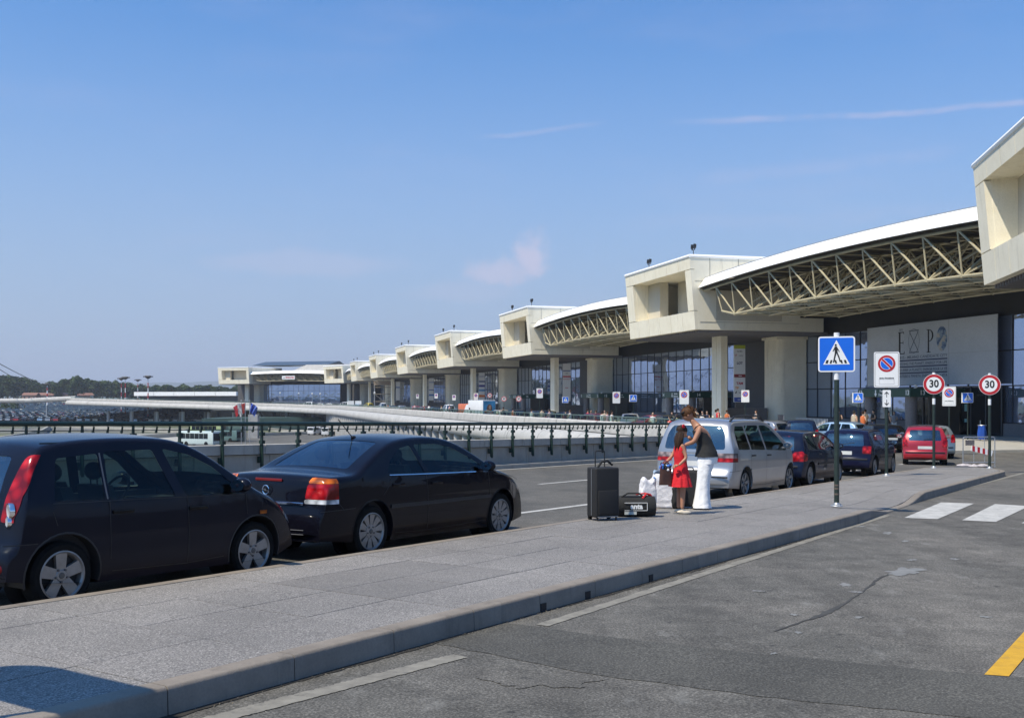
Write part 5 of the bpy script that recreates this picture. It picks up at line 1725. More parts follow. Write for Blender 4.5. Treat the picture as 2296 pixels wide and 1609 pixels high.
# ---- silver people carrier
def mpv():
    top = [(0, .34), (.0, .50), (.04, .58), (.10, .62), (.13, .95), (.20, 1.25), (.33, 1.55), (.45, 1.66), (.70, 1.70), (1.6, 1.72), (2.4, 1.71), (2.75, 1.66), (3.2, 1.46), (3.75, 1.14), (4.1, 1.02), (4.4, .86), (4.6, .66), (4.68, .5), (4.7, .34)]
    side = [[(.50, 1.06), (1.16, 1.05), (1.12, 1.56), (.66, 1.56), (.55, 1.45)], [(1.24, 1.05), (2.08, 1.03), (2.0, 1.58), (1.20, 1.57)], [(2.17, 1.03), (3.42, .99), (3.50, 1.04), (3.10, 1.32), (2.78, 1.50), (2.50, 1.575), (2.10, 1.58)]]
    rear = ([(-.70, 1.06), (.70, 1.06), (.66, 1.38), (.56, 1.57), (-.56, 1.57), (-.66, 1.38)], 'x', lambda c, n: c.x < .45 and n.x < -.25)
    wind = ([(2.88, -.58), (2.88, .58), (3.72, .72), (3.72, -.72)], 'z', top_test(2.7, 3.85))
    pan = []
    for sg in (1, -1):
        def fx_(poly): return [(sg*u, v) for u, v in (poly if sg > 0 else poly[::-1])]
        tst = lambda c, n: c.x < .42
        pan.append((fx_([(.50, .80), (1.0, .80), (1.0, .885), (.50, .885)]), 'x', tst, 'tail_light', M_lred, .006))
        pan.append((fx_([(.50, .888), (1.0, .888), (1.0, .985), (.50, .985)]), 'x', tst, 'smoked_lamp', M_lsmoke, .006))
    for sg in (1, -1):
        pan.append(([(4.3, .62), (4.58, .58), (4.6, .74), (4.36, .84)], 'y', (lambda sg: lambda c, n: c.y*sg > .3 and c.x > 4.2)(sg), 'headlight', M_lclr, .004))
    def extra(c, root):
        for sg in (1, -1):
            mb = MB(); pts = [(.55, sg*.66, 1.66), (.75, sg*.68, 1.765), (1.6, sg*.685, 1.80), (2.3, sg*.68, 1.785), (2.55, sg*.66, 1.67)]
            mb.path(pts, .023, 6); mb.build('roof_rail', M_black, root, smooth=True)
        ribbon(c, [(1.2, .62), (2.2, .62), (3.4, .62)], .03, 'side_moulding', P_silver, root, off=.004, thick=.010)
        mb = MB()
        for sg in (1, -1):
            mb.box(.02, .05, sg*.62-.2, sg*.62+.2, .47, .50)
        mb.build('bumper_strip', M_black, root)
        mb = MB(); mb.tube((.12, -.05, 1.10), (.13, -.42, 1.19), .010, 5); mb.build('rear_wiper', M_black, root)
        mb = MB(); mb.box(.10, .12, -.26, .26, .70, .81); mb.build('number_plate', mat('plate', (.6, .6, .58), .5), root)
        mb = MB(); mb.box(.085, .10, -.50, .50, .985, .992); mb.build('tailgate_seam', M_sign_k, root)
    seams = [[(1.20, .66), (1.18, .98), (1.16, 1.04)], [(2.14, .28), (2.14, .66), (2.12, 1.02)], [(3.40, .30), (3.45, .7), (3.46, .98)], [(1.2, .28), (2.1, .26), (3.4, .30)], [(.30, .62), (.30, .98)], [(.1, .60), (.4, .61), (.62, .62)]]
    return dict(W=1.81, top=top, zb=[(0, .26), (.3, .24), (1, .19), (3.6, .19), (4.3, .2), (4.7, .26)], belt=1.04, paint=P_silver, side_win=side, rear_win=rear, wind=wind, pan=pan,
                cabin=(.5, 3.7), seats=(.85, 1.6, 2.4), seams=seams, handles=[(1.34, .92), (2.30, .91)], mirror=(3.25, 1.05, 0), rim=6, extra=[extra], hmat=M_black, archmat=P_silver,
                kw=dict(tum=.36, crown=.03, rb=.12, fb=.45, rr=.08, taper=(.55, .07, .9, .16), wr=.32, axles=(.92, 3.78)))
park(mpv(), -8.5, 22.1, 'parked_car', 'silver people carrier with roof rails parked behind the woman and girl', 'car', GP)

def hatch(paintm, W=1.70, L=4.1, h=1.42, lights='round', rimk=7, belt=.93, steep=.16, wr=.30, low=False, trim=True, brake=False, hb=None):
    a = L
    top = [(0, .34), (0, .50), (.03, .56), (.07, .60), (.09, .88), (.09+steep, h-.22), (.30+steep, h-.05), (.55+steep, h-.02), (a*.36, h), (a*.50, h-.01), (a*.57, h-.08), (a*.66, h-.27), (a*.745, belt+.07), (a*.80, belt+.01),
           (a*.90, belt-.10), (a*.965, belt-.24), (a*.99, .5), (a, .34)]
    zt = h-.10
    side = [[(.36+steep, belt+.02), (a*.30, belt+.02), (a*.285, zt), (.50+steep, zt-.01)], [(a*.315, belt+.02), (a*.475, belt+.015), (a*.455, zt), (a*.30, zt)], [(a*.495, belt+.01), (a*.70, belt-.0), (a*.62, h-.22), (a*.565, zt-.03), (a*.475, zt)]]
    rear = ([(-.60, belt+.0), (.60, belt+.0), (.54, h-.13), (-.54, h-.13)], 'x', lambda c, n: c.x < .55 and n.x < -.25)
    wind = ([(a*.575, -.52), (a*.575, .52), (a*.735, .64), (a*.735, -.64)], 'z', top_test(a*.54, a*.77))
    pan = []
    for sg in (1, -1):
        def fx_(poly): return [(sg*u, v) for u, v in (poly if sg > 0 else poly[::-1])]
        if lights == 'tall': pl = [(.62, .74), (.98, .74), (.98, 1.05), (.72, 1.12), (.64, .98)]
        elif lights == 'square': pl = [(.56, .70), (.80, .70), (.80, .93), (.56, .93)]
        else: pl = [(.52, .66), (.86, .66), (.90, .78), (.80, .92), (.62, .90), (.52, .78)]
        pan.append((fx_(pl), 'x', lambda c, n: c.x < .40, 'tail_light', M_lred, .006))
        pan.append(([(a*.925, .60), (a*.975, .56), (a*.98, .68), (a*.93, .74)], 'y', (lambda sg: lambda c, n: c.y*sg > .3 and c.x > a*.9)(sg), 'headlight', M_lclr, .004))
    def extra(c, root):
        mb = MB(); mb.box(.065, .085, -.26, .26, .66, .77); mb.build('number_plate', mat('plate', (.6, .6, .58), .5), root)
        mb = MB(); mb.tube((.12, .05, belt+.04), (.14, -.32, belt+.10), .010, 5); mb.build('rear_wiper', M_black, root)
        if trim:
            ribbon(c, [(a*.30, .58), (a*.5, .58), (a*.74, .58)], .05, 'side_moulding', M_black, root, off=.004, thick=.010)
            mb = MB(); n = 10; vs = []
            for i in range(n+1):
                y = -.72+1.44*i/n; x = c.sh(0.0, y, .5)[0]; vs += [(x-.002, y, .50), (x-.014, y, .51), (x-.014, y, .545), (x-.002, y, .555)]
            mb.add(vs, [(i*4+e, i*4+e+1, i*4+5+e, i*4+4+e) for i in range(n) for e in range(3)]); mb.build('bumper_strip', M_black, root, smooth=True)
        if brake:
            mb = MB(); mb.box(-.01, .01, -.14, .14, -.012, .012); mb.build('brake_light', M_lbrake, root, (.26+steep, 0, h-.10))
            for sg in (1, -1):
                mb = MB(); mb.ball((.10, sg*.64, .80), (.05, .07, .06), 8, 6); mb.build('lit_lamp', M_lbrake, root)
    seams = [[(a*.305, .42), (a*.31, belt)], [(a*.485, .26), (a*.485, belt)], [(a*.72, .30), (a*.72, belt-.04)], [(.3, .60), (.3, belt)]]
    return dict(W=W, top=top, zb=[(0, .28), (.3, .25), (a*.25, .18), (a*.8, .18), (a, .26)], belt=belt, paint=paintm, side_win=side, rear_win=rear, wind=wind, pan=pan,
                cabin=(.5, a*.74), seams=seams, handles=[(a*.335, belt-.10), (a*.51, belt-.11)], mirror=(a*.66, belt+.02, 0), rim=rimk, extra=[extra], hmat=M_black, archmat=M_black,
                kw=dict(tum=.42, crown=.03, rb=.14, fb=.38, rr=.075, taper=(.5, .06, .85, .15), wr=wr, axles=(.16*a+.05, .16*a+.05+.60*a), lowpoly=low))
s1 = hatch(P_blue, 1.74, 4.15, 1.42, 'round', 7)
park(s1, -8.65, 27.0, 'parked_car', 'dark blue rounded hatchback between the silver people carrier and the navy one', 'car', GP)
s2 = hatch(P_navy, 1.66, 3.72, 1.43, 'square', 7, steep=.10)
park(s2, -8.75, 33.55, 'parked_car', 'navy square-tailed hatchback, last of the row at the island kerb', 'car', GP)
def putcar(sp, px, d, head, nm, label, group=None, cat='car'):
    g_ = G(px, d); a = PI/2-R_(head)     # head: degrees right of the view axis
    p_ = g_-Vector((math.cos(a), math.sin(a), 0))*(sp['top'][-1][0]/2)
    p_.z = gz(g_.x, g_.y)
    return make_car(nm, sp, label, cat, group, p_, a, 0)[0]
GQ = 'cars moving and waiting in front of the terminal'
s3 = hatch(P_red, 1.67, 3.85, 1.52, 'tall', 7, steep=.24, belt=.98, brake=False)
putcar(s3, 2072, 43.2, 20, 'red_car', 'bright red hatchback seen from behind beyond the island', GQ)
s4 = hatch(P_grey, 1.74, 4.4, 1.50, 'tall', 5, steep=.3, belt=.96, low=True)
putcar(s4, 2078, 50.5, 10, 'estate_car', 'grey-green estate car half hidden behind the red hatchback', GQ)
s5 = hatch(P_black2, 1.76, 4.4, 1.40, 'round', 7, steep=.5, low=True)
putcar(s5, 1972, 56, 2, 'black_car', 'black low car behind the second and third parked hatchbacks, left of the red car', GQ)
s6 = hatch(P_lblue, 1.65, 3.9, 1.45, 'round', 7, steep=.18, low=True, trim=False)
putcar(s6, 1868, 60, -48, 'light_blue_car', 'small light blue hatchback turning in front of the picket barrier', GQ)
s7 = hatch(P_blue, 1.78, 4.3, 1.60, 'tall', 7, steep=.15, belt=1.0, low=True, brake=True)
putcar(s7, 1793, 58, 12, 'dark_car', 'dark blue off-roader with a lit red brake light in its rear window', GQ)
s8 = hatch(P_blue, 1.68, 4.0, 1.45, 'round', 7, low=True)
putcar(s8, 1737, 64, 0, 'blue_car', 'blue hatchback with a lit tail lamp just right of the people carrier roof', GQ)
s9 = hatch(P_silver, 1.76, 4.7, 1.52, 'tall', 5, steep=.2, low=True)
putcar(s9, 1688, 60, -40, 'silver_estate', 'silver estate car showing only its roof above the people carrier', GQ)
# simple prototypes copied along the terminal road
protos = []
for (pm, st_, L_, h_) in ((P_silver, .15, 4.2, 1.48), (P_red, .2, 4.0, 1.45), (P_black2, .3, 4.5, 1.5), (P_blue, .15, 4.1, 1.42), (P_dred, .2, 4.3, 1.45), (P_white, .12, 4.4, 1.9), (P_lblue, .2, 4.0, 1.42), (P_beige, .2, 4.2, 1.45)):
    protos.append((hatch(pm, 1.72, L_, h_, 'round', 7, steep=st_, low=True, trim=False), None))
built = {}
cnames = ['silver', 'red', 'black', 'dark blue', 'dark red', 'white', 'light blue', 'beige']
def cterm(k, px, d, rel, where, body=True):
    if 780 < px: d = (31.6+(px % 7)*.25)/(ss+(px-CX)/F*cs)
    q = G(px, d)
    a = PI/2+TA+R_(rel)
    lab = '%s car %s' % (cnames[k], where)
    if k not in built:
        sp = protos[k][0]; r, c = make_car('parked_car', sp, lab, 'car', 'cars standing along the terminal road', (0, 0, 0), 0, 0)
        index_children(r); built[k] = r; o = r
    else:
        o = copy_tree(built[k]); o['label'] = lab
    o.location = q-Vector((math.cos(a), math.sin(a), 0))*2; o.rotation_euler = (0, 0, a)
for (k, px, d, rel, where) in [
    (0, 1413, 92, 160, 'with its front towards us, left of the red one behind the railing'),
    (1, 1458, 86, 100, 'broadside just behind the railing, left of the white-shirted traveller'),
    (2, 1500, 82, 175, 'right of the white-shirted traveller near entrance 14'),
    (3, 1262, 112, 20, 'beside the foot of the third concrete box'),
    (4, 1330, 112, 10, 'long and low behind travellers near entrance 15'),
    (2, 1222, 122, 5, 'in front of the columns left of entrance 15'),
    (3, 1203, 130, 0, 'small, behind the pink-shirted traveller'),
    (2, 1155, 135, 8, 'in front of entrance 16'),
    (7, 1120, 148, 0, 'behind the advertising van'),
    (0, 1060, 160, 0, 'left of the advertising van'),
    (3, 1030, 172, 0, 'below the fourth concrete box'),
    (5, 1005, 185, 0, 'boxy, below the fourth concrete box'),
    (2, 975, 200, 5, 'left of the fourth box columns'),
    (4, 950, 212, 0, 'below the fifth concrete box'),
    (1, 930, 225, 0, 'small and bright, far along below the fifth box'),
    (0, 900, 240, 0, 'far along the road between fifth and sixth boxes'),
    (3, 880, 255, 0, 'far along below the sixth box'),
    (5, 858, 268, 0, 'small, far along next to the yellow one'),
    (6, 800, 300, 30, 'tiny, at the bend of the deck'),
    (5, 772, 312, 50, 'tiny, on the deck bend left of the white panels'),
    (0, 735, 322, 60, 'tiny, beyond the deck bend'),
    (0, 715, 326, 62, 'tiny, beyond the bend, second one'),
    (5, 690, 330, 62, 'tiny, beyond the bend, third one'),
    (2, 655, 336, 62, 'tiny, beyond the bend below the far glass front'),
    (5, 420, 352, 70, 'on the raised deck left of the last box'),
    (0, 400, 360, 70, 'second on the raised deck left of the last box'),
    (5, 455, 358, 70, 'close to the foot of the last concrete box'),
    (2, 350, 366, 72, 'on the raised deck, far left'),
    (0, 330, 372, 72, 'leftmost on the raised deck')]:
    cterm(k, px, d, rel, where)
# yellow car far away
s10 = hatch(mat('paint_yellow', (.62, .50, .03), .4), 1.7, 4.3, 1.7, 'round', 7, steep=.1, low=True, trim=False)
putcar(s10, 825, 282, -30, 'yellow_van', 'small yellow van far along the terminal road', 'cars standing along the terminal road', 'van')
# delivery van with an advertisement
q = G(1097, 140)
e = empty('advertising_van', q, TA+R_(20), 'box van whose tail shows a blue advert with a long-haired woman', 'van')
mb = MB(); mb.box(-1.0, 1.0, 0, 3.6, .55, 2.6); linkobj('box', bevel_mesh(mb.mesh('box', P_white), .06), e)
mb = MB(); mb.hexa([(-.95, 3.6, .4), (.95, 3.6, .4), (.95, 5.2, .4), (-.95, 5.2, .4), (-.9, 3.6, 2.0), (.9, 3.6, 2.0), (.85, 4.3, 2.0), (-.85, 4.3, 2.0)]); mb.build('cab', P_white, e)
mb = MB(); mb.box(-.93, .93, -.02, -.001, .75, 2.5); mb.build('poster', mat('poster_blue', (.05, .30, .55), .4, 0, .4, 1.2), e)
mb = MB(); mb.ball((0, 0, 0), (.42, .01, .5), 16, 8); mb.build('poster_hair', mat('poster_brown', (.20, .09, .04), .5), e, (.02, -.03, 1.55))
mb = MB(); mb.ball((0, 0, 0), (.20, .012, .30), 14, 8); mb.build('poster_face', mat('poster_skin', (.55, .33, .22), .5), e, (.1, -.045, 1.65))
mb = MB(); mb.ball((0, 0, 0), (.45, .01, .22), 14, 8); mb.build('poster_arm', MATS['poster_skin'], e, (-.35, -.035, 1.1))
ty, rm, ds, cp = wheel_meshes(7, .30)
for (x, y) in ((-.9, .8), (.9, .8), (-.9, 4.3), (.9, 4.3)): linkobj('wheel', ty, e, (x, y, .30), (0, 0, PI/2))
mb = MB()
for x in (-.8, .8): mb.box(x-.1, x+.1, -.03, 0, .56, .70)
mb.build('tail_lamps', M_lred, e)
# orange van next to it
e = empty('orange_van', G(1072, 146), TA+R_(15), 'orange and white van left of the advertising van', 'van')
mb = MB(); mb.box(-.95, .95, 0, 4.2, .35, 2.1); linkobj('body', bevel_mesh(mb.mesh('body', mat('paint_orange', (.60, .16, .07), .4)), .12), e)
mb = MB(); mb.box(-.8, .8, -.012, .02, 1.25, 1.85); mb.build('rear_window', M_cglass, e)
for (x, y) in ((-.85, .7), (.85, .7), (-.85, 3.4), (.85, 3.4)): linkobj('wheel', ty, e, (x, y, .30), (0, 0, PI/2))
# ------------------------------------------------------------------ signs
def rrect_poly(w, h, r, n=5):
    out = []
    for (cx, cy, a0) in ((w/2-r, h/2-r, 0), (-w/2+r, h/2-r, PI/2), (-w/2+r, -h/2+r, PI), (w/2-r, -h/2+r, 3*PI/2)):
        for i in range(n+1):
            a = a0+PI/2*i/n; out.append((cx+r*math.cos(a), cy+r*math.sin(a)))
    return out
def disc(r, n=32, cx=0, cy=0): return [(cx+r*math.cos(2*PI*i/n), cy+r*math.sin(2*PI*i/n)) for i in range(n)]
def plate(e, poly, y0, y1, z, m, name):
    mb = MB(); mb.prism(poly, y0, y1, 'y'); return mb.build(name, m, e, (0, 0, z))
# each board faces local -y
def board_cross(e, z, s, tri=True):
    plate(e, rrect_poly(s, s, .05*s/.64), -.012, .014, z, M_sign_w, 'board')
    plate(e, rrect_poly(s*.92, s*.92, .04*s), -.015, -.0125, z, M_sign_b, 'blue_field')
    T = plate(e, [(-.36*s, -.29*s), (.36*s, -.29*s), (0, .40*s)], -.018, -.0155, z, M_sign_w, 'triangle')
    k = s
    mb = MB()
    y0, y1 = -.021, -.0185
    mb.prism(disc(.03*k, 14, -.02*k, .255*k), y0, y1, 'y')
    mb.prism([(-.055*k, .215*k), (.02*k, .215*k), (.035*k, .02*k), (-.045*k, .02*k)], y0, y1, 'y')
    mb.prism([(-.045*k, .205*k), (-.105*k, .08*k), (-.09*k, .07*k), (-.03*k, .16*k)], y0, y1, 'y')
    mb.prism([(.01*k, .205*k), (.075*k, .10*k), (.085*k, .06*k), (.065*k, .055*k), (.055*k, .09*k), (.005*k, .15*k)], y0, y1, 'y')
    mb.prism([(-.045*k, .04*k), (-.085*k, -.18*k), (-.10*k, -.23*k), (-.06*k, -.24*k), (-.05*k, -.18*k), (.0*k, .02*k)], y0, y1, 'y')
    mb.prism([(-.005*k, .04*k), (.05*k, -.10*k), (.085*k, -.22*k), (.12*k, -.22*k), (.085*k, -.08*k), (.035*k, .04*k)], y0, y1, 'y')
    mb.build('walker', M_sign_k, e, (0, 0, z))
    mb = MB()
    for (a, b_) in ((-.30, -.235), (-.185, -.135), (-.03, .02), (.13, .175), (.225, .285)):
        c_ = -.03 if b_ < 0 else .03
        mb.prism([(a*k, -.26*k), (b_*k, -.26*k), ((b_-c_*.9)*k, -.165*k), ((a-c_*.9)*k, -.165*k)], y0+.0, y1, 'y')
    mb.build('crossing_bars', M_sign_k, e, (0, 0, z))
def board_nopark(e, z, w, h, detail=True):
    plate(e, rrect_poly(w, h, .045), -.012, .014, z, M_sign_w, 'board')
    if detail:
        o1, o2 = rrect_poly(w-.05, h-.05, .04), rrect_poly(w-.068, h-.068, .033)
        mb = MB(); n = len(o1); mb.add([(u, -.0135, v) for u, v in o1+o2], [(i, (i+1) % n, n+(i+1) % n, n+i) for i in range(n)]); mb.build('border_line', M_sign_k, e, (0, 0, z))
    c_ = h*.17; r = w*.345
    plate(e, disc(r, 36, 0, c_), -.0155, -.0125, z, M_sign_r, 'red_ring')
    plate(e, disc(r*.74, 32, 0, c_), -.0180, -.0157, z, M_sign_w, 'white_ring')
    plate(e, disc(r*.69, 32, 0, c_), -.0205, -.0182, z, M_sign_b, 'blue_disc')
    d = r*.72/math.sqrt(2); t = r*.17/math.sqrt(2)
    plate(e, [(-d-t, c_+d-t), (-d+t, c_+d+t), (d+t, c_-d+t), (d-t, c_-d-t)], -.0222, -.0207, z, M_sign_w, 'bar_edge')
    t *= .72
    plate(e, [(-d-t, c_+d-t), (-d+t, c_+d+t), (d+t, c_-d+t), (d-t, c_-d-t)], -.0238, -.0224, z, M_sign_r, 'red_bar')
    if detail:
        text('zona rimozione', .062, M_sign_k, e, (0, -.0135, z-h*.235), (PI/2, 0, 0), .002)
        mb = MB()
        for (a, b_, c2, d2) in ((-.2, .2, -.275*h, -.27*h), (-.2, .2, -.41*h, -.405*h), (-.2, -.195, -.41*h, -.27*h), (.195, .2, -.41*h, -.27*h)): mb.box(a, b_, -.0136, -.0125, c2, d2)
        mb.build('printed_frame', M_pgrey, e, (0, 0, z))
def board_limit(e, z, r, txt):
    plate(e, disc(r, 40), -.012, .014, z, M_sign_w, 'board')
    plate(e, disc(r*.965, 40), -.0150, -.0125, z, M_sign_r, 'red_ring')
    plate(e, disc(r*.70, 36), -.0175, -.0152, z, M_sign_w, 'white_field')
    text(txt, r*1.02, M_sign_k, e, (0, -.019, z+.005), (PI/2, 0, 0), r*.030, sx=.88)
def pole(e, H, r=.032, cap=True, z0=0):
    mb = MB(); mb.tube((0, .05, z0), (0, .05, H), r, 12); mb.build('pole', M_pole, e, smooth=True)
    mb = MB(); mb.lathe([(.11, 0), (.105, .012), (.06, .03), (.045, .06)], 16, c=(0, .05, 0))
    for k in range(4): mb.lathe([(.014, .012), (.014, .035)], 6, c=(.085*math.cos(k*PI/2+.7), .05+.085*math.sin(k*PI/2+.7), 0))
    mb.build('foot_flange', M_galv, e, smooth=True)
def sleeve(e, z0, z1, r=.036, m=None):
    mb = MB(); mb.tube((0, .05, z0), (0, .05, z1), r, 12); mb.build('white_sleeve', m or M_sign_w, e, smooth=True)
def facecam(q, turn=0): return math.atan2(-q.x, q.y)+turn      # local -y towards the camera
def isl_pt(px, py): return unp(px, py, KH)
q = isl_pt(1875.6, 1134)
e = empty('crossing_sign', q, facecam(q, R_(-3)), 'large blue pedestrian crossing sign on a green pole near the dropped kerb', 'road sign')
pole(e, 2.95, .045); sleeve(e, 2.28, 2.42, .05); sleeve(e, 3.05, 3.13, .05)
board_cross(e, 2.74, .64)
mb = MB(); mb.tube((0, .05, 2.9), (0, .05, 3.06), .045, 12); mb.build('pole_top', M_pole, e, smooth=True)
mb = MB()
for zz, r_ in ((.30, .047), (.20, .048), (.36, .047)): mb.tube((0, .05, zz), (0, .05, zz+.03), r_, 12)
mb.build('tape_band', mat('tape_brown', (.12, .09, .07), .7), e)
q = isl_pt(1988, 1066)
e = empty('no_parking_sign', q, facecam(q, R_(3)), 'white no parking board with double arrow plate on the island', 'road sign')
pole(e, 3.35, .045)
board_nopark(e, 2.98, .68, 1.0)
plate(e, rrect_poly(.22, .48, .02), -.012, .008, 2.17, M_sign_w, 'arrow_plate')
mb = MB()
for sg in (1, -1):
    mb.box(-.008, .008, -.016, -.0125, min(0, sg*.17)+(.03 if sg > 0 else 0), max(0, sg*.17)-(.03 if sg < 0 else 0))
    mb.prism([(0, sg*.20), (-.06, sg*.13), (-.045, sg*.115), (0, sg*.165), (.045, sg*.115), (.06, sg*.13)][::sg], -.016, -.0125, 'y')
mb.build('arrows', M_sign_k, e, (0, 0, 2.17))
for (px, py, lab) in ((2094, 1048.5, 'speed limit 30 sign on the island, left one of the pair'), (2219, 1049.5, 'speed limit 30 sign behind the island tip, right one of the pair near the barrier')):
    q = isl_pt(px, py)
    e = empty('speed_limit_sign', q, facecam(q, R_(2)), lab, 'road sign', 'speed limit signs at the end of the island')
    pole(e, 3.05, .045); sleeve(e, 2.10, 2.30, .05); sleeve(e, 3.06, 3.16, .05)
    board_limit(e, 2.77, .335, '30')
q = Rw(-6.0, 2.15, KH)  # unseen board added to throw the shadow on the near island paving
e = empty('shadow_board', q, RA-PI/2, 'added unseen board on two posts casting the shadow at the lower left', 'sign')
plate(e, rrect_poly(1.5, .95, .3), -.02, .02, 2.35, M_sign_w, 'board')
for x_ in (-.5, .5):
    mb = MB(); mb.tube((x_, .05, 0), (x_, .05, 2.7), .03, 8); mb.build('post', M_pole, e)
# smaller signs further away
def far_sign(px, d, kind, lab, z=None, H=2.95):
    q = onpav(G(px, d)); rz = facecam(q, R_(random.uniform(-8, 8)))
    if kind == 'np':
        e = empty('no_parking_sign', q, rz, lab, 'road sign', 'no parking signs by the terminal'); pole(e, H, .03)
        board_nopark(e, H-.1, .62, .95, d < 70)
    elif kind == 'cr':
        e = empty('crossing_sign', q, rz, lab, 'road sign', 'small crossing signs by the terminal'); pole(e, H, .03); board_cross(e, H-.3, .62)
        mb = MB(); mb.box(-.36, -.315, -.012, .12, H-.62, H+.02); mb.build('lamp_box', M_sign_w, e)
    else:
        e = empty('speed_limit_sign', q, rz, lab, 'road sign', 'round signs far along the terminal'); pole(e, H, .03); board_limit(e, H-.2, .34, '30')
far_sign(2128, 52, 'np', 'small no parking board between the two speed limit signs, in front of the brown granite')
far_sign(1924, 68, 'cr', 'small crossing sign left of the entrance 13 pillar')
far_sign(2170, 66, 'cr', 'small crossing sign right of the entrance doors under the banner')
far_sign(1534, 72, 'np', 'no parking board before the glass left of the people carrier')
far_sign(1671, 84, 'np', 'no parking board at the foot of the airline totem', H=2.9)
far_sign(1382, 88, 'np', 'no parking board in front of the entrance 15 lettering', H=2.95)
far_sign(1420, 96, 'cr', 'small crossing sign behind the silver and red cars')
far_sign(1268, 112, 'cr', 'small crossing sign at the foot of the third box column')
far_sign(1210, 104, 'np', 'taller no parking board left of the third box column', H=3.4)
far_sign(1130, 135, 'li', 'round sign right of the advertising van')
far_sign(1098, 150, 'li', 'round sign behind the advertising van', H=3.3)
far_sign(1163, 125, 'li', 'round sign before entrance 16')
far_sign(1067, 150, 'np', 'no parking board left of the advertising van', H=3.2)
far_sign(1018, 185, 'np', 'no parking board below the fourth concrete box')
far_sign(978, 205, 'np', 'small no parking board below the fifth concrete box', H=3.3)
far_sign(936, 232, 'np', 'tiny no parking board far along the terminal', H=3.3)

# ------------------------------------------------------------------ barrier, sandbags, picket barrier, bin
q = unp(2195, 1047)
ax = Vector((1, 0, 0))
e = empty('crowd_barrier', Vector((q.x, q.y, gz(q.x, q.y))), 0.08, 'grey metal crowd barrier carrying a red and white striped board', 'barrier')
mb = MB(); r = .02
mb.path([(-.62, 0, .0), (-.62, 0, 1.08), (-.57, 0, 1.13), (.57, 0, 1.13), (.62, 0, 1.08), (.62, 0, .0)], r, 8); mb.tube((-.62, 0, .18), (.62, 0, .18), r, 8)
mb.build('frame', M_galv, e, smooth=True)
for k in range(2):
    mb = MB(); x = -.2+.42*k; mb.tube((x, 0, .18), (x, 0, 1.13), .012, 6); mb.build('bar', M_galv, e)
mb = MB(); mb.box(-.53, -.18, -.012, .0, .82, 1.02); mb.build('small_plate', mat('worn_plate', (.12, .11, .11), .7, 0, .4, 20), e)
bd = MB(); bd.box(-.42, .42, -.03, -.012, -.10, .10); o = bd.build('striped_board', M_sign_w, e, (.1, 0, .62), (0, R_(14), 0))
for k in range(4):
    mb = MB(); x = -.36+.205*k; mb.prism([(x, -.10), (x+.10, -.10), (x+.05, .10), (x-.05, .10)], -.034, -.0305, 'y'); mb.build('red_stripe', M_sign_r, o)
for sg in (-1, 1):
    mb = MB(); mb.tube((sg*.5, -.3, .02), (sg*.5, .3, .02), .018, 6); mb.build('foot_bar', M_galv, e)
for k, (px, s) in enumerate(((2157, .27), (2196, .24), (2178, .2))):
    q = unp(px, 1046+k*.8, KH if False else 0)
    mb = MB(); rnd = random.Random(k)
    mb.grid(lambda u, v: (s*1.1*math.cos(2*PI*u)*math.sin(PI*v)*(1+.08*math.sin(6*PI*u)), .18*math.sin(2*PI*u)*math.sin(PI*v), .06+.075*math.cos(PI*v)*(1+.2*math.sin(4*PI*u))), 20, 9, True)
    o = mb.build('sandbag', mat('sandbag_cloth', (.42, .38, .38), .9, 0, .35, 9), None, (q.x, q.y-.25, gz(q.x, q.y)), (0, 0, .3*k), smooth=True)
    tag(o, ['pale sandbag left at the foot of the crowd barrier', 'pale pinkish sandbag right at the foot of the crowd barrier', 'small sandbag between the two others at the crowd barrier'][k], 'sandbag', 'sandbags weighing down the barrier')
e = empty('picket_barrier', Tw(46.2, 79.5, .15), TA+R_(-10), 'row of white pickets before the glass front left of entrance 13', 'fence')
for k in range(24):
    mb = MB(); mb.tube((0, -3.6+k*.31, 0), (.12, -3.6+k*.31+.10, 1.0), .035, 6); mb.build('picket', M_sign_w, e)
mb = MB(); mb.tube((.05, -3.7, .5), (.05, 3.7, .5), .02, 6); mb.build('rail', M_galv, e)
q = onpav(G(2202, 66))
e = empty('waste_bin', q, 0, 'blue plastic waste bag on a stand beside the glass doors', 'bin')
mb = MB(); mb.grid(lambda u, v: ((.26+.05*math.sin(8*PI*u)*.5+.05*math.sin(5*v))*math.cos(2*PI*u)*(.9+.2*v), (.26+.04*math.sin(6*PI*u))*math.sin(2*PI*u), .1+.85*v), 20, 6, True)
mb.build('bag', mat('bag_blue', (.01, .06, .32), .35, 0, .3, 6), e, smooth=True)
mb = MB(); mb.tube((0, .25, 0), (0, .25, 1.25), .03, 6); mb.lathe([(.25, .93), (.27, .95), (.25, .98)], 16); mb.build('stand', M_galv, e)
e = empty('info_stand', Tw(45.0, 82.2, .15), TA, 'small framed board beside the rear column of the second box', 'sign')
mb = MB(); mb.box(-.03, .03, -.5, .5, .55, 1.25); mb.build('board', mat('board_dark', (.04, .04, .05), .4), e)
for y in (-.5, .5):
    mb = MB(); mb.tube((0, y, 0), (0, y, 1.3), .025, 6); mb.build('leg', M_galv, e)

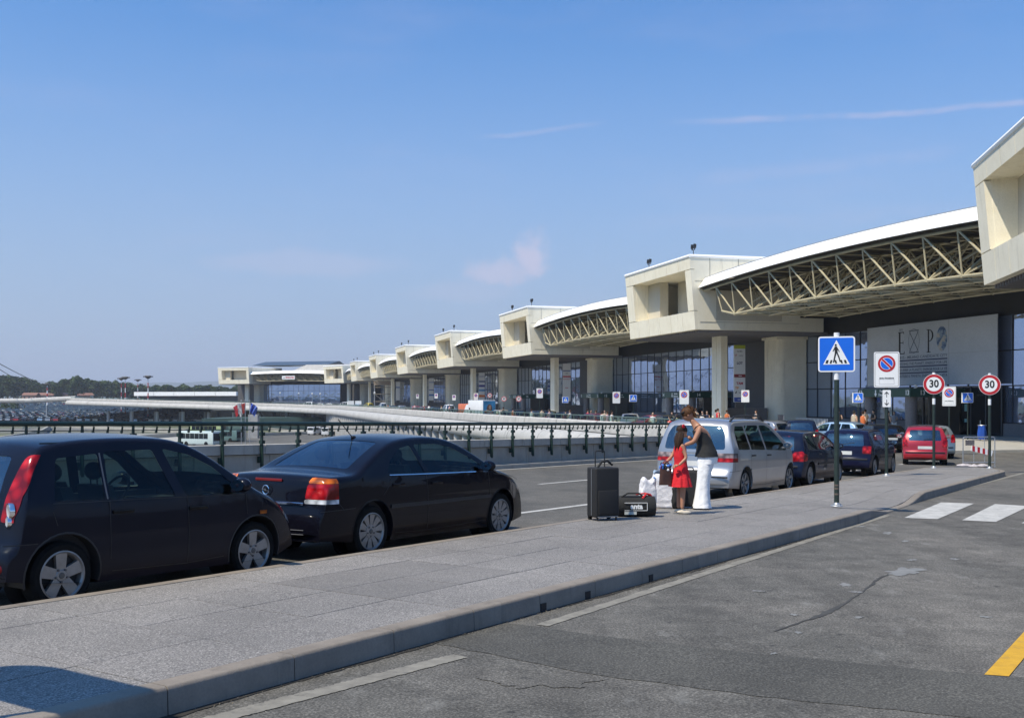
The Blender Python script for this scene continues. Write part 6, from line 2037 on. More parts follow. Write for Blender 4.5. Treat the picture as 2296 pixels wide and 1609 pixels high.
# ------------------------------------------------------------------ people
M_skin = mat('skin_tanned', (.40, .19, .11), .55, 0, .08, 8)
M_skin2 = mat('skin_pale', (.52, .32, .22), .55, 0, .08, 8)
def hairmat(n, c0, c1):
    m, nt, b_ = newmat(n)
    p = nd(nt, 'ShaderNodeTexCoord').outputs['Object']
    nt.links.new(ramp(nt, noise_(nt, 30, 5, .7, p, sc3=(1, 1, .12)), [(.3, c0), (.7, c1)]), b_.inputs['Base Color'])
    b_.inputs['Roughness'].default_value = .6; b_.inputs['Specular IOR Level'].default_value = .2
    bump(nt, b_, noise_(nt, 60, 3, .6, p, sc3=(1, 1, .15)), .8, .01)
    return m
M_hair1 = hairmat('hair_auburn', (.028, .012, .006), (.11, .048, .018))
M_hair2 = hairmat('hair_brown', (.012, .006, .004), (.045, .022, .011))
def cloth(n, c, var=.08, bs=25, b_amt=.4, rough=.85):
    m, nt, b_ = newmat(n)
    p = nd(nt, 'ShaderNodeTexCoord').outputs['Object']
    nt.links.new(ramp(nt, noise_(nt, 5, 4, .6, p), [(.3, tuple(x*(1-var) for x in c)), (.7, tuple(min(1, x*(1+var)) for x in c))]), b_.inputs['Base Color'])
    b_.inputs['Roughness'].default_value = rough
    bump(nt, b_, noise_(nt, bs, 4, .6, p), b_amt, .02)
    return m
M_red = cloth('cloth_red', (.58, .010, .018)); M_blk = cloth('cloth_black', (.013, .013, .013)); M_wht = cloth('cloth_white', (.78, .78, .78), .05, 7, .9)
M_cream_s = mat('shoe_cream', (.60, .52, .40), .6)
def head(parent, c, r, skinm, yaw=0, tilt=0):
    # local head facing +x; ellipsoid with brow, nose, lips, chin, ears
    e_ = linkobj('head', None, parent, c, (0, tilt, yaw))
    mb = MB()
    def fn(u, v):
        a = 2*PI*u; b_ = PI*v; x = math.cos(a)*math.sin(b_); y = math.sin(a)*math.sin(b_); z = math.cos(b_)
        rx, ry, rz = .92*r, .74*r, 1.12*r
        jaw = 1-.22*max(0, -z)
        px_, py_, pz_ = x*rx*(1-.10*max(0, -z)), y*ry*jaw, z*rz
        if x > .6:
            f = (x-.6)/.4
            px_ += f*(.20*r*math.exp(-((pz_+.05*r)**2)/(.03*r*r))*math.exp(-(py_**2)/(.02*r*r)))
            px_ += f*(.07*r*math.exp(-((pz_+.42*r)**2)/(.012*r*r))*math.exp(-(py_**2)/(.08*r*r)))
            px_ -= f*(.06*r*math.exp(-((pz_-.18*r)**2)/(.02*r*r))*math.exp(-((abs(py_)-.28*r)**2)/(.03*r*r)))
            px_ += f*.08*r*math.exp(-((pz_+.85*r)**2)/(.05*r*r))
        return (px_, py_, pz_)
    mb.grid(fn, 30, 22, True)
    o = mb.build('head', skinm, parent, c, (0, tilt, yaw), smooth=True, ang=180)
    bpy.data.objects.remove(e_)
    for sg in (1, -1):
        m2 = MB(); m2.ball((.0, sg*.75*r, -.02*r), (.16*r, .07*r, .24*r), 10, 7); m2.build('ear', skinm, o, smooth=True)
        m3 = MB(); m3.ball((.80*r, sg*.29*r, .17*r), (.07*r, .12*r, .065*r), 10, 7); m3.build('eye', M_sign_k, o, smooth=True)
    m4 = MB(); m4.ball((.90*r, 0, -.42*r), (.05*r, .2*r, .045*r), 10, 6); m4.build('mouth', mat('lips', (.35, .10, .08), .5), o, smooth=True)
    return o
def hand(parent, wrist, dirv_, palmn, skinm, size=.17, curl=.5, side=1):
    d = Vector(dirv_).normalized(); n = Vector(palmn).normalized(); n = (n-d*n.dot(d)).normalized(); w = d.cross(n)*side
    W0 = Vector(wrist)
    V, E, Rr = [W0, W0+d*size*.25, W0+d*size*.50], [(0, 1), (1, 2)], [.026*size/.17, .034*size/.17, .034*size/.17]
    Rr = [(x, x*.6) for x in Rr]
    o = None
    for k, (off, ln) in enumerate(((-.33, .40), (-.11, .46), (.11, .43), (.33, .34))):
        b0 = W0+d*size*.46+w*size*off*.5
        p1 = b0+(d*math.cos(curl*.6)+n*math.sin(curl*.6))*size*ln*.45
        p2 = p1+(d*math.cos(curl*1.5)+n*math.sin(curl*1.5))*size*ln*.32
        p3 = p2+(d*math.cos(curl*2.3)+n*math.sin(curl*2.3))*size*ln*.25
        i = len(V); V += [b0, p1, p2, p3]; E += [(2, i), (i, i+1), (i+1, i+2), (i+2, i+3)]; Rr += [.009]*3+[.007]
    t0 = W0+d*size*.18-w*size*.18; t1 = t0+(d*.7-w*.5+n*.3).normalized()*size*.22; t2 = t1+(d*.9-w*.1+n*.4).normalized()*size*.17
    i = len(V); V += [t0, t1, t2]; E += [(1, i), (i, i+1), (i+1, i+2)]; Rr += [.012, .010, .008]
    return skin('hand', [tuple(v) for v in V], E, Rr, skinm, parent, 1)
def tubefit(name, rings, m, parent, n=28, fold=0.0, ff=7, cap=False, seed=0, thick=True):
    # rings: (cx, cy, z, rx, ry)
    mb = MB(); K = len(rings); rnd = random.Random(seed); ph = [rnd.uniform(0, 6) for _ in range(4)]
    def fn(u, v):
        t = v*(K-1); i = min(int(t), K-2); f = t-i
        a_, b_ = rings[i], rings[i+1]
        cx, cy, z, rx, ry = [a_[k]*(1-f)+b_[k]*f for k in range(5)]
        A = 2*PI*u; w = 1+fold*v*(math.sin(ff*A+ph[0])+.5*math.sin((ff*2-1)*A+ph[1]))+abs(fold)*.18*math.sin(38*v+3*A+ph[2])
        return (cx+rx*w*math.cos(A), cy+ry*w*math.sin(A), z)
    mb.grid(fn, n, (K-1)*5+1, True)
    if cap: pass
    return mb.build(name, m, parent, smooth=True, ang=180)
# the woman: stands behind the girl, bends over her; local +x = picture left (she faces left), z up, -y towards the camera
qw = isl_pt(1572, 1140)
w_e = empty('person', qw, 0, 'woman in black camisole and long white trousers bending towards the girl', 'person')
w_e.rotation_euler = (0, 0, facecam(qw)+PI)
# hips at z .92, torso leaning forward (+x)
V = [(-.10, 0, .98), (-.08, 0, 1.10), (-.03, 0, 1.24), (.03, 0, 1.36), (.08, 0, 1.43), (.14, 0, 1.50), (.18, 0, 1.555),
     (.02, .17, 1.375), (.12, .21, 1.16), (.28, .12, 1.10),
     (.02, -.17, 1.375), (.10, -.235, 1.14), (.23, -.16, 1.235),
     (-.10, .10, .92), (-.04, .11, .50), (-.01, .12, .10), (-.10, -.10, .92), (-.03, -.11, .50), (.0, -.12, .10)]
E = [(0, 1), (1, 2), (2, 3), (3, 4), (4, 5), (5, 6), (3, 7), (7, 8), (8, 9), (3, 10), (10, 11), (11, 12), (0, 13), (13, 14), (14, 15), (0, 16), (16, 17), (17, 18)]
Rr = [(.13, .16), (.115, .135), (.12, .145), (.115, .16), (.06, .07), (.052, .052), (.05, .05), .052, .042, .03, .055, .043, .031, .095, .065, .045, .095, .065, .045]
skin('body', V, E, Rr, M_skin, w_e, 2)
hd = head(w_e, (.225, 0, 1.615), .108, M_skin, 0, R_(36))
hair = MB(); hair.grid(lambda u, v: ((-.018+.112*math.cos(2*PI*u)*math.sin(PI*v*.62)), .092*math.sin(2*PI*u)*math.sin(PI*v*.62), .03+.105*math.cos(PI*v*.62)+.008*math.sin(9*2*PI*u)), 30, 14, True)
h1 = hair.build('hair', M_hair1, hd, smooth=True, ang=180)
rnd = random.Random(2); bun = MB()
for k in range(46):
    a, b_ = rnd.uniform(0, 2*PI), rnd.uniform(-1, 1); rr_ = .06
    bun.ball((-.080+rr_*math.cos(a)*math.sqrt(1-b_*b_)*.9, rr_*math.sin(a)*math.sqrt(1-b_*b_), .045+rr_*b_*1.25), (rnd.uniform(.012, .028),)*3, 7, 5)
for k in range(30): bun.ball((-.10+rnd.uniform(-.02, .03), rnd.uniform(-.06, .06), -.01-rnd.uniform(0, .10)), (.014, .014, .028), 7, 5)
bun.build('hair_bun', M_hair1, hd, smooth=True)
mb = MB(); mb.path([(.085*math.cos(a)+.01, .082*math.sin(a), .085) for a in [-PI/2.1+PI*.95*i/10 for i in range(11)]], .012, 6); mb.build('sunglasses', M_black, hd, smooth=True)
tubefit('camisole', [(-.09, 0, .90, .200, .228), (-.09, 0, .98, .182, .205), (-.07, 0, 1.10, .145, .165), (-.025, 0, 1.22, .140, .168), (.01, 0, 1.30, .135, .172), (.03, 0, 1.345, .122, .162)], M_blk, w_e, 28, .02, 5)
mb = MB()
for sg in (1, -1): mb.path([(-.075, sg*.10, 1.30), (-.04, sg*.105, 1.40), (.02, sg*.10, 1.448), (.09, sg*.09, 1.41), (.14, sg*.08, 1.33)], .007, 5)
mb.build('straps', M_blk, w_e)
tubefit('trousers', [(-.10, 0, 1.0, .14, .17), (-.108, 0, .90, .175, .210), (-.095, 0, .78, .172, .208)], M_wht, w_e, 30, .015, 5)
for sg in (1, -1):
    tubefit('trouser_leg', [(-.09, sg*.085, .86, .145, .12), (-.065, sg*.095, .68, .128, .108), (-.035, sg*.105, .48, .112, .095), (-.02, sg*.11, .28, .122, .10), (-.01, sg*.115, .10, .145, .118), (-.01, sg*.12, .03, .16, .128)], M_wht, w_e, 34, .06, 5, seed=sg+4)
    mb = MB(); mb.ball((.045, sg*.12, .035), (.12, .042, .038), 14, 8); mb.build('shoe', M_blk, w_e, smooth=True)
hand(w_e, (.23, -.16, 1.235), (.75, .1, .55), (.4, .9, .0), M_skin, .16, .35, 1)
hand(w_e, (.28, .12, 1.10), (.9, -.2, -.1), (.1, -.9, -.2), M_skin, .16, .5, -1)
# printed letters across the seat of the trousers
e2 = text('demo', .11, M_sign_k, w_e, (-.065, -.208, .90), (PI/2, 0, 0), .004)
e2.rotation_euler = (PI/2, 0, PI/2+PI/2+.0)
e2.location = (-.17, -.205, .88)
# the girl
qg = isl_pt(1526, 1152)
g_e = empty('person', qg, 0, 'girl in a red sleeveless dress with long brown hair and a red hair flower', 'person')
g_e.rotation_euler = (0, 0, facecam(qg)+R_(20))       # local -y to camera, she looks to +x/+y (towards the woman)
V = [(0, 0, .78), (-.005, 0, .88), (-.01, 0, .98), (-.01, 0, 1.08), (0, 0, 1.16), (.012, 0, 1.22), (.02, 0, 1.27),
     (-.01, .12, 1.10), (-.10, .14, .93), (-.23, .05, .84),
     (-.01, -.125, 1.10), (.035, -.175, .92), (-.10, -.185, .80),
     (0, .065, .74), (.01, .07, .42), (-.01, .075, .085), (0, -.065, .74), (.015, -.07, .42), (.0, -.075, .085)]
Rr = [(.085, .115), (.075, .10), (.075, .105), (.075, .115), (.042, .05), (.036, .036), (.036, .036), .038, .028, .021, .038, .029, .021, .072, .050, .030, .072, .050, .030]
skin('body', V, E, Rr, M_skin, g_e, 2)
hd = head(g_e, (.03, 0, 1.335), .092, M_skin, R_(25), R_(8))
mb = MB(); mb.grid(lambda u, v: ((-.016+.100*math.cos(2*PI*u)*math.sin(PI*v*.58)), .082*math.sin(2*PI*u)*math.sin(PI*v*.58), .026+.088*math.cos(PI*v*.58)), 30, 14, True)
mb.build('hair', M_hair2, hd, smooth=True, ang=180)
mb = MB(); mb.grid(lambda u, v: (-.050-.03*v+(.046+.018*math.sin(PI*v)-.012*v)*math.cos(2*PI*u)*(1+.08*math.sin(18*PI*u)), -.004+(.062+.030*math.sin(PI*min(1, v*1.1))-.010*v)*math.sin(2*PI*u)*(1+.08*math.sin(14*PI*u)), -.015-.27*v-.035*math.sin(10*PI*u)*v), 36, 12, True)
mb.build('long_hair', M_hair2, hd, smooth=True, ang=180)
rnd = random.Random(8); mb = MB()
for k in range(9):
    a = 2*PI*k/9; mb.ball((-.055+.018*math.cos(a), -.07, .085+.018*math.sin(a)), (.016, .012, .016), 7, 5)
mb.build('hair_flower', M_red, hd, smooth=True)
tubefit('dress_top', [(0, 0, .66, .135, .155), (0, 0, .74, .115, .14), (0, 0, .84, .098, .122), (-.01, 0, .95, .10, .128), (-.01, 0, 1.05, .10, .13), (-.01, 0, 1.10, .085, .12), (-.005, 0, 1.135, .06, .10)], M_red, g_e, 30, .02, 6)
tubefit('skirt', [(0, 0, .76, .10, .125), (0, 0, .68, .125, .15), (0, 0, .57, .155, .18), (0, 0, .45, .185, .205)], M_red, g_e, 60, .065, 9, seed=3)
for sg in (1, -1):
    mb = MB(); mb.grid(lambda u, v: (.03+.118*math.cos(2*PI*u)*math.sin(PI*v), sg*.075+.040*math.sin(2*PI*u)*math.sin(PI*v), .032+.034*math.cos(PI*v)+(.012 if math.cos(2*PI*u) < -.2 else 0)), 18, 9, True)
    mb.build('shoe', M_cream_s, g_e, smooth=True)
hand(g_e, (-.10, -.185, .80), (-.9, .25, -.2), (0, .6, -.8), M_skin, .14, .8, 1)
hand(g_e, (-.23, .05, .84), (-.8, -.3, -.4), (0, -.6, -.8), M_skin, .14, .8, -1)
# shoulder bag the girl holds
bq = g_e.matrix_basis if False else None
rz = g_e.rotation_euler[2]
bp = qg+Matrix.Rotation(rz, 3, 'Z')@Vector((-.26, -.02, .48))
e = empty('handbag', bp, rz, 'brown handbag with blue and red scarf held by the girl', 'bag'); e.scale = (.82, .82, .95)
mb = MB(); mb.grid(lambda u, v: ((.135-.02*v)*math.copysign(abs(math.cos(2*PI*u))**.6, math.cos(2*PI*u)), (.075-.02*v)*math.copysign(abs(math.sin(2*PI*u))**.6, math.sin(2*PI*u)), .0+.26*v+.01*math.sin(12*u)), 28, 8, True)
mb.prism([(-.12, -.065), (.12, -.065), (.12, .065), (-.12, .065)], 0.0, .004, 'z')
mb.build('bag_body', mat('leather_brown', (.055, .022, .012), .4, 0, .3, 9), e, smooth=True)
mb = MB(); mb.path([(-.11, 0, .25), (-.09, 0, .33), (-.03, 0, .40), (.03, 0, .40), (.09, 0, .33), (.11, 0, .25)], .011, 6); mb.build('handle', mat('leather_red', (.16, .01, .02), .4), e, smooth=True)
rnd = random.Random(3)
for nm_, mm, n_ in (('scarf_blue', mat('scarf_blue', (.05, .18, .55), .7), 6), ('scarf_dark', M_blk, 12), ('scarf_white', M_wht, 5)):
    mb = MB()
    for k in range(n_): mb.ball((rnd.uniform(-.09, .10), rnd.uniform(-.05, .05), .25+rnd.uniform(0, .10)), (rnd.uniform(.02, .045), .03, rnd.uniform(.02, .04)), 8, 6)
    mb.build(nm_, mm, e, smooth=True)

# ------------------------------------------------------------------ luggage
def soft_box(name, sx, sy, sz, m, parent, seed=0, wob=.012, puff=.03, loc=(0, 0, 0), n=14, pw=.32, top=0.0, rot=(0, 0, 0)):
    rnd = random.Random(seed); ph = [rnd.uniform(0, 6.28) for _ in range(6)]
    def sg(v, p): return math.copysign(abs(v)**p, v)
    def fn(u, v):
        a = 2*PI*u; b_ = PI*v
        x, y, z = sg(math.cos(a), pw)*sg(math.sin(b_), pw), sg(math.sin(a), pw)*sg(math.sin(b_), pw), sg(math.cos(b_), pw)
        w = wob*(math.sin(7*x+5*z+ph[0])+math.sin(11*z+6*y+ph[1])+.6*math.sin(19*y+13*z+ph[2])+.5*math.sin(23*x+17*z+ph[3]))
        k = 1+w/max(sx, sz)*2
        tt = top*(z > .2)*math.sin(5*x+ph[4])
        return (x*sx/2*k, y*sy/2*k, (z+1)*sz/2*(1+w*.4)+tt)
    mb = MB(); mb.grid(fn, n*4, n*2, True)
    return mb.build(name, m, parent, loc, rot, smooth=True, ang=180)
q = isl_pt(1352, 1165)
rz = facecam(q)
e = empty('suitcase', q, rz+R_(28), 'upright black suitcase with extended pull handle', 'suitcase')
me = MB().box(-.20, .20, -.15, .15, .05, .80).mesh('shell', cloth('suitcase_nylon', (.010, .010, .011), .1, 60, .3, .75)); me = bevel_mesh(me, .03, 3); linkobj('shell', me, e)
mb = MB(); mb.box(-.16, .16, -.175, -.14, .10, .46); linkobj('front_pocket', bevel_mesh(mb.mesh('front_pocket', MATS['suitcase_nylon']), .012), e)
mb = MB()
for yy in (-.155, .155): mb.box(-.17, .17, yy-.004, yy+.004, .06, .07)
for xx in (-.203, .203): mb.box(xx-.003, xx+.003, -.012, -.006, .08, .78)
mb.build('zip', M_grey, e)
mb = MB(); mb.path([(-.08, .10, .79), (-.08, .10, 1.02), (-.07, .10, 1.04), (.07, .10, 1.04), (.08, .10, 1.02), (.08, .10, .79)], .010, 6); mb.build('pull_handle', M_black, e, smooth=True)
mb = MB(); mb.path([(-.10, -.02, .80), (-.04, -.03, .88), (.06, -.02, .90), (.16, 0, .83)], .017, 6); mb.build('carry_strap', M_blk, e, smooth=True)
for (x, y) in ((-.16, .12), (.16, .12)):
    mb = MB(); mb.lathe([(.001, -.02), (.035, -.02), (.035, .02), (.001, .02)], 14, 'x', c=(x, y, .035)); mb.build('wheel', M_rubber, e, smooth=True, ang=30)
for (x, y) in ((-.16, -.12), (.16, -.12)):
    mb = MB(); mb.tube((x, y, 0), (x, y, .06), .016, 8); mb.build('foot', M_black, e)
q = isl_pt(1420, 1157)
e = empty('holdall', q, facecam(q)+R_(8), 'black and red holdall with white lettering lying beside the suitcase', 'bag')
mb = MB()
mb.grid(lambda u, v: (-.34+.68*v, .155*math.cos(2*PI*u)*(1-.10*abs(2*v-1)**6)*(1+.05*math.sin(9*v)), .155+.155*math.sin(2*PI*u)*(1-.10*abs(2*v-1)**6)*(1.0 if math.sin(2*PI*u) < 0 else 1.12)), 26, 14, True)
mb.add([(-.34, .14*math.cos(2*PI*i/20), .155+.15*math.sin(2*PI*i/20)) for i in range(20)], [tuple(range(20))]); mb.add([(.34, .14*math.cos(2*PI*i/20), .155+.15*math.sin(2*PI*i/20)) for i in range(20)], [tuple(range(20))])
mb.build('bag_body', M_blk, e, smooth=True, ang=50)
mb = MB(); mb.path([(.13, -.10, .29), (.20, -.04, .36), (.27, 0, .34), (.33, .0, .24), (.345, -.05, .10)], .018, 6); mb.path([(.05, .05, .34), (.2, .06, .36), (.30, .03, .31)], .014, 6); mb.build('red_trim', mat('trim_red', (.50, .02, .02), .6), e, smooth=True)
mb = MB(); mb.path([(-.2, -.06, .31), (-.1, -.08, .37), (.08, -.08, .37), (.16, -.06, .31)], .014, 6); mb.build('handle', M_blk, e, smooth=True)
mb = MB(); s = .004
for (a, b_, c_, d_) in ((-.16, .20, .105, .112), (-.16, .20, .225, .232), (.193, .20, .105, .232)): mb.box(a, b_, -.168, -.160, c_, d_)
mb.build('print_frame', M_let, e)
text('anta', .11, M_let, e, (.03, -.168, .170), (PI/2-.0, 0, 0), .005)
mb = MB(); mb.box(-.16, .03, -.163, -.155, .045, .09); mb.build('address_tag', mat('tag_pale', (.5, .52, .48), .6), e)
mb = MB()
mb.lathe([(.001, 0), (.05, 0), (.05, .02), (.001, .02)], 14, 'x', c=(.335, -.03, .16)); mb.build('end_patch', M_grey, e)
q = isl_pt(1452, 1150)
M_plast = cloth('plastic_white', (.72, .70, .71), .05, 11, 1.0, .4)
e = soft_box('plastic_bag', .27, .18, .56, M_plast, None, 3, .012, loc=(0, 0, 0), top=.035, pw=.45)
e.location = q; e.rotation_euler = (0, 0, facecam(q)+.3); tag(e, 'crumpled white plastic carrier bag between holdall and big shopping bag', 'bag')
q = isl_pt(1496, 1139)+Vector((0, .05, 0))
e = empty('shopping_bag', q, facecam(q)+R_(-6), 'large bulging white shopping bag with blue print and grey top', 'bag')
soft_box('bag_body', .52, .34, .60, M_plast, e, 8, .010, pw=.30)
mb = MB(); mb.grid(lambda u, v: (-.22+.44*u, -.14+.28*v, .60+.035*math.sin(9*u+4*v)+.03*math.sin(17*v+3*u)), 14, 10); mb.build('silver_wrap', mat('wrap_silver', (.35, .42, .48), .3, .5, .4, 9), e, smooth=True)
mb = MB()
for (x, z, a, b_) in ((.12, .52, .11, .035), (-.20, .53, .03, .02), (.20, .45, .05, .02)): mb.prism([(x-a, z-b_), (x+a*.6, z-b_*.6), (x+a, z+b_*.2), (x+a*.1, z+b_), (x-a*.6, z+b_*.3)], -.192, -.178, 'y')
mb.build('blue_print', mat('print_lightblue', (.08, .28, .62), .5), e)
q = isl_pt(1519, 1140)+Vector((0, -.0, 0))
e = empty('backpack', q, facecam(q)+R_(35), 'black backpack leaning on the white shopping bag behind the girl', 'bag')
soft_box('bag_body', .26, .18, .42, M_blk, e, 5, .010, pw=.5)
mb = MB()
for (x, z) in ((-.04, .26), (.04, .18), (-.02, .15), (.03, .27)): mb.box(x-.012, x+.012, -.100, -.088, z-.008, z+.008)
mb.build('buckle', M_let, e)
q = isl_pt(1549, 1140)+Vector((0, .12, 0))
e = empty('suitcase', q, facecam(q), 'second black suitcase hidden between the girl and the woman', 'suitcase')
me = bevel_mesh(MB().box(-.19, .19, -.13, .13, .03, .66).mesh('shell', MATS['suitcase_nylon']), .05, 3); linkobj('shell', me, e)
mb = MB(); mb.path([(-.07, 0, .65), (-.05, 0, .70), (.05, 0, .70), (.07, 0, .65)], .012, 6); mb.build('handle', M_blk, e)
for x in (-.13, .13):
    mb = MB(); mb.lathe([(.001, -.02), (.03, -.02), (.03, .02), (.001, .02)], 12, 'x', c=(x, .05, .03)); mb.build('wheel', M_rubber, e)

# ------------------------------------------------------------------ distant people
def far_person_proto(k):
    V = [(0, 0, .92), (0, 0, 1.10), (0, 0, 1.28), (0, 0, 1.42), (0, 0, 1.52), (0, .19, 1.36), (.03, .24, 1.12), (.08, .24, .90), (0, -.19, 1.36), (.02, -.25, 1.12), (.10, -.22, .92),
         (0, .10, .86), (.06, .11, .48), (.0, .11, .06), (.12, .12, .03), (0, -.10, .86), (-.02, -.11, .48), (-.10, -.11, .07), (.02, -.12, .03)]
    E_ = [(0, 1), (1, 2), (2, 3), (3, 4), (2, 5), (5, 6), (6, 7), (2, 8), (8, 9), (9, 10), (0, 11), (11, 12), (12, 13), (13, 14), (0, 15), (15, 16), (16, 17), (17, 18)]
    R2 = [(.11, .15), (.105, .14), (.11, .17), (.06, .06), (.05, .05), .06, .045, .035, .06, .045, .035, .095, .07, .045, .04, .095, .07, .045, .04]
    if k == 1: V[7] = (.30, .10, 1.10); V[10] = (.30, -.08, 1.12)
    o = skin('body', V, E_, R2, M_skin2, None, 1)
    me = o.data; bpy.data.objects.remove(o)
    return me
bodies = [far_person_proto(0), far_person_proto(1)]
mb = MB(); mb.ball((0, 0, 1.63), (.095, .08, .12), 12, 9); hd_me = mb.mesh('head', M_skin2, True)
mb = MB(); mb.ball((-.02, 0, 1.665), (.10, .09, .11), 12, 9); hr_me = [mb.mesh('hair', M_hair2, True), mb.mesh('hair', M_hair1, True), mb.mesh('hair', M_blk, True)]
mb = MB(); mb.grid(lambda u, v: ((.135-.01*v+.03*math.sin(PI*v))*math.cos(2*PI*u), (.20-.03*(1-v)-.05*max(0, v-.85)/.15)*math.sin(2*PI*u), .86+.58*v), 18, 7, True)
shirt = mb
tr_mb = MB()
for sg in (1, -1):
    tr_mb.grid(lambda u, v: ((.10-.03*v)*math.cos(2*PI*u)+(.03 if sg > 0 else -.05)*v, sg*.10+(.105-.035*v)*math.sin(2*PI*u), .92-.84*v), 14, 6, True)
cols = {'white': (.75, .75, .74), 'pink': (.70, .42, .48), 'red': (.55, .02, .03), 'blue': (.05, .12, .30), 'navy': (.02, .025, .06), 'black': (.015, .015, .015), 'grey': (.25, .26, .28), 'orange': (.55, .14, .04), 'beige': (.42, .36, .27), 'lightblue': (.30, .42, .60), 'green': (.25, .3, .12), 'jeans': (.06, .09, .16)}
_cm = {}
def cm(n):
    if n not in _cm: _cm[n] = mat('garment_'+n, cols[n], .85, 0, .1, 8)
    return _cm[n]
_sm, _tm = {}, {}
people = [(2077, 83, 'navy', 'beige', 'man in a navy T-shirt walking to the doors of entrance 13'), (2005, 80, 'grey', 'white', 'person in grey with pale shorts beside the right pillar of entrance 13'),
          (1992, 78, 'black', 'black', 'person in black just left of the right pillar of entrance 13'), (1940, 79, 'beige', 'black', 'bare-armed person at the left pillar of entrance 13'), (1950, 82, 'white', 'jeans', 'person in white shirt between the pillars of entrance 13'),
          (1958, 80, 'black', 'jeans', 'person in black top between the pillars of entrance 13'), (1915, 80, 'white', 'grey', 'person in white left of entrance 13'), (1880, 76, 'black', 'black', 'person in black leaning near the picket barrier'),
          (1915, 70, 'beige', 'orange', 'tanned woman by the picket barrier'), (1935, 71, 'orange', 'jeans', 'second tanned figure right of the picket barrier'), (2042, 84, 'white', 'jeans', 'person in white deep in entrance 13'), (2108, 84, 'beige', 'black', 'person in beige right of entrance 13'),
          (2030, 86, 'black', 'grey', 'dark figure between pillar and doors of entrance 13'),
          (1695, 88, 'grey', 'jeans', 'person in grey at the foot of the rear column of the second box'), (1610, 84, 'red', 'black', 'person in red left of the airline totem'), (1605, 87, 'grey', 'jeans', 'tall person in grey left of the airline totem'), (1630, 86, 'orange', 'red', 'person in orange below the airline totem'),
          (1575, 84, 'white', 'grey', 'person in white right of the woman with curly hair'), (1585, 86, 'navy', 'black', 'person in navy near the second box'), (1560, 90, 'beige', 'grey', 'person in beige behind the curly-haired woman'),
          (1502, 64.5, 'red', 'jeans', 'child-like figure in red behind the railing'), (1507, 84, 'blue', 'jeans', 'person in blue behind the black car'), (1517, 78, 'green', 'beige', 'person in olive beside the person in blue'),
          (1464, 74, 'white', 'white', 'person in dazzling white by the red car'), (1372, 86, 'white', 'grey', 'person in white left of the silver car'), (1362, 90, 'pink', 'beige', 'person in pink left of the silver car'), (1356, 94, 'beige', 'jeans', 'blond person near entrance 15'),
          (1350, 92, 'white', 'navy', 'person in white shirt by entrance 15'), (1336, 96, 'white', 'red', 'person in white before the pillars of entrance 15'), (1325, 98, 'pink', 'black', 'person in pink by the left pillar of entrance 15'), (1318, 98, 'red', 'black', 'person in dark red by entrance 15'),
          (1278, 98, 'white', 'navy', 'person in white by the third box column'), (1268, 100, 'navy', 'black', 'person in navy by the third box column'), (1232, 100, 'pink', 'pink', 'person in a pink T-shirt behind the dark cars'), (1192, 106, 'white', 'grey', 'bent person in white left of the pink one'),
          (1215, 112, 'beige', 'grey', 'person in beige before entrance 16'), (1150, 120, 'orange', 'orange', 'person in orange near the round sign'), (1128, 128, 'black', 'black', 'person in black right of the advertising van'), (1121, 122, 'white', 'lightblue', 'person in white right of the van'),
          (1053, 130, 'white', 'grey', 'person with white cap left of the orange van'), (1008, 165, 'pink', 'beige', 'person in pink below the fourth box'), (990, 160, 'beige', 'white', 'person in beige below the fourth box'), (962, 185, 'white', 'grey', 'person in white below the fifth box'), (952, 180, 'red', 'black', 'person in red below the fifth box'),
          (930, 200, 'pink', 'beige', 'large pink-shirted person far along the road'), (905, 215, 'red', 'black', 'person in red far along the road'), (885, 230, 'white', 'jeans', 'tiny person in white far along the road'), (870, 240, 'orange', 'jeans', 'tiny person in orange far along the road')]
rnd = random.Random(12)
for i, (px, d, sh_, tro, lab) in enumerate(people):
    q = onpav(G(px, d)); e = empty('person', q, rnd.uniform(0, 6.28), lab, 'person', 'travellers in front of the terminal')
    s_c = rnd.uniform(.92, 1.05); e.scale = (s_c,)*3
    linkobj('body', bodies[i % 2], e); linkobj('head', hd_me, e); linkobj('hair', hr_me[i % 3], e)
    if sh_ not in _sm: _sm[sh_] = shirt.mesh('shirt', cm(sh_), True, 120)
    if tro not in _tm: _tm[tro] = tr_mb.mesh('trousers', cm(tro), True, 120)
    linkobj('shirt', _sm[sh_], e); linkobj('trousers', _tm[tro], e)
# ------------------------------------------------------------------ lower level
def lowsheet(name, pts, m, z=.03, lift=None):
    mb = MB(); vs = []
    for q in pts:
        w = lowp(*q) if len(q) == 2 else Vector(q)
        vs.append((w.x, w.y, LOW+z))
    mb.add(vs, [tuple(range(len(vs)))]); return tag(mb.build(name, m), kind='structure')
lowsheet('lower_road', [(-300, 1075), (1100, 1075), (1000, 985), (760, 968), (470, 962), (-200, 962)], M_lowroad, .04)
M_pale = stone('pale_low_concrete', (.30, .29, .25), (.42, .40, .35), .5, .4)
M_hedge = mat('hedge_green', (.03, .06, .025), .95, 0, .4, 1.5)
lowsheet('lower_bank', [(-100, 1000), (130, 985), (180, 965), (-100, 962)], mat('dry_grass', (.13, .13, .06), .95, 0, .3, .2), .06)
lowsheet('lower_plaza', [(250, 1018), (470, 985), (420, 972), (180, 975), (130, 1000)], M_pale, .07)
lowsheet('lower_plaza', [(-100, 1030), (90, 1030), (60, 985), (-100, 990)], M_pale, .07)
